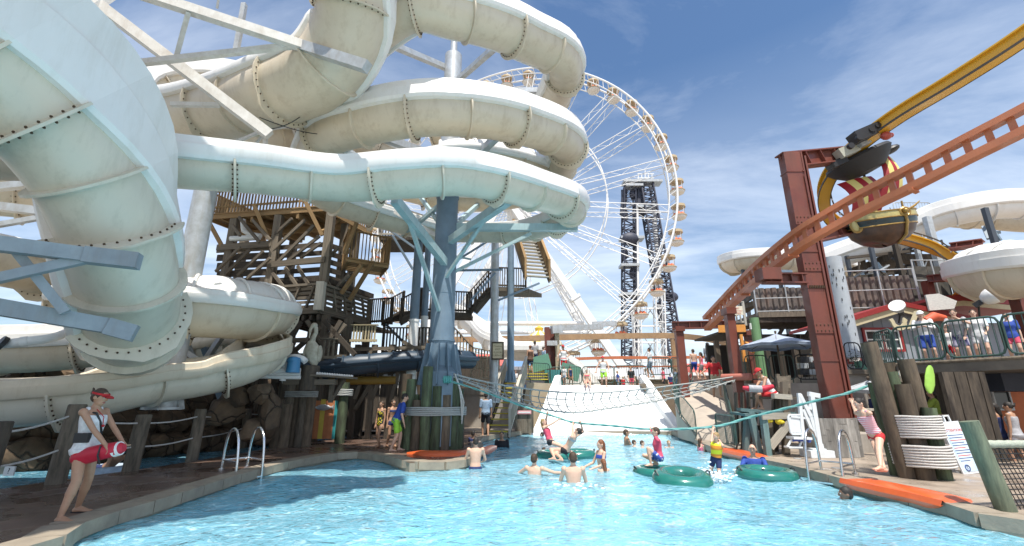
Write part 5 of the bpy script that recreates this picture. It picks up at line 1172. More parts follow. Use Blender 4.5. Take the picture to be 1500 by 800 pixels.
# ---------------------------------------------------------------- hanging ship
def ship():
    c = at(1290, 334, 16); rt = thing('pirate_ship_car', 'pirate ship ride car with striped sails hanging from the yellow track', 'ride car', c)
    q = Quaternion((0, 0, 1), R(-14)) @ Quaternion((0, 1, 0), R(-4)); X = q @ V((1, 0, 0)); Y = q @ V((0, 1, 0)); Zv = q @ V((0, 0, 1))
    def ring(k, z, n=28, L=1.2, Wd=.72):
        out = []
        for i in range(n):
            a = 2*math.pi*i/n; x = math.cos(a); y = math.sin(a); 
            out.append(c+X*(x*L*k)+Y*(y*Wd*k*(1-.15*max(0, x)))+Zv*(z+.10*max(0, x)**2+.12*max(0, -x)**2))
        return out
    HB = mat('hull_brown', (.10, .042, .018), .45, 0, (.05, .022, .012), 4, coat=.1); HT = mat('hull_dark_teal', (.012, .03, .035), .25, 0, (.02, .03, .03), 4, coat=.15); HY = mat('hull_yellow', (.50, .42, .15), .4, 0, (.36, .30, .12), 5, coat=.2); GOLD = mat('gold_trim', (.42, .26, .07), .35, .3, (.3, .18, .05), 9); SR = mat('sail_red', (.34, .012, .02), .55, 0, (.28, .01, .016), 3); SY = mat('sail_yellow', (.72, .60, .20), .6, 0, (.66, .55, .18), 3)
    def band(name, lv, m):
        a = M(); rows = [ring(k, z) for k, z in lv]; rows = [r_+[r_[0]] for r_ in rows]; grid(a, rows, False); return part(name, a, m, rt)
    b_ = band('lower_hull', [(.10, -.74), (.42, -.70), (.68, -.58), (.86, -.38), (.95, -.10)], HB); band('hull_band', [(.955, -.10), (1.0, .02), (1.02, .16)], HT); band('upper_hull', [(1.025, .16), (1.04, .26), (1.03, .40), (.98, .42), (.97, .2)], HY)
    for k, z in ((.965, -.10), (1.03, .16), (1.04, .41)): a = M(); a.tube(ring(k, z), .028, 6, closed=True); part('trim', a, GOLD, rt)
    a = M(); a.prism(ring(.9, .12), (0, 0, .03)); part('deck', a, HB, rt, False)
    # bow figure and keel
    bow = c+X*.55-Y*.62+Zv*.3
    a = M(); a.tube([c+X*.28-Y*.2-Zv*.74, c+X*.46-Y*.5-Zv*.5, c+X*.56-Y*.6-Zv*.05, bow], [.04, .05, .055, .06], 8); part('keel_trim', a, GOLD, rt)
    a = M(); a.tube([bow+(X*math.cos(t)+Zv*math.sin(t))*.15-Y*.05 for t in [k*math.pi/8 for k in range(16)]], .04, 6, closed=True)
    a.ball(bow-Y*.1+Zv*.02, .09, 10, 8); a.tube([bow, bow+X*.32+Zv*.16-Y*.1, bow+X*.5+Zv*.3-Y*.12], [.05, .04, .02], 6); a.tube([bow, bow-X*.3+Zv*.12-Y*.06], [.05, .03], 6); a.tube([bow+Zv*.12, bow+Zv*.42-Y*.05], [.04, .03], 6)
    part('figurehead', a, GOLD, rt)
    # stern window
    st = c-X*.98-Y*.42+Zv*.08
    a = M(); a.tube([st+(X*.6+Y*-.0)*math.cos(t)*.3+Zv*math.sin(t)*.26-Y*.02 for t in [k*math.pi/9 for k in range(18)]], .045, 6, closed=True); part('stern_ring', a, GOLD, rt)
    a = M(); a.ball(st, (.17, .06, .24), 12, 8); part('stern_window', a, HY, rt)
    for i in range(4):
        p = c+X*(-.45+.34*i)-Y*.1+Zv*.38; a = M(); a.box(p, (.22, .3, .22), q); part('seat', a, SR if i != 1 else HT, rt, False)
    # mast and hanger
    top = at(1268, 225, 15.6); a = M(); a.tube([c-X*.2+Zv*.1, at(1262, 236, 15.8)], .045, 8); part('mast', a, BLACK, rt)
    a = M(); a.tube([c+X*.5+Zv*.3, c+X*.5+Zv*.75], .012, 5); part('antenna', a, BLACK, rt)
    # sails: columns of stripes, bulging
    def sail(name, tl, tr, bl, br, n, Yd, bul):
        for k in range(n):
            t0, t1 = k/n, (k+1)/n; rows = []
            for j in range(9):
                s = j/8; bu = math.sin(math.pi*s)*bul
                l = V(at(*tl, Yd)).lerp(at(*bl, Yd), s); r_ = V(at(*tr, Yd)).lerp(at(*br, Yd), s)
                def pt(t): p = l.lerp(r_, t); return p-V((0, 1, 0))*(bu+math.sin(math.pi*t)*bul*.6)+V((.3*math.sin(math.pi*s)*bul, 0, 0))
                rows.append([pt(t0), pt((t0+t1)/2), pt(t1)])
            a = M(); grid(a, rows); a2 = [[p+V((0, .012, 0)) for p in r_] for r_ in rows]; grid(a, a2, True); part('sail_stripe', a, SR if k % 2 == 0 else SY, rt)
    sail('sail', (1226, 270), (1276, 258), (1246, 318), (1290, 312), 5, 15.9, .28)
    sail('sail', (1286, 232), (1302, 228), (1288, 290), (1322, 280), 4, 15.6, .18)
    # canopy, motor boxes and wheels on the track
    a = M(); cc = at(1256, 233, 15.7); Q = Quaternion((0, 1, 0), R(-24))
    def rr(n, k, z): return [cc+Q @ V((1.28*k*math.cos(t), .95*k*math.sin(t), z)) for t in [2*math.pi*i/n for i in range(n)]]
    rows = [rr(26, .05, -.68), rr(26, .55, -.62), rr(26, .85, -.3), rr(26, 1, -.05), rr(26, .95, .06), rr(26, .05, .1)]; rows = [r_+[r_[0]] for r_ in rows]; grid(a, rows); part('canopy', a, flat('canopy_black', (.018, .018, .02), .6), rt)
    a = M(); a.ball(at(1304, 220, 15.5), (.34, .3, .15), 12, 6, Q); part('canopy_tip', a, BLACK, rt)
    a = M(); a.box(at(1240, 222, 14.9), (.75, .35, .36), Q); part('motor_box', a, flat('box_beige', (.46, .46, .38), .45), rt, False)
    a = M(); a.box(at(1262, 208, 14.7), (.4, .3, .36), Q); part('motor_box', a, GALV, rt, False)
    a = M(); a.box(at(1226, 240, 15.1), (.6, .4, .24), Q); part('drive_frame', a, BLACK, rt, False)
    a = M(); a.box(at(1268, 196, 14.4), (1.1, .45, .4), Q); part('drive_frame', a, BLACK, rt, False)
    for x, y in ((1258, 202), (1276, 190), (1246, 214), (1285, 184)): a = M(); p = at(x, y, 14.2); a.tube([p-V((0, .06, 0)), p+V((0, .06, 0))], .11, 12); part('wheel', a, BLACK, rt)
    a = M(); p = at(1298, 199, 14.2); a.ball(p, (.19, .15, .15), 10, 8); a.ball(p+V((.2, 0, .03)), (.07, .07, .09), 8, 6); part('red_motor', a, flat('motor_red', (.42, .07, .05), .4), rt)
    return rt
ship()
# ---------------------------------------------------------------- right hand slides
G1 = 'white slides over the right hand buildings'
trough('low white slide loop behind the orange track at right of centre', [at(1260, 400, 36), at(1200, 385, 33), at(1150, 380, 31), at(1095, 381, 31), at(1073, 384, 33), at(1085, 384, 36), at(1180, 372, 38)], .85, GRP_CREAM, group=G1, hl=.55, hr=.5, bolts=False)
trough('long white slide curving up behind the ship to the right edge', [at(1190, 392, 28), at(1250, 370, 27), at(1310, 352, 26), at(1360, 326, 25), at(1410, 311, 24), at(1470, 303, 23.5), at(1560, 304, 23)], .66, GRP_WHITE, group=G1, hl=.75, hr=.75, bolts=False)
trough('cream slide loop just under the long white slide at the right edge', [at(1560, 322, 26), at(1500, 322, 27), at(1440, 318, 28), at(1400, 316, 28), at(1372, 310, 29)], .8, GRP_CREAM, group=G1, hl=.2, hr=.2, bolts=False)
trough('near white tunnel slide with humped cover at the right edge', [at(1450, 408, 19), at(1437, 402, 17.6), at(1455, 398, 16.4), at(1490, 395, 15.4), at(1560, 398, 14.6), at(1640, 410, 14.4)], 1.0, GRP_CREAM, group=G1, hl=.6, hr=.6, cover=(0, 1), bolts=False)
trough('short white slide bend left of the ship, behind the red column', [at(1195, 410, 30), at(1225, 378, 29), at(1262, 362, 28.6)], .7, GRP_WHITE, group=G1, hl=.5, hr=.5, cover=(.1, .8), bolts=False)
rt = thing('slide_trestle', 'dark steel trestle carrying the right hand white slides above the building', 'trestle', at(1300, 470, 26))
DST = flat('dark_steel', (.06, .07, .085), .5)
for x, y0, y1, Y, w, m in [(1262, 375, 470, 26, .18, DST), (1285, 370, 470, 27, .2, WD_DARK), (1302, 362, 470, 25, .2, DST), (1315, 360, 470, 28, .2, WD_DARK), (1340, 345, 460, 25, .22, WD_DARK), (1372, 345, 455, 25, .2, GALV), (1240, 390, 480, 25, .16, WD_DARK), (1222, 400, 480, 26, .16, GALV), (1100, 395, 470, 31, .2, DST), (1112, 395, 470, 31, .2, DST), (1154, 395, 470, 31, .2, DST), (1400, 318, 365, 24, .3, GALV), (1495, 305, 400, 22, .22, DST), (1355, 345, 470, 27, .3, DST)]:
    b = at(x, 480, Y); bx(rt, 'post', m, V((b.x, Y, 0)), V((b.x, Y, zat(y0, Y))), w, w)
for x0, y0, x1, y1, m in [(1235, 408, 1350, 396, WD_DARK), (1330, 402, 1380, 388, WD_DARK), (1240, 430, 1260, 395, WD_DARK), (1262, 400, 1290, 430, BSTEEL), (1285, 385, 1310, 420, BSTEEL), (1320, 372, 1355, 352, WD_DARK), (1345, 420, 1385, 395, BSTEEL), (1240, 378, 1390, 362, WD_DARK), (1440, 332, 1448, 350, BSTEEL), (1443, 320, 1465, 352, BSTEEL), (1456, 320, 1443, 322, BSTEEL), (1446, 343, 1466, 340, BSTEEL), (1097, 396, 1160, 398, BSTEEL), (1300, 420, 1350, 412, WD_DARK)]:
    bx(rt, 'brace', m, at(x0, y0, 25.6), at(x1, y1, 25.2), .15, .15)
rs = random.Random(5)
for i in range(34):
    x = rs.uniform(1228, 1396); y = rs.uniform(388, 436); Yd = rs.uniform(24.5, 28); L_ = rs.uniform(14, 40); an = rs.choice([1.2, 1.9, .5, 2.6, 1.57, .05]); bx(rt, 'thin_strut', rs.choice([DST, WD_DARK, GALV]), at(x, y, Yd), at(x+L_*math.cos(an), y-L_*math.sin(an), Yd), .08, .08)
p0 = at(1300, 372, 26); p1 = at(1385, 352, 26); p1.z = p0.z
a = M(); a.prism([p0, p1, p1+V((0, 3, 0)), p0+V((0, 3, 0))], (0, 0, -.4)); solo('trestle_deck', a, WD_DARK, 'dark timber deck under the long white slide', 'deck', smooth=False)
q0 = at(1312, 318, 27); q1 = at(1366, 308, 27); q1.z = q0.z; barrier('grey metal railing on the deck above the ship', [q0, q1], 1.0, GALV, .18, r=.03, group=None)
st_ = at(1230, 470, 24); stair('grey flight with side rails climbing behind the round pale pillar', at(1262, 420, 26), at(1300, 372, 28), .9, GALV, 12, False)
# raised building deck with corrugated panels
SHED = mat('weathered_panel', (.17, .14, .12), .8, 0, (.09, .08, .075), 3, .3, dirt=(.28, .15, .10), dirt_amt=.5); SHED2 = mat('dark_rock_panel', (.10, .09, .075), .9, 0, (.05, .05, .045), 4, .6)
def panelwall(label, x0, y0, x1, y1, Y0, Y1, h, corr=True, m=SHED):
    a0 = at(x0, y0, Y0); a1 = at(x1, y1, Y1); a1.z = a0.z; rt = thing('panel_wall', label, 'wall', a0); d = a1-a0; n = max(3, int(d.length/.3)); up = V((0, 0, h)); nrm = V((-d.y, d.x, 0)).normalized()
    for i in range(n):
        p = a0+d*(i/n); q = a0+d*((i+1)/n)
        if corr: a = M(); a.tube([(p+q)/2, (p+q)/2+up*(.96+.04*random.random())], d.length/n*.52, 8); part('ribbed_panel', a, m, rt)
        else: a = M(); a.beam((p+q)/2, (p+q)/2+up, d.length/n*.98, .08+.05*random.random(), nrm); part('panel', a, m, rt, False)
    k = max(2, int(d.length/1.8))
    for i in range(k+1): p = a0+d*(i/k)-nrm*.35; p = p if p.y < (a0+d*(i/k)).y else a0+d*(i/k)+nrm*.35; rod(rt, 'rail_post', GALV, p-V((0, 0, .15)), p+up*1.15, .035, 6)
    o = (a0+d*0-nrm*.35) if (a0-nrm*.35).y < a0.y else a0+nrm*.35
    o = o-a0
    for f in (.05, .55, 1.13): rod(rt, 'rail', GALV, a0+o+up*f, a1+o+up*f, .03, 6)
    a = M(); a.prism([a0+o*1.4, a1+o*1.4, a1+V((0, 4, 0)), a0+V((0, 4, 0))], (0, 0, -.28)); part('deck_edge', a, WD_GREY, rt, False)
    return rt
panelwall('ribbed weathered panel wall behind railings left of the big red column', 1106, 460, 1200, 466, 25, 24.5, 1.45)
panelwall('dark panel wall set back at the left end of the raised deck', 1082, 452, 1106, 460, 28, 25, 1.3, False, SHED2)
panelwall('long ribbed weathered panel wall right of the round pale pillar', 1240, 456, 1340, 442, 22.5, 22, 1.75)
panelwall('dark rough panel wall under the yellow curve', 1340, 442, 1395, 434, 22, 22, 1.8, False, SHED2)
panelwall('dark rough panel wall below the near white tunnel slide', 1398, 435, 1480, 428, 21.5, 20.5, 1.7, False, SHED2)
a = M(); p = at(1152, 440, 26); a.tube([p-V((0, 0, .5)), p+V((0, 0, .3)), p+V((0, 0, .45))], [.32, .32, .2], 12); solo('orange_barrel', a, flat('barrel_orange', (.50, .12, .07), .5), 'faded orange barrel behind the deck railing', 'barrel')
# dark underside building mass
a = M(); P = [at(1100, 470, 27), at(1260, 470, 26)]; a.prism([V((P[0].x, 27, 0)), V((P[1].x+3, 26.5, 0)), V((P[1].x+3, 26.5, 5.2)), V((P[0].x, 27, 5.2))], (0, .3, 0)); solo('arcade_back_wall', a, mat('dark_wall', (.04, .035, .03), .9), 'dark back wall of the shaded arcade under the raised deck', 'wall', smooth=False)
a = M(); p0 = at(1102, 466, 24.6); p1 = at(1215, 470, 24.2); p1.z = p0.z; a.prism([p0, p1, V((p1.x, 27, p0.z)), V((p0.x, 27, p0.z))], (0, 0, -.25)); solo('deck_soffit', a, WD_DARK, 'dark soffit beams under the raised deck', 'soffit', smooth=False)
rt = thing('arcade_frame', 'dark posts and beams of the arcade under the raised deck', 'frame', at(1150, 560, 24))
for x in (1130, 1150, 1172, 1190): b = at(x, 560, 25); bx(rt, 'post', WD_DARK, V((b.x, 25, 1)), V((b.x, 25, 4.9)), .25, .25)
for i in range(6): x = 1108+i*18; bx(rt, 'joist', WD_DARK, at(x, 470, 24.7), at(x, 470, 24.7)+V((0, 2.5, 0)), .15, .25)
for x0, y0, x1, y1 in ((1130, 510, 1150, 475), (1172, 505, 1190, 478), (1110, 500, 1190, 498)): bx(rt, 'brace', WD_DARK, at(x0, y0, 24.9), at(x1, y1, 24.9), .15, .15)
b, t = col_at(1118, 560, 21, 466); a = M(); a.tube([b, t], .2, 14); solo('green_column', a, flat('column_green', (.16, .30, .14)), 'green round column beside the umbrella', 'column')
# snack stand with orange fascia and cream notice
rt = thing('snack_stand', 'snack stand with orange fascia boards under a pale picket balcony', 'stall', at(1080, 560, 23)); OF = flat('fascia_orange', (.72, .30, .06), .5)
bx(rt, 'fascia', OF, at(1052, 482, 21.4), at(1092, 481, 21), .12, .34); bx(rt, 'fascia', OF, at(1092, 506, 21), at(1104, 512, 20.4), .12, .34); bx(rt, 'fascia', OF, at(1085, 490, 20.9), at(1091, 530, 20.9), .12, .12)
a = M(); p = [at(1052, 486, 22), at(1092, 485, 21.6)]; a.prism([p[0], p[1], p[1]+V((1, 3, 0)), p[0]+V((0, 3, 0))], (0, 0, -.1)); part('roof', a, WD_DARK, rt, False)
for x in (1056, 1075, 1098): b = at(x, 560, 22); bx(rt, 'post', WD_BROWN, V((b.x, 22, 0)), V((b.x, 22, 4.2)), .2, .2)
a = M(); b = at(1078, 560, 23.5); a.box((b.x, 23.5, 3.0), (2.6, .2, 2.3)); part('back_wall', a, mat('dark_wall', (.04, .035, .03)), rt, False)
slat_rail('pale picket balcony railing beside the cream notice', [at(1064, 474, 21.5), at(1092, 474, 21.5)], 1.05, flat('picket_cream', (.45, .43, .38)), .17, .06, posts=1)
rt = thing('cream_notice', 'cream notice board with red lines on the picket balcony', 'sign', at(1080, 456, 21.3)); c = at(1080, 455, 21.3)
a = M(); a.box(c, (.52, .04, .42)); part('board', a, flat('notice_cream2', (.74, .68, .54)), rt, False)
RL = flat('letter_red', (.55, .08, .05))
for i, (s, z_) in enumerate([('EXIT', .10), ('RIDERS ONLY', -.02), ('WALK', -.13)]): textmesh(s, .10 if i != 1 else .075, RL, rt, c+V((0, -.03, z_)), qx)
a = M(); p = at(1104, 478, 21); a.box(p, (.35, .1, .28)); solo('speaker_box', a, WHITE, 'small white speaker box under the raised deck', 'speaker', smooth=False)
# ---------------------------------------------------------------- round pale pillar
b, t = col_at(1238, 480, 19, 378); rt = thing('round_pillar', 'leaning pale blue round pillar with dark dashes beside the red column', 'pillar', V((b.x, 19, 3)))
PB = mat('pillar_pale_blue', (.46, .50, .54), .5, 0, (.40, .44, .48), 3, dirt=(.3, .3, .3), dirt_amt=.3); a = M(); a.tube([V((b.x+.05, 19, 3.2)), t], .36, 22); part('shaft', a, PB, rt)
for i in range(26): an = random.uniform(-2.6, -.5); z_ = random.uniform(4.0, t.z-.3); p = V((b.x+.37*math.cos(an), 19+.37*math.sin(an), z_)); bx(rt, 'dash_mark', BLACK, p-V((0, 0, .06)), p+V((0, 0, .06)), .03, .01, V((math.cos(an), math.sin(an), 0)))
a = M(); a.tube([V((b.x, 19, 3.1)), V((b.x, 19, 3.35))], .5, 18); part('base_ring', a, PB, rt)
# ---------------------------------------------------------------- house with red windows
SID = mat('blue_grey_siding', (.30, .33, .37), .6, 0, (.26, .29, .33), 2); REDT = flat('trim_red', (.30, .03, .03), .5); CRM = flat('trim_cream', (.58, .50, .32), .6); GLS = mat('dark_glass', (.03, .035, .04), .08, 0, (.04, .045, .05), 3, spec=.8)
def house():
    Y = 19.5; g = lambda x, y: at(x, y, Y); rt = thing('gabled_house', 'blue grey boarded house front with red trimmed windows under a low red roof', 'house', V((g(1300, 560).x, Y, 0)))
    xs0, xs1 = g(1236, 540).x, g(1520, 540).x; z0 = 1.6; x = xs0; i = 0
    pk = g(1305, 450)
    while x < xs1:
        zt_ = pk.z-.12-abs(x-pk.x)*.22 if x < pk.x+3 else pk.z-.7; a = M(); a.box((x+.1, Y+.01*(i % 2), (z0+zt_)/2), (.19, .06, zt_-z0)); part('siding_board', a, SID, rt, False); x += .2; i += 1
    # roof planes with fascia
    L = g(1226, 474); Rr = V((pk.x+3.2, Y, pk.z-.75))
    for s, (p, q) in enumerate(((L, pk), (pk, Rr))):
        p = V((p.x, Y-.5, p.z)); q = V((q.x, Y-.5, q.z+0)); a = M(); a.prism([p, q, q+V((0, 4, 0)), p+V((0, 4, 0))], (0, 0, .14)); part('roof', a, REDT, rt, False)
        bx(rt, 'red_fascia', REDT, p+V((0, -.05, .05)), q+V((0, -.05, .05)), .06, .2); bx(rt, 'cream_fascia', CRM, p+V((0, .02, -.18)), q+V((0, .02, -.18)), .06, .26)
    p = V((g(1380, 452).x, Y-1, zat(436, Y-1))); q = V((g(1500, 455).x, Y-1, zat(448, Y-1))); m0 = V((p.x-1.2, Y-1, p.z-.1))
    for u, v in ((m0, p), (p, q)): bx(rt, 'red_fascia', REDT, u, v, .08, .26); bx(rt, 'cream_fascia', CRM, u-V((0, 0, .24)), v-V((0, 0, .24)), .05, .2)
    a = M(); a.prism([m0, p, q, q+V((0, 4, 0)), m0+V((0, 4, 0))], (0, 0, .12)); part('roof', a, REDT, rt, False)
    def window(x0, y0, x1, y1, twin):
        a0 = V((g(x0, y1).x, Y-.06, g(x0, y1).z)); w = g(x1, y1).x-a0.x; h = g(x0, y0).z-a0.z; wn = 2 if twin else 1
        a = M(); a.box((a0.x+w/2, Y-.03, a0.z+h/2), (w-.02, .04, h-.02)); f = part('window', a, GLS, rt, False)
        t_ = .09
        for dx, dz, ww, hh in ((0, h/2, w+.1, t_), (0, -h/2, w+.1, t_)): a = M(); a.box((a0.x+w/2+dx, Y-.09, a0.z+h/2+dz), (ww, .08, hh)); part('red_casing', a, REDT, f, False)
        for k in range(wn+1): a = M(); a.box((a0.x+w*k/wn, Y-.085, a0.z+h/2), (t_, .08, h)); part('red_casing', a, REDT, f, False)
        for k in range(wn):
            cx_ = a0.x+w*(k+.5)/wn; ww = w/wn-t_
            for dz, hh in ((-h/2+.09, .07), (h/2-.09, .07), (0, .05)): a = M(); a.box((cx_, Y-.08, a0.z+h/2+dz), (ww-.02, .05, hh)); part('sash', a, WHITE, f, False)
            for s in (-1, 1): a = M(); a.box((cx_+s*(ww/2-.04), Y-.08, a0.z+h/2), (.06, .052, h-.12)); part('sash', a, WHITE, f, False)
    window(1268, 482, 1322, 514, True); window(1240, 503, 1260, 532, False)
    return rt
house()
# shop front under trees: rails, boxes behind
barrier('black railing in front of the boarded house', [at(1242, 545, 17.5), at(1268, 545, 17.5), at(1312, 542, 17.0)], 1.1, BLACK, .2, r=.025)
barrier('black metal railings behind the lifeguard chair', [at(1094, 560, 19.5), at(1130, 560, 19.3), at(1168, 560, 19)], 1.1, GREENM, .16)
barrier('black railing with silver gate beside the big red column', [at(1168, 560, 19), at(1206, 560, 18.6)], 1.1, BLACK, .14)
a = M(); P = [at(1090, 562, 18.8), at(1216, 562, 18.2)]; a.prism([V((P[0].x, P[0].y, 0)), V((P[1].x, P[1].y, 0)), V((P[1].x, P[1].y, P[0].z)), P[0]], (0, 6, 0)); solo('terrace', a, CONC, 'raised concrete terrace behind the lifeguard chair', 'terrace', smooth=False)
a = M(); P = [at(1236, 548, 17.2), at(1420, 548, 17.2)]; a.prism([V((P[0].x, P[0].y, 0)), V((P[1].x, P[1].y, 0)), V((P[1].x, P[1].y, P[0].z)), P[0]], (0, 6, 0)); solo('terrace', a, CONC, 'raised concrete terrace in front of the boarded house', 'terrace', smooth=False)
for i in range(9):
    x = 1176+(i % 3)*13; y = 545-(i//3)*9; a = M(); p = at(x, y, 19.8); a.box(p, (.34, .25, .22)); solo('wire_crate', a, GALV if i % 2 else BLACK, ['lower left', 'lower middle', 'lower right', 'middle left', 'centre', 'middle right', 'upper left', 'upper middle', 'upper right'][i]+' crate of the stack behind the black railing', 'crate', 'crates stacked behind the black railing', False)
rt = thing('wooden_stool', 'pale wooden slatted bench behind the black railing', 'bench', at(1190, 520, 20)); bx(rt, 'seat', WD_GREY, at(1172, 524, 20), at(1202, 524, 20), .4, .1); bx(rt, 'back', WD_GREY, at(1172, 512, 20.2), at(1202, 512, 20.2), .05, .4)
for x in (1174, 1200): bx(rt, 'leg', WD_GREY, at(x, 526, 20), at(x, 545, 20), .1, .1)
# ---------------------------------------------------------------- sloping walkway with red shirt guard
rt = thing('sloping_walkway', 'sloping concrete walkway rising beside the pool to the boardwalk', 'walkway', gd(1040, 640))
A = [gd(1010, 640), gd(1075, 648)]; B = [at(988, 570, 25.9), at(1066, 566, 25.5)]
A0 = gd(1022, 645); A1 = gd(1082, 652); B0 = at(1016, 562, 24.6); B1 = at(1058, 560, 24.6); B1.z = B0.z
rows = []
for i in range(13):
    t = i/12; l = A0.lerp(B0, t); r_ = A1.lerp(B1, t); z = .02+(B0.z)*t**.8; l.z = r_.z = z; l.x -= .9*math.sin(math.pi*t); q = [V((l.x, l.y, -.1)), l, r_, V((r_.x, r_.y, -.1))]; rows.append(q)
a = M(); grid(a, rows, True); part('ramp_slab', a, mat('pale_concrete', (.44, .38, .31), .85, 0, (.36, .31, .26), 1.5, .2), rt); Lr = [r_[1] for r_ in rows]; Rr_ = [r_[2] for r_ in rows]
barrier('green curved railing on the pool side of the sloping walkway', [p+V((0, 0, .02)) for p in Lr[::3]], 1.0, GREENM, .15)
barrier('green railing on the far side of the sloping walkway', [p+V((-.1, 0, .02)) for p in Rr_[::3]], 1.0, GREENM, .15)
barrier('green low railing panel on the deck at the foot of the sloping walkway', [gd(1052, 652), gd(1082, 664)], 1.0, GREENM, .16)
a = M(); q = [at(1058, 553, 17.4), at(1100, 552, 16.6)]; a.tube(q, .13, 10); solo('red_pole', a, flat('pole_pink_red', (.42, .14, .10)), 'horizontal faded red pole at the right end of the cargo net', 'pole')
# ---------------------------------------------------------------- umbrellas
def umbrella(label, x, y, Y, r, c1, ph, zbase=0, n=8, low=False, polec=WD_BROWN):
    c = at(x, y, Y); rt = thing('umbrella', label, 'umbrella', V((c.x, Y, zbase))); m = mat('canvas_'+str(c1), c1, .8, 0, tuple(v*.8 for v in c1), 2); h = r*.34
    for k in range(n):
        a0 = 2*math.pi*k/n+ph; a1 = 2*math.pi*(k+1)/n+ph; a = M(); f = lambda an, rr, z: c+V((rr*math.cos(an), rr*math.sin(an), z)); rows = []
        for j in range(6): s = j/5; z = -h*s**.9; mid = f((a0+a1)/2, r*s*math.cos(math.pi/n)*.985, z+.04*r*s); rows.append([f(a0, r*s, z), mid, f(a1, r*s, z)])
        rows.append([p-V((0, 0, .10)) for p in rows[-1]]); grid(a, rows, True); rows = [[p-V((0, 0, .008)) for p in q_] for q_ in rows]; grid(a, rows); part('canopy_panel', a, m, rt)
        rod(rt, 'rib', polec, c-V((0, 0, .02)), f(a0, r*.97, -h-.01), .012, 5)
    rod(rt, 'pole', polec, V((c.x, Y, zbase)), c+V((0, 0, .05)), .035, 10); a = M(); a.ball(c+V((0, 0, .08)), .05, 8, 6); part('finial', a, polec, rt)
umbrella('wide pale blue market umbrella behind the lifeguard chair', 1136, 489, 18.5, 1.45, (.36, .42, .52), .25, 1.6)
umbrella('low pale umbrella behind the woman on the orange mat', 1272, 557, 15.8, 1.0, (.42, .44, .47), .1, 0)
# ---------------------------------------------------------------- elevated walkway at right
YW = 13.2
ZW = 2.45
rt = thing('viewing_walkway', 'raised timber edged walkway with a rounded end crossing the upper right', 'walkway', V((12, 13, 0)))
es = smooth2([(13.6, 15.7), (12.4, 15.4), (11.8, 14.8), (11.62, 14.0), (11.9, 13.3), (12.35, 12.4), (12.85, 11.5), (13.9, 9.6), (15.4, 7.0)], .3); a = M(); pl = [V((x, y, ZW)) for x, y in es]+[V((19, 8.5, ZW)), V((17, 16.5, ZW))]; a.prism(pl, (0, 0, -.26)); part('deck_slab', a, mat('slab_brown', (.16, .14, .115), .8, 0, (.11, .10, .085), 3, .3), rt, False)
a = M(); a.tube([V((x, y, ZW+.03)) for x, y in es], .05, 6); part('kerb', a, WD_GREY, rt)
cand = es[2:]; rp = []; 
for p in cand:
    if not rp or (V((*p, ZW))-rp[-1]).length > (1.0 if len(rp) < 5 else 1.9): rp.append(V((*p, ZW)))
barrier('green railing panels along the raised walkway', rp, 1.12, GREENM, .13, r=.03)
barrier('green back railing of the raised walkway', [V((13.8, 15.6, ZW)), V((16.6, 16.2, ZW))], 1.12, GREENM, .2)
# timber clad pier under the walkway
def clad(label, x0, x1, ytop, ybot, Y, m, n, lean=0):
    rt = thing('clad_pier', label, 'pier', V((at(x0, ybot, Y).x, Y, 0)))
    for i in range(n):
        xa = at(x0+(x1-x0)*i/n, ybot, Y).x; w = (at(x1, ybot, Y).x-at(x0, ybot, Y).x)/n; zt_ = zat(ytop, Y); a = M(); a.box((xa+w/2, Y+.02*(i % 2), zt_/2), (w*.96, .12, zt_)); part('board', a, m, rt, False)
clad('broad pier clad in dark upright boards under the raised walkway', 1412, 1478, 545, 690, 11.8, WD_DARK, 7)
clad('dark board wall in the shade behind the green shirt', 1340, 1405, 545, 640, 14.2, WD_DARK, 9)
clad('grey board wall section behind the rope wrapped piles', 1290, 1330, 600, 650, 14.8, WD_GREY, 6)
a = M(); P = at(1455, 565, 15.5); a.box((P.x+2.6, 15.5, 1.3), (6, .15, 2.6)); solo('orange_wall', a, flat('wall_orange', (.62, .15, .03), .6), 'bright orange wall of the kiosk under the walkway', 'wall', smooth=False)
rt = thing('kiosk_window', 'small grey framed window in the orange kiosk wall', 'window', at(1462, 590, 15.3)); a = M(); p = at(1466, 585, 15.3); a.box(p, (.5, .05, .62)); part('pane', a, GLS, rt, False)
for dx, dz, w, h in ((0, .32, .6, .05), (0, -.32, .6, .05), (-.27, 0, .05, .6), (.27, 0, .05, .6)): a = M(); a.box(p+V((dx, -.03, dz)), (w, .08, h)); part('frame', a, GALV, rt, False)
a = M(); p = at(1480, 540, 14); a.box((p.x+.6, 14, p.z), (2.6, 1.4, .12), Quaternion((1, 0, 0), .15)); solo('kiosk_awning', a, CRM, 'cream thatched awning edge over the kiosk', 'awning', smooth=False)
a = M(); p = at(1452, 556, 14); a.box((p.x+1.2, 14, p.z-.1), (3, 1.2, .5)); solo('kiosk_fascia', a, flat('fascia_dark_blue', (.05, .06, .09)), 'dark fascia above the orange kiosk wall', 'fascia', smooth=False)
rt = thing('kiosk_counter', 'dark counter under the walkway beside the green shirt', 'counter', gd(1400, 668)); p = gd(1400, 668); a = M(); a.box((p.x+.2, 13.2, .5), (1.5, .6, 1.0)); part('front', a, WD_DARK, rt, False); a = M(); a.box((p.x+.2, 13.2, 1.03), (1.7, .7, .06)); part('top', a, WD_BROWN, rt, False)
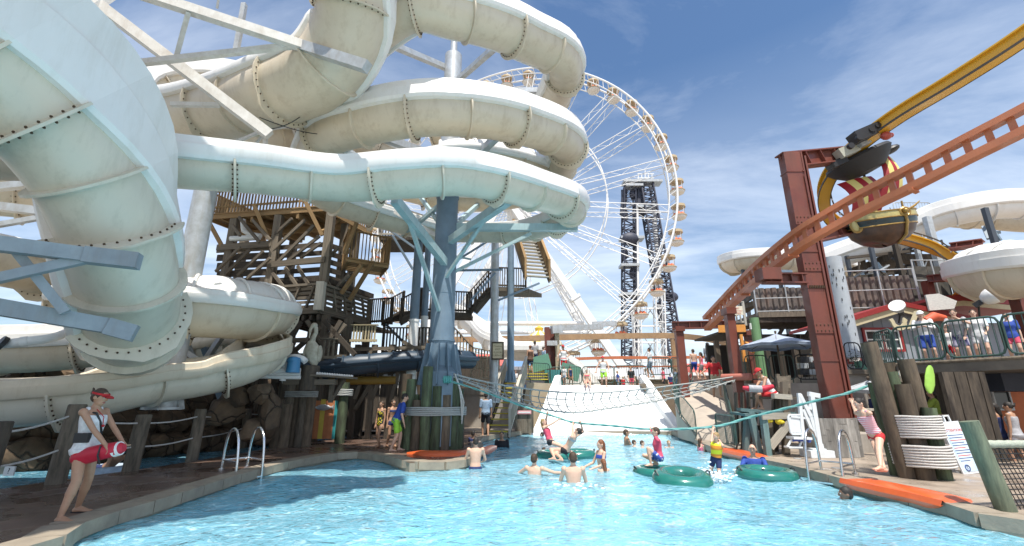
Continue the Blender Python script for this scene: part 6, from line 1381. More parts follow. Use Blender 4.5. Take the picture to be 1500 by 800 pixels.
# floodlights, cut out anchor, white board
def flood(label, x, y, Y, m, yaw):
    c = at(x, y, Y); rt = thing('floodlight', label, 'floodlight', c); q = Quaternion((0, 0, 1), yaw) @ Quaternion((1, 0, 0), R(60)); a = M(); pts = [(0, .05), (.06, .17), (.2, .25), (.3, .27)]
    rows = [[c+q @ V((r_*math.cos(2*math.pi*k/16), r_*math.sin(2*math.pi*k/16), z)) for k in range(17)] for z, r_ in pts]; grid(a, rows); part('reflector', a, m, rt); a = M(); a.tube([c+q @ V((0, 0, .3)), c+q @ V((0, 0, .34))], .27, 16); part('lens', a, WHITE, rt)
    a = M(); a.box(c+q @ V((0, 0, -.12)), (.16, .16, .24), q); part('housing', a, BLACK, rt, False); rod(rt, 'bracket', BLACK, c+q @ V((0, 0, -.1)), c+V((.1, .3, -.45)), .03, 6)
flood('round floodlight facing down left over the boarded house', 1318, 455, 17.5, GALV, -.9); flood('round white floodlight above the head of the woman on the walkway', 1438, 442, 15, WHITE, .7)
a = M(); c = at(1318, 476, 16.5); pts = []
for k in range(13): an = math.pi+math.pi*k/12; pts.append(c+V((.28*math.cos(an), 0, .30*math.sin(an)+.1)))
pin = [c+V((.15*math.cos(math.pi+math.pi*k/12), 0, .14*math.sin(math.pi+math.pi*k/12)+.12)) for k in range(13)][::-1]
a.prism(pts+[c+V((.33, 0, .18)), c+V((.22, 0, .28))]+pin+[c+V((-.2, 0, .25)), c+V((-.34, 0, .2))], (0, .06, 0)); rt = thing('anchor_cutout', 'cream wooden anchor cut out leaning over the walkway end', 'cut out', c); part('fluke', a, CRM, rt, False); bx(rt, 'shank', CRM, at(1333, 482, 16.3), at(1343, 456, 16.3), .06, .18, V((0, 1, 0)))
a = M(); a.prism([at(1356, 432, 16), at(1375, 430, 16), at(1402, 441, 16), at(1398, 452, 16), at(1362, 455, 16)], (0, .06, 0)); solo('blank_board', a, mat('white_weathered_board', (.62, .60, .55), .8, 0, (.45, .43, .40), 8, .4, stretch=(1, 1, 6)), 'weathered white board with ragged outline behind the walkway railing', 'board', smooth=False)
a = M(); a.tube([at(1355, 470, 15.8), at(1368, 464, 15.8), at(1384, 466, 15.8)], [.12, .17, .1], 10); solo('orange_float', a, flat('float_orange_red', (.60, .10, .04)), 'orange red float hanging under the white board', 'float')
# ---------------------------------------------------------------- pile clusters on the right deck
rt = thing('pile_cluster', 'leaning cluster of brown timber piles bound with two white rope bands beside the orange mat', 'timber piles', gd(1355, 703)); PB0 = gd(1390, 706); PB0.y += .45
for dx, dy, top, r, lx in [(-.36, 0, 2.6, .151, -.22), (-.2, -.22, 1.75, .141, -.05), (.0, .28, 2.2, .16, -.1), (.14, -.22, 1.3, .13, 0.0), (.22, 0, 2.25, .15, -.12), (-.08, .05, 2.0, .13, -.15), (.26, .3, 1.4, .14, 0), (-.3, .28, 1.8, .14, -.1)]:
    pile(rt, PB0.x+dx, PB0.y+dy, -.05, top, r, WD_BROWN if r > .14 else WD_GREEN, lean=(lx, 0))
ropeband(rt, PB0.x, PB0.y, .45, .22, .62, ROPEW, 8, ry=.5, lean=(-.06, 0)); ropeband(rt, PB0.x, PB0.y, .43, .74, 1.16, ROPEW, 9, ry=.48, lean=(-.06, 0))
cap = at(1322, 547, 10.6); a = M(); a.tube([cap-V((0, .1, 0)), cap+V((.5, .6, -.05))], .13, 12); part('cross_log', a, WD_PALE, rt)
# green surf board behind piles
a = M(); c = at(1362, 556, 11.4); a.loft([(c+V((.12*math.sin(z*2), 0, z)), V((w, 0, 0)), V((0, .035, 0))) for z, w in [(.34, .02), (.27, .08), (.1, .12), (-.13, .13), (-.26, .09), (-.33, .03)]], 14); solo('green_board', a, flat('board_lime', (.35, .62, .10), .35), 'lime green bodyboard hung on the back of the brown pile cluster', 'bodyboard')
# plank box by the ladder
rt = thing('plank_barrel', 'curved box of weathered grey planks between the ladder and the woman on the mat', 'planter box', gd(1243, 672)); c = gd(1244, 671); n = 16
for i in range(n):
    an = -math.pi*.93+math.pi*.86*i/(n-1); r_ = .62; p = c+V((r_*math.cos(an), .45+r_*.7*math.sin(an), 0)); tx = V((-math.sin(an), .7*math.cos(an), 0)).normalized(); zz = 0
    while zz < .98:
        h = min(.98-zz, random.choice([.28, .4, .55, .98])); a = M(); q = V((1, 0, 0)).rotation_difference(tx); a.box(p+V((0, 0, zz+h/2)), (.135, .04+.015*random.random(), h-.012), q); part('plank', a, wood('grey_plank', (.36, .34, .31), (.18, .17, .155), .3), rt, False); zz += h
a = M(); a.tube([c+V((0, .5, .02)), c+V((0, .5, .93))], .40, 16); part('core', a, WD_DARK, rt)
a = M(); p = gd(1250, 655); a.box((p.x+.1, p.y+.9, .55), (.5, .4, 1.1)); solo('red_bin', a, flat('bin_red', (.55, .02, .015), .4), 'red bin standing behind the plank box', 'bin', smooth=False)
rt = thing('bar_counter', 'pale timber counter under the low umbrella', 'counter', V((at(1280, 600, 15).x, 15, 0))); p = at(1285, 600, 15); 
for i in range(7): a = M(); a.box((p.x-.9+i*.3, 15, .55), (.28, .06, 1.1)); part('board', a, WD_GREY, rt, False)
a = M(); a.box((p.x, 15.05, 1.15), (2.3, .5, .07)); part('top', a, WD_PALE, rt, False)
a = M(); a.ball((at(1200, 600, 15.6).x, 15.6, .55), (.9, .5, 1.0), 18, 12); a.v = [p*1.0+V((0, 0, .12*noise.noise(p*1.7))) for p in a.v]; solo('boulder', a, CONC, 'pale rounded boulder behind the white pool lift', 'boulder')
# thick leaning green post and net at the right edge
rt = thing('leaning_post', 'thick pale green timber post leaning left at the lower right corner', 'post', gd(1474, 752)); b = gd(1474, 748); t = at(1419, 617, b.y+.05); a = M(); pts = [b-V((0, 0, .2))]+[b.lerp(t, i/5) for i in range(6)]; a.tube(pts, [.115, .115, .117, .114, .116, .114, .112], 18); part('shaft', a, mat('pale_green_timber', (.165, .19, .125), .8, 0, (.09, .11, .075), 4, .5, True, rnd=.05), rt)
b_ = t.lerp(b, .27)
rt = thing('rope_netting', 'thick pale rope with black netting hanging beneath it at the right edge', 'netting', b_); e = at(1620, 650, b_.y+.5); a = M(); q = [b_.lerp(e, i/30) for i in range(31)]; a.tube(q, [.05+.008*(i % 2) for i in range(31)], 10); part('top_rope', a, mat('pale_green_rope', (.42, .45, .36), .8, 0, (.3, .33, .27), 40, .6), rt)
nb = M()
d = e-b_; 
for i in range(34): p = b_+d*(i/33)+V((.03, 0, -.05)); nb.tube([p, p+V((.28, 0, -.85))], .008, 4)
for j in range(13): p = b_+V((.03+.022*j, 0, -.06-.066*j)); nb.tube([p, p+d], .008, 4)
part('net_mesh', nb, BLACK, rt, kind='stuff')
bx(rt, 'bottom_rope', ROPEW, b_+V((.25, 0, -.92)), e+V((.25, 0, -.92)), .03, .03)
# attention sign
def asign():
    b0 = gd(1412, 694); rt = thing('attention_sign', 'white folding sign board headed ATTENTION! standing left of the green post', 'sign', b0)
    qd = Quaternion((0, 0, 1), R(8)); X = qd @ V((1, 0, 0)); Yb = qd @ V((0, 1, 0)); Zt = (V((0, 0, 1))+Yb*.2-X*.12).normalized(); N_ = X.cross(Zt); W_, H_ = .52, 1.02; c0 = b0+X*.22
    q = Matrix((X, Zt, -N_*-1)).transposed().to_quaternion(); X = q @ V((1, 0, 0)); Zt = q @ V((0, 1, 0)); Nn = q @ V((0, 0, 1))
    if Nn.y > 0: pass
    fr = flat('sign_white', (.70, .72, .74), .4); pal = mat('sign_pale_blue', (.42, .58, .72), .45, 0, (.66, .72, .76), 2.2)
    def slab(name, x, z, w, h, n0, th, m): a = M(); a.box(c0+X*x+Zt*z+Nn*n0, (w, h, th), q); return part(name, a, m, rt, False)
    slab('frame', 0, H_/2, W_, H_, 0, .03, fr); slab('poster', 0, H_*.47, W_*.88, H_*.86, .018, .006, pal)
    slab('handle', -.07, H_+.06, .03, .13, 0, .03, fr); slab('handle', .07, H_+.06, .03, .13, 0, .03, fr); slab('handle', 0, H_+.12, .18, .03, 0, .03, fr)
    a = M(); a.box(c0+Yb*.42-Nn*0+V((0, 0, H_*.42)), (W_, .03, H_*.9), qd @ Quaternion((1, 0, 0), R(12))); part('rear_leaf', a, fr, rt, False)
    R_ = flat('letter_red', (.55, .08, .05)); B_ = flat('letter_navy', (.04, .07, .22))
    textmesh('ATTENTION!', .083, R_, rt, c0+X*0+Zt*(H_*.82)+Nn*.023, q)
    for i in range(11): w = [.40, .36, .41, .33, .39, .30, .41, .37, .34, .40, .25][i]; slab('text_line', -.0+(.41-w)*-.4, H_*.73-i*.050, w, .014, .0225, .002, R_ if i % 3 == 2 else B_)
    a = M(); cc = c0-X*.1+Zt*.11+Nn*.023; a.tube([cc+(X*math.cos(t_)+Zt*math.sin(t_))*.055 for t_ in [k*math.pi/12 for k in range(24)]], .012, 6, closed=True); part('round_emblem', a, B_, rt); textmesh('S', .08, B_, rt, cc, q)
asign()
# ---------------------------------------------------------------- orange edge mats
OM = mat('orange_mat', (.72, .13, .03), .35, 0, (.62, .10, .025), 2.5, .1, coat=.3)
def edgemat(label, edge_px, wd, name='orange_mat', z=.075):
    P = [gd(x, y) for x, y in edge_px]; P = [V(p[:3]) for p in cr([tuple(p) for p in P], .08)]; rows = []; n = len(P)
    for i, p in enumerate(P):
        t = (P[min(i+1, n-1)]-P[max(0, i-1)]).normalized(); nr = V((-t.y, t.x, 0)); e = min(1, (7*min(i, n-1-i)/n)**.5+.03); w = wd*e
        rows.append([p-nr*.06-V((0, 0, .10*e)), p-nr*.10+V((0, 0, -.02)), p-nr*.06+V((0, 0, z*.8)), p+V((0, 0, .01+z*e)), p+nr*w*.6+V((0, 0, .01+z*e)), p+nr*w+V((0, 0, .03)), p+nr*(w+.02)+V((0, 0, .0))])
    a = M(); grid(a, rows, True); return solo(name, a, OM, label, 'mat', 'orange edge mats')
edgemat('long orange foam mat at the pool edge under the standing woman', [(1236, 705), (1290, 717), (1340, 728), (1388, 740)], .58)
edgemat('short orange foam mat at the pool edge below the lifeguard chair', [(1052, 659), (1075, 664), (1110, 672)], .45)
P = [(596, 668), (640, 670), (690, 668), (728, 658)]
a = M(); q = [gd(x, y, -.05) for x, y in P]; q = [V(p[:3]) for p in cr([tuple(p) for p in q], .2)]; n = len(q)
a.loft([(p+V((0, 0, .05)), V((0, .36*min(1, (5*min(i, n-1-i)/n+.15)), 0)), V((0, 0, .12*min(1, 5*min(i, n-1-i)/n+.4)))) for i, p in enumerate(q)], 14); solo('orange_mat', a, OM, 'long rounded orange foam mat in the water before the green pile ring', 'mat', 'orange edge mats')
# ---------------------------------------------------------------- lifeguard chair
def lchair():
    b = gd(1122, 663); s = V((.80, -.32, 0)).normalized(); f = V((-.60, -.80, 0)).normalized(); s = V((-f.y, f.x, 0)); up = V((0, 0, 1)); rt = thing('lifeguard_chair', 'tall weathered lifeguard chair stand of grey and blue green timbers', 'lifeguard chair', b)
    TEAL = wood('teal_timber', (.16, .25, .25), (.10, .16, .16), .2); zt_ = 1.25; k = 13.2
    g = lambda x, y, Y=13.6: at(x, y, Y)
    for x0, y0, x1, y1, m, Y in [(1095, 603, 1092, 660, TEAL, 13.7), (1099, 603, 1112, 663, TEAL, 13.5), (1117, 603, 1126, 672, TEAL, 13.2), (1096, 600, 1088, 645, WD_DARK, 14.6), (1124, 605, 1130, 668, WD_GREY, 13.4), (1150, 600, 1152, 669, WD_GREY, 13.3), (1148, 560, 1152, 670, WD_GREY, 13.6), (1136, 560, 1132, 640, WD_DARK, 14.3)]:
        p = g(x0, y0, Y); q = g(x1, y1, Y); q.z = 0; bx(rt, 'leg', m, p, q, .15, .15)
    bx(rt, 'platform', TEAL, g(1082, 600, 14), g(1160, 606, 13.6), .9, .09); bx(rt, 'platform_edge', WD_PALE, g(1116, 610, 13.1), g(1158, 609, 13.2), .05, .17)
    bx(rt, 'front_step', TEAL, g(1078, 605, 14.1), g(1100, 608, 13.4), .35, .07)
    bx(rt, 'diagonal_brace', WD_PALE, g(1128, 655, 13.2), g(1156, 620, 13.2), .06, .2); bx(rt, 'cross_board', WD_GREY, g(1088, 640, 13.8), g(1128, 650, 13.6), .05, .14); bx(rt, 'cross_board', WD_DARK, g(1086, 622, 14), g(1126, 630, 13.9), .05, .14)
    bx(rt, 'seat', WD_GREY, g(1106, 583, 13.9), g(1160, 583, 13.9), .6, .07); bx(rt, 'arm_rest', WD_PALE, g(1132, 580, 13.4), g(1158, 582, 13.5), .14, .14)
    bx(rt, 'back_board', WD_GREY, g(1138, 560, 14.1), g(1156, 560, 14.1), .07, .36); bx(rt, 'back_board', WD_GREY, g(1138, 571, 14.1), g(1156, 571, 14.1), .06, .1); bx(rt, 'back_post', WD_GREY, g(1139, 600, 14.15), g(1139, 548, 14.15), .09, .09); bx(rt, 'back_post', WD_GREY, g(1155, 600, 14.15), g(1155, 550, 14.15), .09, .09)
    for i in range(5): bx(rt, 'skirt_board', WD_DARK, g(1078+i*9, 575, 14.4), g(1080+i*9, 650, 14.4), .17, .04)
lchair()
for i, (x, y) in enumerate(((1124, 615), (1141, 617))):
    a = M(); c = at(x, y, 13.2); a.ball(c, (.11, .07, .09), 10, 8); a.ball(c+V((.07, -.02, -.03)), (.08, .06, .05), 8, 6); solo('yellow_fins', a, flat('fin_yellow', (.70, .55, .03)), ['yellow pouch tied to the left of the chair platform', 'yellow pouch tied to the right of the chair platform'][i], 'pouch')
# white pool lift
def lift():
    g = lambda x, y, Y=12.8: at(x, y, Y); rt = thing('pool_lift', 'white pool lift seat with raised boom beside the lifeguard chair', 'pool lift', gd(1185, 668)); W_ = flat('lift_white', (.74, .78, .80), .35); Bl = flat('lift_blue', (.04, .08, .35), .4)
    for x0, y0, x1, y1, w in [(1171, 578, 1187, 610, .09), (1170, 576, 1176, 640, .08), (1188, 576, 1200, 652, .11), (1192, 576, 1186, 600, .07), (1200, 650, 1203, 668, .13), (1187, 610, 1196, 640, .08), (1176, 600, 1190, 632, .07)]: bx(rt, 'boom', W_, g(x0, y0), g(x1, y1), w, w)
    bx(rt, 'boom_cap', W_, g(1184, 577), g(1200, 580), .1, .12)
    a = M(); c = g(1166, 622); fr = [c+V((x*.18, 0, z*.24)) for x, z in ((-1, -.8), (-1, .8), (-.8, 1), (.8, 1), (1, .8), (1, -.8), (.8, -1), (-.8, -1))]; a.tube(fr, .03, 8, closed=True); part('seat_frame', a, W_, rt)
    a = M(); a.box(c+V((.0, .02, 0)), (.30, .05, .40)); part('seat_back', a, W_, rt, False); bx(rt, 'seat', W_, g(1157, 641), g(1184, 642), .35, .06); bx(rt, 'foot_rest', W_, g(1152, 655), g(1172, 655), .25, .04); bx(rt, 'foot_bar', W_, g(1160, 643), g(1153, 655), .04, .04); bx(rt, 'foot_bar', W_, g(1176, 643), g(1170, 656), .04, .04)
    bx(rt, 'arm_rest', W_, g(1158, 610), g(1190, 614), .05, .05); bx(rt, 'belt', Bl, g(1160, 645), g(1180, 645), .1, .05); a = M(); a.ball(g(1185, 646), (.05, .05, .05)); a.ball(g(1162, 645), .04); part('caster', a, Bl, rt)
    a = M(); c = g(1200, 668); a.box((c.x-.05, c.y, .09), (.62, .5, .17)); part('base', a, W_, rt, False); a = M(); a.box((c.x-.05, c.y, .19), (.35, .3, .05)); part('base_lid', a, W_, rt, False)
lift()
# green inflatable rings in the pool
TG = mat('green_vinyl', (.015, .17, .14), .22, 0, (.02, .14, .12), 3, coat=.6)
def ring(label, x, y, r, t, tilt=(0, 0), z=.06, hole=True):
    c = gd(x, y, -.17)+V((0, 0, z)); a = M(); q = Quaternion((1, 0, 0), tilt[0]) @ Quaternion((0, 1, 0), tilt[1]); rows = []
    for i in range(37):
        A_ = 2*math.pi*i/36; wr = 1+.018*math.sin(A_*9)
        row = []
        for j in range(15):
            B_ = 2*math.pi*j/14; rr = r+t*math.cos(B_)*wr; row.append(c+q @ V((rr*math.cos(A_), rr*math.sin(A_)*.98, t*.85*math.sin(B_)*wr)))
        rows.append(row)
    grid(a, rows); rt = thing('swim_ring', label, 'swim ring', c, 'green inflatable rings'); part('tube', a, TG, rt)
    a = M(); a.tube([c+q @ V((r*math.cos(t_), r*math.sin(t_), -t*.3)) for t_ in [k*math.pi/16 for k in range(32)]], .008, 4, closed=True); part('seam', a, flat('seam_green', (.01, .09, .08)), rt)
    a = M(); a.loft([(c+q @ V((0, 0, -.06)), q @ V((r*.95, 0, 0)), q @ V((0, r*.95, 0))), (c+q @ V((0, 0, -.03)), q @ V((r*.95, 0, 0)), q @ V((0, r*.95, 0)))], 24); part('floor', a, TG, rt)
    for s in (-1, 1): a = M(); a.tube([c+q @ V((s*(r+t*.6)+.0, -.12, t*.55)), c+q @ V((s*(r+t*.75), -.05, t*.85)), c+q @ V((s*(r+t*.75), .05, t*.85)), c+q @ V((s*(r+t*.6), .12, t*.55))], .014, 5); part('handle', a, BLACK, rt)
    return c
ring('green inflatable ring under the girl hanging from the rope', 815, 671, .42, .17); ring('bright green inflatable ring right of the hanging girl', 846, 669, .38, .17)
ring('flat dark green ring with the crouching girl on top', 963, 693, .42, .13, z=.03); ring('near green inflatable ring floating alone in mid pool', 1000, 707, .40, .19, (.12, 0)); ring('green inflatable ring pushed by the swimmer at right', 1123, 700, .46, .17, (.03, .02))
# ---------------------------------------------------------------- people
SK = {'fair': mat('skin_fair', (.62, .40, .29), .5, 0, (.58, .35, .25), 14), 'tan': mat('skin_tan', (.42, .24, .15), .5, 0, (.38, .21, .13), 14), 'brown': mat('skin_brown', (.20, .11, .07), .5, 0, (.17, .09, .06), 14)}
HB_ = mat('hair_brown', (.07, .04, .022), .6, 0, (.04, .024, .015), 30, .5, stretch=(3, 3, 1)); HR_ = mat('hair_auburn', (.22, .08, .03), .6, 0, (.14, .05, .02), 30, .5); HD_ = mat('hair_dark', (.025, .02, .016), .6, 0, (.015, .012, .01), 30, .5); HL_ = mat('hair_blond', (.38, .25, .11), .6, 0, (.25, .16, .07), 30, .5)
EYW = flat('eye_white', (.75, .73, .7), .3); EYD = flat('eye_dark', (.03, .02, .015), .2); LIP = flat('lip', (.38, .13, .11), .5)
def cl(n, c, r=.8): return mat('cloth_'+n, c, r, 0, tuple(v*.74 for v in c), 11, .6)
C_WH, C_RED, C_NAVY, C_BLK, C_PINK, C_LIME, C_BLUE, C_GREY, C_YEL, C_LB = cl('white', (.74, .74, .74)), cl('red', (.52, .02, .025)), cl('navy', (.02, .035, .12)), cl('black', (.015, .015, .02)), cl('pink', (.72, .09, .16)), cl('lime', (.35, .70, .06)), cl('blue', (.03, .08, .38)), cl('grey', (.42, .42, .44)), cl('yellow', (.80, .70, .05)), cl('light_blue', (.28, .38, .50))
def stripes(name, c1, c2, sc, ax=2):
    m = bpy.data.materials.new(name); m.use_nodes = True; N = m.node_tree.nodes; L = m.node_tree.links; g = N.new('ShaderNodeNewGeometry'); s = N.new('ShaderNodeSeparateXYZ'); L.new(g.outputs['Position'], s.inputs[0])
    a = N.new('ShaderNodeMath'); a.operation = 'MULTIPLY'; a.inputs[1].default_value = sc; L.new(s.outputs[ax], a.inputs[0]); b = N.new('ShaderNodeMath'); b.operation = 'SINE'; L.new(a.outputs[0], b.inputs[0]); r = N.new('ShaderNodeMapRange'); r.inputs[1].default_value = -.2; r.inputs[2].default_value = .2; L.new(b.outputs[0], r.inputs[0])
    x = N.new('ShaderNodeMixRGB'); x.inputs[1].default_value = (*c1, 1); x.inputs[2].default_value = (*c2, 1); L.new(r.outputs[0], x.inputs[0]); L.new(x.outputs[0], N['Principled BSDF'].inputs['Base Color']); N['Principled BSDF'].inputs['Roughness'].default_value = .7; return m
def spots(name, c1, c2, sc):
    m = bpy.data.materials.new(name); m.use_nodes = True; N = m.node_tree.nodes; L = m.node_tree.links; v = N.new('ShaderNodeTexVoronoi'); v.inputs['Scale'].default_value = sc; g = N.new('ShaderNodeNewGeometry'); L.new(g.outputs['Position'], v.inputs['Vector'])
    r = N.new('ShaderNodeMapRange'); r.inputs[1].default_value = .3; r.inputs[2].default_value = .36; L.new(v.outputs['Distance'], r.inputs[0]); x = N.new('ShaderNodeMixRGB'); x.inputs[1].default_value = (*c2, 1); x.inputs[2].default_value = (*c1, 1); L.new(r.outputs[0], x.inputs[0]); L.new(x.outputs[0], N['Principled BSDF'].inputs['Base Color']); return m
C_STR = stripes('cloth_pink_stripe', (.70, .20, .25), (.72, .60, .62), 170); C_FLW = spots('cloth_blue_flower', (.04, .08, .33), (.65, .68, .78), 17); C_VEST = stripes('cloth_vest', (.78, .78, .03), (.75, .28, .03), 34); C_PLAID = stripes('cloth_plaid', (.05, .05, .14), (.35, .33, .42), 60, 0); C_YB = spots('cloth_yellow_black', (.02, .02, .02), (.75, .62, .03), 15); C_PSP = spots('cloth_pink_pattern', (.72, .12, .2), (.75, .5, .5), 22)
def ik(a, b, l1, l2, pole):
    d = b-a; D = min(d.length, .9985*(l1+l2)); D = max(D, abs(l1-l2)+.01); n = d.normalized(); b = a+n*D; x = (l1*l1-l2*l2+D*D)/(2*D); hh = math.sqrt(max(0, l1*l1-x*x)); p = pole-n*pole.dot(n)
    if p.length < 1e-4: p = n.orthogonal()
    return a+n*x+p.normalized()*hh, b
def person(label, pel, yaw, h=1.7, skin='fair', torso=(0, 0, 1), head=None, look=None, arms=(None, None), legs=(None, None), wear=(), hair=(HB_, 'short'), fem=False, kid=False, vox=None, near=False, group=None, cut=None, feet=True):
    """pel: pelvis in the world; yaw: facing (0 = away from the camera, turning left); arms/legs: world Vector target or ((dir),(dir)) in the body frame x right, y forward, z up"""
    q = Quaternion((0, 0, 1), yaw); B = lambda v: q @ V(v); pel = V(pel); rt = thing('person', label, 'person', V((pel.x, pel.y, pel.z-.5*h)), group)
    X = B((1, 0, 0)); Yf = B((0, 1, 0)); U = B(torso).normalized(); sx = (X-U*X.dot(U)).normalized(); fw = U.cross(sx)
    kh = 1.12 if kid else 1.0; wf = .93 if fem else 1.0
    T = lambda z: pel+U*((z-.53)*h)
    shz = .80
    J = {}
    for i, sd in enumerate((-1, 1)):
        sh = T(shz)+sx*sd*.108*h*wf; hp = T(.51)+sx*sd*.052*h; J['sh', i] = sh; J['hp', i] = hp
        a = arms[i]
        if a is None: a = ((sd*.12, .02, -1), (sd*.05, .18, -1))
        if isinstance(a, Vector):
            el, hd = ik(sh, a, .172*h, .155*h, B((sd*.5, -.3, -.8)))
        else: el = sh+B(a[0]).normalized()*.172*h; hd = el+B(a[1]).normalized()*.155*h
        J['el', i], J['wr', i] = el, hd
        l = legs[i]
        if l is None: l = ((sd*.03, 0, -1), (sd*.0, -.03, -1))
        if isinstance(l, Vector): kn, an = ik(hp, l+V((0, 0, .045*h)), .235*h, .235*h, B((sd*.1, 1, .1)))
        else: kn = hp+B(l[0]).normalized()*.235*h; an = kn+B(l[1]).normalized()*.235*h
        J['kn', i], J['an', i] = kn, an
    hdir = (B(head).normalized() if head else (U*.7+V((0, 0, .3))).normalized()); nb = T(.83); hc = nb+hdir*(.085*h*kh)
    lk = B(look).normalized() if look else Yf; hz = hdir; hf = (lk-hz*lk.dot(hz)).normalized(); hx = hf.cross(hz); HQ = Matrix((hx, hf, hz)).transposed().to_quaternion(); HH = lambda x, y, z: hc+(hx*x+hf*y+hz*z)*h*kh
    def torso_st(g, z0, z1):
        P = [(.455, .055, .05, 0), (.48, .085, .065, 0), (.52, .093*(1.06 if fem else 1), .068, -.004), (.56, .086, .062, 0), (.615, .070 if fem else .078, .052, 0), (.67, .080*wf+.002, .058, .002), (.725, .095*wf, .064 if not fem else .067, .006), (.775, .100*wf, .056, 0), (.81, .082*wf, .042, -.002), (.83, .040, .036, 0), (.845, .03, .03, 0)]
        Z = [p for p in P if z0 <= p[0] <= z1]; return [(T(z)+fw*(yo*h), sx*((a+g)*h), fw*((b+g)*h)) for z, a, b, yo in Z]
    b = M(); b.loft(torso_st(0, 0, 1), 16)
    b.cap(T(.815), hc-hz*.03*h, .034*h, .029*h, 10)
    b.ball(hc+hz*.008*h*kh, V((.0435, .055, .060))*h*kh, 14, 10, HQ); b.ball(HH(0, .012, -.035), V((.033, .040, .032))*h*kh, 12, 8, HQ)
    b.ball(HH(0, .060, -.006), V((.008, .013, .012))*h*kh, 8, 6, HQ); b.cap(HH(0, .055, .012), HH(0, .064, -.008), .005*h, .008*h, 6)
    for sd in (-1, 1): b.ball(HH(sd*.047, -.004, -.002), V((.007, .012, .017))*h*kh, 8, 6, HQ)
    v = vox or (.0075 if near else .014)
    for i, sd in enumerate((-1, 1)):
        sh, el, wr, hp, kn, an = (J[k, i] for k in ('sh', 'el', 'wr', 'hp', 'kn', 'an'))
        b.ball(sh, .034*h*wf, 10, 8); b.cap(sh, el, .030*h*wf, .023*h*wf); b.cap(el, el.lerp(wr, .35), .023*h*wf, .0235*h*wf); b.cap(el.lerp(wr, .35), wr, .0235*h*wf, .0155*h)
        # hand: palm, four fingers, thumb
        d = (wr-el).normalized(); side = sx*sd; pn = d.cross(side); pn = pn.normalized() if pn.length > .1 else fw; sidev = pn.cross(d).normalized()
        grip = isinstance(arms[i], Vector); fl = .9 if not grip else .75; cd = d if not grip else (d*.75+pn*.5).normalized(); fr = max(.0062*h, v*.75)
        b.loft([(wr+d*t_*h, sidev*w_*h, pn*dp*h) for t_, w_, dp in ((-.005, .014, .012), (.015, .021, .013), (.04, .025, .0125), (.052, .021, .011))], 8)
        for k_, (o, ln) in enumerate(((-.019, .030), (-.0065, .038), (.006, .040), (.0185, .035))):
            r0 = wr+d*.048*h+sidev*o*h; m0 = r0+cd*ln*.55*h*fl; e0 = m0+((cd*.5+pn*.85 if grip else cd+pn*.25).normalized())*ln*.55*h; b.cap(r0, m0, fr, fr*.95, 6); b.cap(m0, e0, fr*.95, fr*.8, 6)
        t0 = wr+d*.018*h-sidev*.018*h*sd*sd; b.cap(t0, t0+(d*.7-sidev*.7+pn*.2).normalized()*.024*h, fr*1.15, fr, 6); b.cap(t0+(d*.7-sidev*.7+pn*.2).normalized()*.024*h, t0+(d*.9-sidev*.4+pn*.5).normalized()*.046*h, fr, fr*.85, 6)
        b.cap(hp, kn, .053*h, .034*h, 12); b.cap(kn, kn.lerp(an, .35), .034*h, .036*h, 12); b.cap(kn.lerp(an, .3), an, .036*h, .020*h, 12)
        if feet:
            td = V((Yf.x, Yf.y, 0))+X*sd*.15; td.normalize(); hl_ = an-td*.02*h-V((0, 0, .026*h)); toe = an+td*.088*h-V((0, 0, .032*h))
            b.loft([(hl_-td*.012*h, td.cross(V((0, 0, 1)))*.012*h, V((0, 0, .012*h))), (hl_, td.cross(V((0, 0, 1)))*.021*h, V((0, 0, .022*h))), (an+td*.03*h-V((0, 0, .022*h)), td.cross(V((0, 0, 1)))*.024*h, V((0, 0, .024*h))), (toe-td*.015*h, td.cross(V((0, 0, 1)))*.029*h, V((0, 0, .013*h))), (toe+td*.018*h, td.cross(V((0, 0, 1)))*.020*h, V((0, 0, .008*h)))], 10)
            for k_ in range(5): o = (k_-2)*.0105*h*sd; b.ball(toe+td*(.018-.004*abs(k_-1))*h+td.cross(V((0, 0, 1)))*o, (.0062*h,)*3, 6, 5)
    def rem(o, vx, sm=2):
        md = o.modifiers.new('remesh', 'REMESH'); md.mode = 'VOXEL'; md.voxel_size = vx; md.use_smooth_shade = True
        s_ = o.modifiers.new('smooth', 'SMOOTH'); s_.factor = .5; s_.iterations = sm
        dg = bpy.context.evaluated_depsgraph_get(); me = bpy.data.meshes.new_from_object(o.evaluated_get(dg)); o.modifiers.clear(); o.data = me; me.shade_smooth()
    body = part('body', b, SK[skin], rt); rem(body, v)
    # clothes
    for w in wear:
        kind, m = w[0], w[1]; g = M(); e = .009+(.006 if kind in ('shirt', 'shorts') else 0)
        if kind in ('shirt', 'tank', 'rash', 'vest', 'suit', 'tankini'):
            z0 = .455 if kind == 'suit' else (.56 if kind in ('tankini', 'vest') else .51); z1 = .80 if kind in ('suit', 'tankini', 'tank') else .815
            if kind == 'shirt': z0 = .47
            ee = e if kind != 'vest' else .022
            if kind == 'tank': ee = .012
            g.loft(torso_st(ee, z0, z1), 16)
            if kind == 'tank':
                st = torso_st(.014, .455, .52); st = [(c, x_*1.1, y_*1.1) for c, x_, y_ in st]; g.loft(st, 16)
            for i, sd in enumerate((-1, 1)):
                sh, el, wr = J['sh', i], J['el', i], J['wr', i]
                if kind == 'shirt': g.cap(sh, sh.lerp(el, .75), .040*h, .036*h)
                if kind == 'rash': g.cap(sh, el, .037*h, .028*h); g.cap(el, wr.lerp(el, .1), .028*h, .021*h)
                if kind in ('tank', 'vest', 'suit', 'tankini'): g.cap(T(.78)+sx*sd*.055*h, T(.825)+sx*sd*.058*h-fw*.005*h, .022*h, .018*h)
            if kind in ('suit',): g.ball(T(.50), (.095*h, .075*h, .05*h), 12, 8, q)
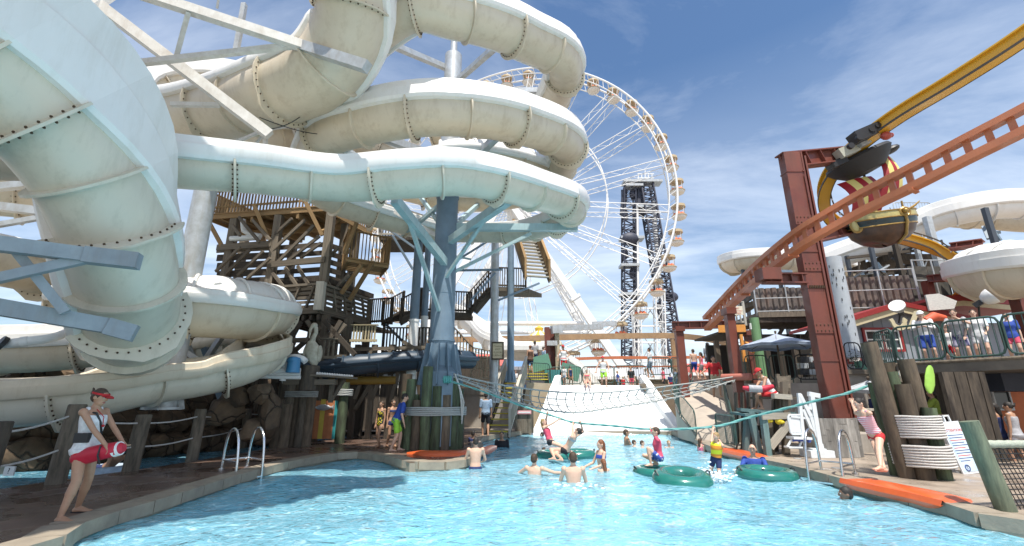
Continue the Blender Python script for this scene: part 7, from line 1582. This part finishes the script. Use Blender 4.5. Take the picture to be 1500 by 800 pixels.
        if kind in ('shorts', 'trunks', 'brief', 'skirt'):
            g.loft(torso_st(e, .455, .56 if kind != 'brief' else .53), 16)
            f = {'shorts': .72, 'trunks': .5, 'brief': .12, 'skirt': .6}[kind]
            for i in (0, 1): g.cap(J['hp', i], J['hp', i].lerp(J['kn', i], f), .060*h, (.052 if kind != 'brief' else .056)*h, 12)
        if kind == 'bra': g.loft(torso_st(.008, .70, .78), 16)
        o = part({'shirt': 'shirt', 'tank': 'tank_top', 'rash': 'rash_guard', 'vest': 'swim_vest', 'suit': 'swimsuit', 'tankini': 'swim_top', 'bra': 'bikini_top', 'shorts': 'shorts', 'trunks': 'swim_trunks', 'brief': 'swim_briefs', 'skirt': 'skirt'}[kind], g, m, rt); rem(o, max(v, .011), 3)
    hm, hs_ = hair[:2]
    if hs_ != 'bald':
        g = M(); g.ball(HH(0, -.008, .018), V((.048, .057, .058))*h*kh, 14, 10, HQ)
        if hs_ in ('short', 'cap', 'visor'): g.ball(HH(0, -.03, -.004), V((.046, .036, .042))*h*kh, 12, 8, HQ)
        if hs_ == 'long': g.cap(HH(0, -.036, -.005), HH(0, -.052, -.11), .044*h*kh, .030*h, 12); g.cap(HH(.02, -.05, -.08), HH(.01, -.055, -.15), .026*h, .012*h)
        if hs_ in ('bun', 'visor'): g.ball(HH(0, -.062, .022), .024*h); g.cap(HH(0, -.07, .03), HH(0, -.085, .055), .014*h, .008*h)
        if hs_ == 'pony': g.ball(HH(0, -.058, .01), .02*h); g.cap(HH(0, -.066, .0), HH(.01, -.075, -.09), .022*h, .010*h)
        g.v = [p+(p-hc)*.035*noise.noise(p*40) for p in g.v]; rem(part('hair', g, hm, rt), max(v*.8, .009), 1)
    if near or h/1.7 > 0:
        g = M(); 
        for sd in (-1, 1): g.ball(HH(sd*.0175, .0505, .010), V((.0085, .006, .006))*h*kh, 8, 6, HQ)
        part('eyes', g, EYW, rt); g = M()
        for sd in (-1, 1): g.ball(HH(sd*.0175, .0555, .010), V((.0042, .003, .0042))*h*kh, 8, 6, HQ); g.cap(HH(sd*.026, .050, .021), HH(sd*.008, .057, .022), .0022*h, .0022*h, 5)
        part('irises', g, EYD, rt); g = M(); g.ball(HH(0, .0515, -.032), V((.014, .006, .005))*h*kh, 8, 6, HQ); part('mouth', g, LIP, rt)
    rt_d = {'J': J, 'HH': HH, 'HQ': HQ, 'rt': rt, 'T': T, 'h': h, 'sx': sx, 'fw': fw, 'U': U, 'hx': hx, 'hf': hf, 'hz': hz, 'kh': kh}
    if hs_ in ('cap', 'visor'): 
        cm = hair[2]; g = M(); rows = []
        hs2 = h*kh
        for j in range(5 if hs_ == 'cap' else 2):
            ph = R(2+j*(20 if hs_ == 'cap' else 16)); rows.append([HH(.055*math.cos(t)*math.cos(ph), -.004+.066*math.sin(t)*math.cos(ph), .022+.055*math.sin(ph)) for t in [2*math.pi*k/20 for k in range(21)]])
        grid(g, rows, False)
        if hs_ == 'cap': g.ball(HH(0, -.004, .06), V((.03, .035, .022))*hs2, 10, 6, HQ)
        part('cap' if hs_ == 'cap' else 'visor_band', g, cm if hs_ == 'cap' else cm, rt); g = M(); br = [HH(.05*math.sin(t), .052+.048*math.cos(t), .022-.010*math.cos(t)) for t in [R(-80+20*k) for k in range(9)]]; bi = [HH(.048*math.sin(t), .045, .024) for t in [R(-80+20*k) for k in range(9)]]
        grid(g, [bi, br]); grid(g, [[p-hz*.005 for p in bi], [p-hz*.006 for p in br]], True); part('brim', g, cm, rt)
    return rt_d
def gp_(x, y, z=0): return gd(x, y, z)
RIGHT, LEFT, AWAY, NEAR = -math.pi/2, math.pi/2, 0, math.pi
# guard with the red rescue tube, near left
f1 = gd(86, 766); f2 = gd(112, 751); mid = (f1+f2)/2; hgt = 1.66
p = mid+V((.03, .0, .845)); f1.z = f2.z = .0
hl, hr = p+V((.36, -.12, .02)), p+V((.40, .10, .03))
d = person('lifeguard woman in a red visor and white tank top holding a red rescue tube', p, RIGHT, hgt, 'tan', torso=(0, -.02, 1), head=(0, .22, 1), look=(0, 1, -.35), arms=(hr, hl), legs=(f2, f1), wear=(('tank', C_WH), ('brief', C_RED)), hair=(HB_, 'visor', C_RED), fem=True, near=True)
rt = d['rt']; T = d['T']; a = M(); a.tube([T(.79)+d['sx']*.08+d['fw']*.10, T(.72)+d['sx']*.03+d['fw']*.135, T(.64)-d['sx']*.04+d['fw']*.115, T(.60)-d['sx']*.13+d['fw']*.04, T(.60)-d['sx']*.12-d['fw']*.06, T(.66)-d['sx']*.02-d['fw']*.12, T(.74)+d['sx']*.06-d['fw']*.11, T(.80)+d['sx']*.09-d['fw']*.02], .014, 8, closed=True); part('shoulder_strap', a, BLACK, rt)
a = M(); a.box(T(.605)+d['sx']*.12+d['fw']*.02, (.16, .07, .12), Quaternion((0, 0, 1), .2)); part('hip_pack', a, BLACK, rt, False)
a = M(); a.tube([T(.82)+d['sx']*.04+d['fw']*.06, T(.76)+d['fw']*.14, T(.70)+d['fw']*.15], .005, 5); a.ball(T(.69)+d['fw']*.155, .018); part('whistle_cord', a, C_RED, rt)
for f_ in (f1, f2): a = M(); a.loft([(f_+V((-.06, 0, .01)), V((0, .035, 0)), V((0, 0, .01))), (f_+V((.05, 0, .01)), V((0, .045, 0)), V((0, 0, .01))), (f_+V((.2, 0, .01)), V((0, .035, 0)), V((0, 0, .01)))], 10); part('flip_flop', a, BLACK, rt)
c = (hl+hr)/2+V((-.02, -.02, -.06)); a = M(); P = [c+V((-.42, -.06, -.10)), c+V((-.36, -.06, -.09)), c+V((-.1, -.04, -.02)), c+V((.10, -.02, .02)), c+V((.17, -.01, .03))]; a.tube(P, [.06, .105, .10, .09, .05], 14); rt = thing('rescue_tube', 'red and white rescue tube held at the hip by the near lifeguard', 'rescue tube', c); part('foam', a, flat('tube_red', (.50, .015, .04), .5), rt)
a = M(); a.tube([c+V((.06, -.02, .01)), c+V((.13, -.015, .025))], [.095, .088], 14); part('white_band', a, WHITE, rt); a = M(); a.tube([c+V((-.06, -.11, .06)), c+V((-.04, -.15, -.05)), c+V((-.03, -.1, -.16))], .012, 6); part('strap', a, BLACK, rt)
# woman standing on the orange mat at right, hands on the rope
fa = gd(1292, 706, .08); fb = gd(1301, 704, .08); p = gd(1297, 705, 0)+V((.03, .06, .81)); hd = at(1236, 577.5, 10.14)
d = person('woman in a pink striped swim top gripping the turquoise rope on the orange mat', p, LEFT+.05, 1.56, 'fair', torso=(0, .40, 1), head=(0, .25, 1), look=(0, 1, -.45), arms=(hd, hd+V((.09, -.01, .03))), legs=(fa, fb), wear=(('tankini', C_STR), ('brief', C_RED)), hair=(HD_, 'bun'), fem=True, near=True)
# seated guard
c = at(1131, 580, 13.75); d = person('lifeguard in red visor and white tank sitting hunched on the tall chair', c+V((0, 0, .06)), LEFT-.15, 1.75, 'tan', torso=(0, .42, 1), head=(0, .55, 1), look=(0, 1, -.5), arms=(at(1103, 566, 13.6), at(1108, 566, 13.5)), legs=(at(1108, 601, 13.9), at(1117, 601, 13.6)), wear=(('tank', C_WH), ('shorts', C_RED)), hair=(HD_, 'cap', C_RED), vox=.011)
a = M(); a.tube([at(1088, 568, 13.6), at(1100, 570, 13.5), at(1120, 570, 13.4), at(1132, 566, 13.45)], [.05, .09, .095, .06], 12); rt = thing('rescue_tube', 'red and grey rescue tube across the lap of the seated lifeguard', 'rescue tube', at(1110, 569, 13.5)); part('foam', a, flat('tube_red', (.50, .015, .04)), rt); a = M(); a.tube([at(1097, 569, 13.5), at(1116, 570, 13.4)], .1, 12); part('grey_band', a, cl('grey', (.42, .42, .44)), rt)
def stand(label, x, yfeet, z, h, yaw, wear, hair=(HB_, 'short'), skin='fair', fem=False, kid=False, arms=(None, None), torso=(0, 0, 1), look=None, head=None, group=None, Y=None, legs=None, vox=.016, stride=.07):
    if Y is not None: f = at(x, yfeet, Y); 
    else: f = gd(x, yfeet, z)
    q = Quaternion((0, 0, 1), yaw); lg = legs or (f+q @ V((-.055*h, stride*h, 0)), f+q @ V((.055*h, -stride*h, 0))); pl = f+V((0, 0, .515*h)) if legs is None else f
    return person(label, pl, yaw, h, skin, torso, head, look, arms, lg, wear, hair, fem, kid, vox, group=group)
# trio by the piles
stand('girl in a yellow and black swimsuit standing in shade by the pile ring', 555, 655, 0, 1.45, 2.6, (('suit', C_YB),), (HB_, 'long'), 'tan', True, Y=None)
stand('slim bather in dark swimwear between the girl in yellow and the man in blue', 572, 655, 0, 1.5, -2.4, (('bra', C_NAVY), ('brief', C_NAVY)), (HB_, 'long'), 'tan', True)
stand('man in royal blue shirt and lime shorts bending beside the pile ring', 578, 661, 0, 1.72, RIGHT+.3, (('shirt', C_BLUE), ('shorts', C_LIME)), (HD_, 'short'), 'fair', torso=(0, .35, 1), arms=(((-.2, .3, -1), (0, .6, -.8)), ((.2, -.1, -1), (0, .3, -1))))
stand('man in a grey blue shirt and black shorts seen from behind near the stair', 711, 639, 0, 1.8, .15, (('shirt', C_LB), ('shorts', C_BLK)), (HD_, 'short'), 'tan')
# guards and waiting bathers at the top of the ramp
stand('guard in white tank and red shorts standing at the top left of the ramp', 826, 549, 0, 1.78, NEAR+.3, (('tank', C_WH), ('shorts', C_RED)), (HD_, 'cap', C_RED), 'tan', Y=27.2, arms=(((-.6, .2, -.8), (.5, .5, -.3)), ((.5, .1, -.9), (.2, .3, -1))))
stand('guard with white shirt, red cap and lime shorts at the ramp edge', 885, 567, 0, 1.75, NEAR, (('tank', C_WH), ('shorts', C_LIME)), (HD_, 'cap', C_RED), 'fair', Y=26.1, arms=(((-.35, .2, -.9), (.1, .4, -1)), ((.5, .1, -.9), (.4, .3, -1))))
f = at(860, 561, 25.9); person('girl in a pink bikini sitting at the top of the white ramp', f+V((0, 0, .10)), NEAR, 1.35, 'fair', legs=(((-.1, 1, -.25), (0, .7, -.8)), ((.12, 1, -.25), (0, .7, -.8))), arms=(((-.3, .2, -1), (.1, .4, -1)), ((.3, .2, -1), (-.1, .4, -1))), wear=(('bra', C_PINK), ('brief', C_PINK)), hair=(HD_, 'bun'), fem=True, vox=.016)
for lb, x, y, Y, h, yaw, wr, hr_, sk, fm in [('woman in a brown top with bare shoulders waiting at the top of the steps', 777, 548, 26.6, 1.68, .4, (('tank', cl('brown', (.10, .05, .03))), ('skirt', C_NAVY)), (HR_, 'bun'), 'tan', True), ('dark haired person in a grey top behind the woman in brown', 784, 540, 28.4, 1.75, -.6, (('shirt', C_GREY), ('shorts', C_NAVY)), (HD_, 'short'), 'brown', False), ('child in a pale blue shirt and blue shorts waiting right of the others', 797, 546, 27.0, 1.55, -1.2, (('shirt', C_LB), ('shorts', C_BLUE)), (HB_, 'short'), 'fair', False),
    ('small child in white by the teal mat at the ramp railing', 827, 564, 26.6, 1.1, 2.8, (('shirt', C_WH), ('trunks', C_LB)), (HB_, 'short'), 'fair', False), ('small child in dark swimwear leaning on the ramp railing', 836, 566, 26.6, 1.2, -2.6, (('suit', C_NAVY),), (HD_, 'bun'), 'tan', True), ('man in a white shirt standing behind the right hand ramp railing', 954, 553, 27.5, 1.8, 1.0, (('shirt', C_WH), ('shorts', C_LB)), (HD_, 'short'), 'tan', False),
    ('shirtless man in blue shorts behind the slim red column', 1019, 555, 26.8, 1.75, .3, (('shorts', C_BLUE),), (HB_, 'short'), 'fair', False), ('woman in a patterned dress behind the sloping walkway railing', 1030, 556, 27.5, 1.65, .9, (('suit', C_PSP), ('skirt', C_GREY)), (HD_, 'long'), 'tan', True), ('man with a dark cap by the snack stand', 1041, 548, 26.0, 1.8, -.8, (('shirt', C_GREY), ('shorts', C_NAVY)), (HD_, 'cap', C_BLK), 'fair', False)]:
    stand(lb, x, y, 0, h, yaw, wr, hr_, sk, fm, Y=Y)
stand('guard in a red polo and tan shorts walking down the sloping walkway', 1051, 582, 0, 1.75, NEAR-.2, (('shirt', C_RED), ('shorts', cl('khaki', (.45, .36, .24)))), (HD_, 'short'), 'tan', Y=19.6, stride=.11, arms=(((-.3, .1, -1), (.3, .3, -1)), ((.6, .2, -.9), (.6, .4, -.4))))
# people under and on the raised walkway
def wk(lb, x, Y, h, yaw, wr, hr_, sk='fair', fm=False, **k): f = at(x, 500, Y); return person(lb, V((f.x, Y, ZW+.515*h)), yaw, h, sk, wear=wr, hair=hr_, fem=fm, vox=.014, legs=(V((f.x, Y, ZW))+Quaternion((0, 0, 1), yaw) @ V((-.07*h, .03, 0)), V((f.x, Y, ZW))+Quaternion((0, 0, 1), yaw) @ V((.07*h, -.03, 0))), **k)
wk('man in a white cap and long white shirt leaning on the walkway railing', 1358, 14.3, 1.78, 2.3, (('rash', C_WH), ('shorts', C_BLUE)), (HD_, 'cap', C_WH), torso=(0, .12, 1), arms=(((-.2, .5, -.8), (.5, .8, .1)), ((.2, .5, -.8), (-.5, .8, .1))))
wk('red haired child in white with red shorts behind the walkway railing', 1388, 14.2, 1.25, 2.5, (('shirt', C_WH), ('shorts', C_RED)), (HR_, 'long'), 'fair', True)
wk('boy in a grey shirt and plaid shorts leaning on the walkway railing', 1408, 13.7, 1.72, 2.2, (('shirt', C_GREY), ('shorts', C_PLAID)), (HB_, 'short'), torso=(0, .18, 1), arms=(((-.4, .6, -.5), (.7, .3, .5)), ((.2, .6, -.8), (-.3, .9, .1))))
wk('woman in white top and white shorts right of the leaning boy', 1436, 13.4, 1.65, 2.4, (('shirt', C_WH), ('trunks', C_WH)), (HB_, 'long'), 'fair', True, arms=(((-.2, .3, -1), (.2, .7, -.5)), ((.2, .3, -1), (.3, .5, -.8))))
wk('girl in a royal blue shirt and pink shorts at the right edge', 1484, 12.9, 1.45, 2.3, (('shirt', C_BLUE), ('trunks', C_PINK)), (HD_, 'pony'), 'fair', True)
stand('bystander in a lime green shirt in the shade under the walkway', 1384, 660, 0, 1.75, 1.0, (('shirt', cl('olive_lime', (.30, .38, .05))), ('shorts', C_NAVY)), (HD_, 'short'), 'tan', Y=13.8, arms=(((-.2, .6, -.7), (.1, 1, .1)), ((.2, .5, -.8), (0, 1, .1))))
stand('woman in a grey tank top in the shade by the orange kiosk', 1480, 690, 0, 1.68, .7, (('tank', C_NAVY), ('skirt', C_NAVY)), (HD_, 'long'), 'tan', True, Y=12.2)
stand('woman with a pale patterned bag at the right edge under the walkway', 1503, 690, 0, 1.66, .5, (('tank', C_GREY), ('skirt', spots('cloth_bag', (.5, .5, .55), (.15, .15, .3), 20))), (HD_, 'bun'), 'tan', True, Y=11.9)
stand('person in a navy shirt sitting at the counter under the low umbrella', 1292, 650, 0, 1.7, .5, (('shirt', C_NAVY), ('shorts', C_NAVY)), (HD_, 'short'), 'tan', Y=15.6)
# rope crossers
rp = lambda x: min(ROPEP, key=lambda p: abs(750+F*p.x/(p.y*CS+(p.z-EYE)*SN)-x))
h1_, h2_ = at(803, 607, 13.6), at(819, 611, 13.5); h1_ = rp(803); h2_ = rp(820)
c = at(806, 646, h1_.y-.1); d = person('girl in a coral pink swim top hanging from the turquoise rope', c, RIGHT-.35, 1.38, 'fair', torso=(-.1, -.42, 1), head=(0, -.3, 1), look=(.2, 1, .6), arms=(h1_, h2_), legs=(((-.05, 1, -.35), (0, 1, -.55)), ((.05, 1, -.30), (0, 1, -.6))), wear=(('tankini', C_PINK), ('brief', C_BLK)), hair=(HL_, 'long'), fem=True, vox=.011)
h1_, h2_ = rp(838), rp(850); c = at(829, 658, h1_.y-.25); d = person('dark haired girl in a black bikini leaning back from the rope over a ring', c, LEFT-.5, 1.5, 'fair', torso=(0, -.75, 1), head=(0, -.7, .8), look=(0, 1, .8), arms=(h1_, h2_), legs=(at(812, 674, 12.6), at(823, 676, 12.5)), wear=(('bra', C_GREY), ('brief', C_BLK)), hair=(HD_, 'bun'), fem=True, vox=.011)
h1_, h2_ = rp(953), rp(958); c = at(966, 680, h1_.y-.3); c.z = .17; fz = at(955, 692, c.y-.15); person('girl in a pink rash guard and flowered shorts crouching on the flat ring', c, LEFT-.1, 1.38, 'fair', torso=(0, .05, 1), arms=(h1_, h2_), legs=(V((c.x-.22, c.y-.08, -.03)), V((c.x-.02, c.y+.14, -.03))), wear=(('rash', C_PINK), ('trunks', C_FLW)), hair=(HB_, 'short'), fem=True, kid=True, vox=.011)
h1_, h2_ = rp(1040), rp(1044); c = at(1049, 671, h1_.y-.35); person('boy in a yellow swim vest dangling from the rope over the splash', c, LEFT+.6, 1.2, 'fair', torso=(-.25, .1, 1), head=(-.1, .2, 1), arms=(h1_, h2_), legs=(((-.1, .3, -1), (0, -.2, -1)), ((.3, .1, -1), (.2, -.5, -1))), wear=(('vest', C_VEST), ('trunks', C_NAVY)), hair=(HL_, 'short'), kid=True, vox=.011)
# bathers in the water: p is where the chin meets the water line
def swim(lb, x, ywater, up, h, yaw, wr=(), hr_=(HB_, 'short'), sk='fair', fm=False, kid=False, arms=(None, None), torso=(0, 0, 1), look=None):
    """up: height of the head top above the water in metres"""
    w = gd(x, ywater, -.17); return person(lb, V((w.x, w.y+.05, -.17+up-.455*h)), yaw, h, sk, torso=torso, wear=wr, hair=hr_, fem=fm, kid=kid, vox=.013, arms=arms, look=look, feet=True, legs=(((-.15, .5, -1), (0, -.6, -1)), ((.15, .7, -1), (0, -.7, -1))))
A_OUT = (((-.8, .3, -.6), (-.3, .9, -.3)), ((.8, .3, -.6), (.3, .9, -.3))); A_IN = (((-.3, .4, -1), (.2, 1, -.3)), ((.3, .4, -1), (-.2, 1, -.3)))
for a_ in [('shirtless boy with a crew cut standing before the orange mat, seen from behind', 696, 686, .72, 1.6, .1, (('trunks', C_NAVY),), (HD_, 'short'), 'fair', False, False, A_IN),
    ('dark wet haired boy standing in the shade beside the pile ring', 693, 656, .55, 1.4, -.4, (('rash', C_NAVY),), (HD_, 'short'), 'tan', False, True, A_IN), ('man in a black shirt up to his chest left of the ramp', 735, 655, .52, 1.75, NEAR, (('shirt', C_BLK),), (HD_, 'short'), 'tan'),
    ('broad shouldered man with cropped hair facing away, leftmost of the two near men', 783, 694, .42, 1.68, -.3, (('trunks', C_NAVY),), (HB_, 'short'), 'fair', False, False, (((-.8, .4, -.5), (-.2, .9, -.1)), ((.9, .3, -.3), (.8, .7, -.1)))), ('broad backed bather with cropped hair facing away, nearest in mid pool', 841, 710, .60, 1.72, 0, (('trunks', C_NAVY),), (HB_, 'short'), 'fair', False, False, A_IN),
    ('boy with brown hair behind the ring, only the head above water', 797, 667, .22, 1.4, .2), ('swimmer with wet dark hair near the foot of the ramp', 794, 640, .2, 1.6, 1.2, (), (HD_, 'short')),
    ('auburn haired woman in a blue bikini facing left in mid pool', 882, 686, .66, 1.66, LEFT+.3, (('bra', C_BLUE),), (HR_, 'long'), 'fair', True, False, A_IN), ('auburn haired child in front of the woman in the blue bikini', 885, 692, .26, 1.2, .3, (), (HR_, 'long'), 'fair', True, True),
    ('man in sunglasses facing right beside two boys near the ramp', 919, 652, .55, 1.8, RIGHT, (('trunks', C_BLK),), (HB_, 'short'), 'tan', False, False, A_IN), ('boy with brown hair close behind the man in sunglasses', 930, 656, .26, 1.3, RIGHT), ('second boy right of the man in sunglasses', 942, 657, .26, 1.3, RIGHT-.3),
    ('blond child facing the camera low in the water near the ramp corner', 981, 656, .22, 1.2, NEAR, (), (HL_, 'short'), 'fair', False, True), ('girl in pink with wet hair behind the boy in the yellow vest', 1028, 659, .36, 1.3, RIGHT+.4, (('suit', C_PSP),), (HB_, 'long'), 'fair', True), ('balding man in a blue shirt pushing the green ring at right', 1108, 691, .6, 1.78, NEAR-.5, (('rash', C_BLUE),), (HB_, 'bald'), 'fair', False, False, (((-.25, .7, -.6), (.25, 1, .15)), ((.25, .7, -.6), (-.25, 1, .15)))),
    ('dark haired swimmer alone by the right bank below the ladder', 1243, 733, .2, 1.7, 1.3, (('rash', C_BLK),), (HD_, 'short'), 'brown', False, False, (((-1, .4, 0), (-1, .6, -.1)), ((1, .2, 0), (1, .5, -.1))))]: swim(*a_)
# rider in the lazy river
rv = gd(150, 694, -.2); a = M(); a.tube([rv+V((.42*math.cos(t), .42*math.sin(t), .05)) for t in [k*math.pi/16 for k in range(32)]], .13, 10, closed=True); solo('river_ring', a, cl('ring_blue_white', (.45, .55, .66)), 'pale blue river ring floating behind the near lifeguard', 'swim ring')
person('dark haired rider lying back in the river ring behind the lifeguard', rv+V((0, .1, .12)), 1.2, 1.55, 'tan', torso=(0, -.8, .6), head=(0, -.5, 1), wear=(('trunks', C_NAVY),), hair=(HD_, 'short'), vox=.014, legs=(((-.2, 1, .1), (0, 1, -.4)), ((.2, 1, .1), (0, 1, -.4))))
# far strollers on the boardwalk
random.seed(31)
cols = [('white', C_WH), ('red', C_RED), ('navy', C_NAVY), ('grey', C_GREY), ('blue', C_BLUE), ('pink', C_PINK), ('black', C_BLK), ('light blue', C_LB)]
spots_ = [(850, 40), (862, 38), (905, 36), (913, 44), (925, 34), (938, 40), (946, 33), (972, 36), (982, 42), (990, 34), (1000, 40), (1013, 38), (1062, 30), (700, 42), (755, 36), (765, 40)]
for i, (x, Y) in enumerate(spots_):
    n1, m1 = cols[(i*5+2) % 8]; n2, m2 = cols[(i*3+1) % 8]; f = at(x, 556, Y); hh = random.uniform(1.5, 1.85)
    place_ = 'beyond the ramp railing' if 840 < x < 1010 else ('by the snack stand' if x > 1010 else 'behind the notice pole')
    ordn = ['first', 'second', 'third', 'fourth', 'fifth', 'sixth', 'seventh', 'eighth', 'ninth', 'tenth', 'eleventh', 'twelfth', 'last', 'first', 'second', 'third'][i]
    person('%s stroller from the left, %s shirt, %s shorts, %s' % (ordn, n1, n2, place_), V((f.x, Y, 2.08+.515*hh)), random.uniform(0, 6), hh, random.choice(['fair', 'tan']), wear=(('shirt', m1), ('shorts', m2)), hair=(random.choice([HB_, HD_, HL_]), 'short'), vox=.03, group='strollers on the boardwalk')
# ---------------------------------------------------------------- small things that fill the place
def cable(label, a, b, sag, r=.012, m=BLACK):
    a = V(a); b = V(b); mm = M(); mm.tube([a.lerp(b, t/16)-V((0, 0, sag*math.sin(math.pi*t/16))) for t in range(17)], r, 5); return solo('cable', mm, m, label, 'cable')
cable('thin black cable sagging from the cream chute to the helix slide arm', at(380, 172, 10), at(528, 194, 12), .25)
cable('thin black cable sagging under the upper left truss', at(390, 190, 10.1), at(465, 150, 10.5), .2)
cable('thin cable strung across the snack stand to the thin red brown column', at(1052, 500, 21), at(1110, 494, 21.5), .15)
# timber clutter behind the column foot: frames, boxes and hung life rings
rt = thing('timber_trestle', 'dark timber trestle of crossed members between the gallery and the column foot', 'trestle', V((-5.5, 18.6, 0)))
for x in (520, 545, 572, 590): b = at(x, 560, 18.4); bx(rt, 'post', WD_DARK if x != 545 else WD_GREY, V((b.x, 18.4, 0)), V((b.x, 18.4, zat(505, 18.4))), .2, .2)
for x0, y0, x1, y1 in ((520, 585, 545, 510), (545, 585, 572, 512), (572, 590, 590, 520), (515, 512, 660, 508), (515, 545, 600, 540), (545, 560, 520, 600), (590, 500, 640, 530)): bx(rt, 'brace', WD_GREY, at(x0, y0, 18.3), at(x1, y1, 18.3), .1, .14)
rt = thing('timber_trestle', 'dark crossed timbers under the gallery left of the pelican figure', 'trestle', V((-8.5, 16.5, 0)))
for x0, y0, x1, y1, m in ((395, 480, 440, 540, WD_DARK), (440, 470, 400, 545, WD_DARK), (390, 500, 450, 498, WD_GREY), (402, 520, 402, 600, WD_DARK), (420, 460, 420, 600, WD_GREY), (475, 470, 520, 520, WD_DARK), (500, 470, 470, 520, WD_DARK), (430, 500, 405, 560, WD_DARK)): bx(rt, 'member', m, at(x0, y0, 16.6), at(x1, y1, 16.6), .16, .16)
# extra railing and clutter on the right bank
bx(None, 'timber_beam', WD_GREY, at(1236, 545, 17.1), at(1420, 545, 17.1), .2, .16); props(COL.objects[-1], 'grey timber kerb beam along the terrace before the boarded house', 'beam')
for i, (x, y, w, h, c_, lb) in enumerate([(1290, 536, .35, .45, WD_GREY, 'grey timber crate on the terrace before the boarded house'), (1303, 538, .4, .3, F3, 'white box on the terrace beside the grey timber crate'), (1262, 537, .3, .4, F4, 'dark green box on the terrace near the big red column')]):
    a = M(); p = at(x, y, 17.9); a.box(p, (w, .3, h)); solo('crate', a, c_, lb, 'crate', smooth=False)
rt = thing('potted_shrub', 'straggly shrub in a tub before the boarded house', 'plant', at(1258, 540, 18)); c = at(1256, 536, 18); GRN = mat('shrub_leaf', (.06, .10, .03), .6, 0, (.03, .06, .02), 9, rnd=.3)
a = M()
for i in range(220):
    d = V((random.gauss(0, .2), random.gauss(0, .16), random.gauss(.15, .2))); p = c+d; q = Quaternion((random.random(), random.random(), random.random()), random.uniform(0, 6)); s_ = random.uniform(.03, .06)
    vs = [p+q @ V(v_) for v_ in ((-s_, 0, 0), (0, -s_*.4, 0), (s_, 0, 0), (0, s_*.4, 0))]; a.add(vs, [(0, 1, 2, 3)])
part('foliage', a, GRN, rt, kind='stuff'); a = M(); a.tube([c-V((0, 0, .45)), c-V((0, 0, .1))], [.14, .2], 12); part('tub', a, flat('tub_clay', (.25, .13, .08)), rt)
for i, (x, y) in enumerate(((1168, 672), (1300, 690), (1225, 686))):
    a = M(); p = gd(x, y); a.tube([p+V((0, 0, .002)), p+V((0, 0, .012))], .09, 16); solo('drain_cover', a, GALV, ['round metal drain cover beside the foot of the pool lift', 'round metal drain cover behind the long orange mat', 'round metal drain cover between the ladder and the plank box'][i], 'drain', 'deck drains')
# splashes round the boy in the vest and the nearer bathers: foam beads
FO = mat('foam', (.82, .86, .88), .4, 0, (.75, .82, .86), 9)
for lb, x, y, n, sp in (('splash of white water under the boy in the yellow vest', 1048, 704, 130, .38), ('small splash round the feet of the boy on the rope', 1040, 696, 50, .3), ('foam at the foot of the white ramp', 880, 638, 200, 2.6), ('wake round the broad backed bather nearest in mid pool', 841, 715, 60, .55)):
    a = M(); c = gd(x, y, -.17)
    for i in range(n):
        wide = sp > 2; d = V((random.gauss(0, sp*.5), random.gauss(0, .12 if wide else sp*.35), abs(random.gauss(0, .03 if wide or 'wake' in lb else .10)))); r_ = random.uniform(.008, .03); a.ball(c+d, (r_*1.6, r_, r_*.7), 6, 4)
    o = solo('splash', a, FO, lb, 'splash'); o['kind'] = 'stuff'
# life ring on the gallery post, flags of the wheel
a = M(); c = at(431, 520, 16.3); a.tube([c+V((.2*math.cos(t), 0, .2*math.sin(t))) for t in [k*math.pi/9 for k in range(18)]], .05, 8, closed=True)
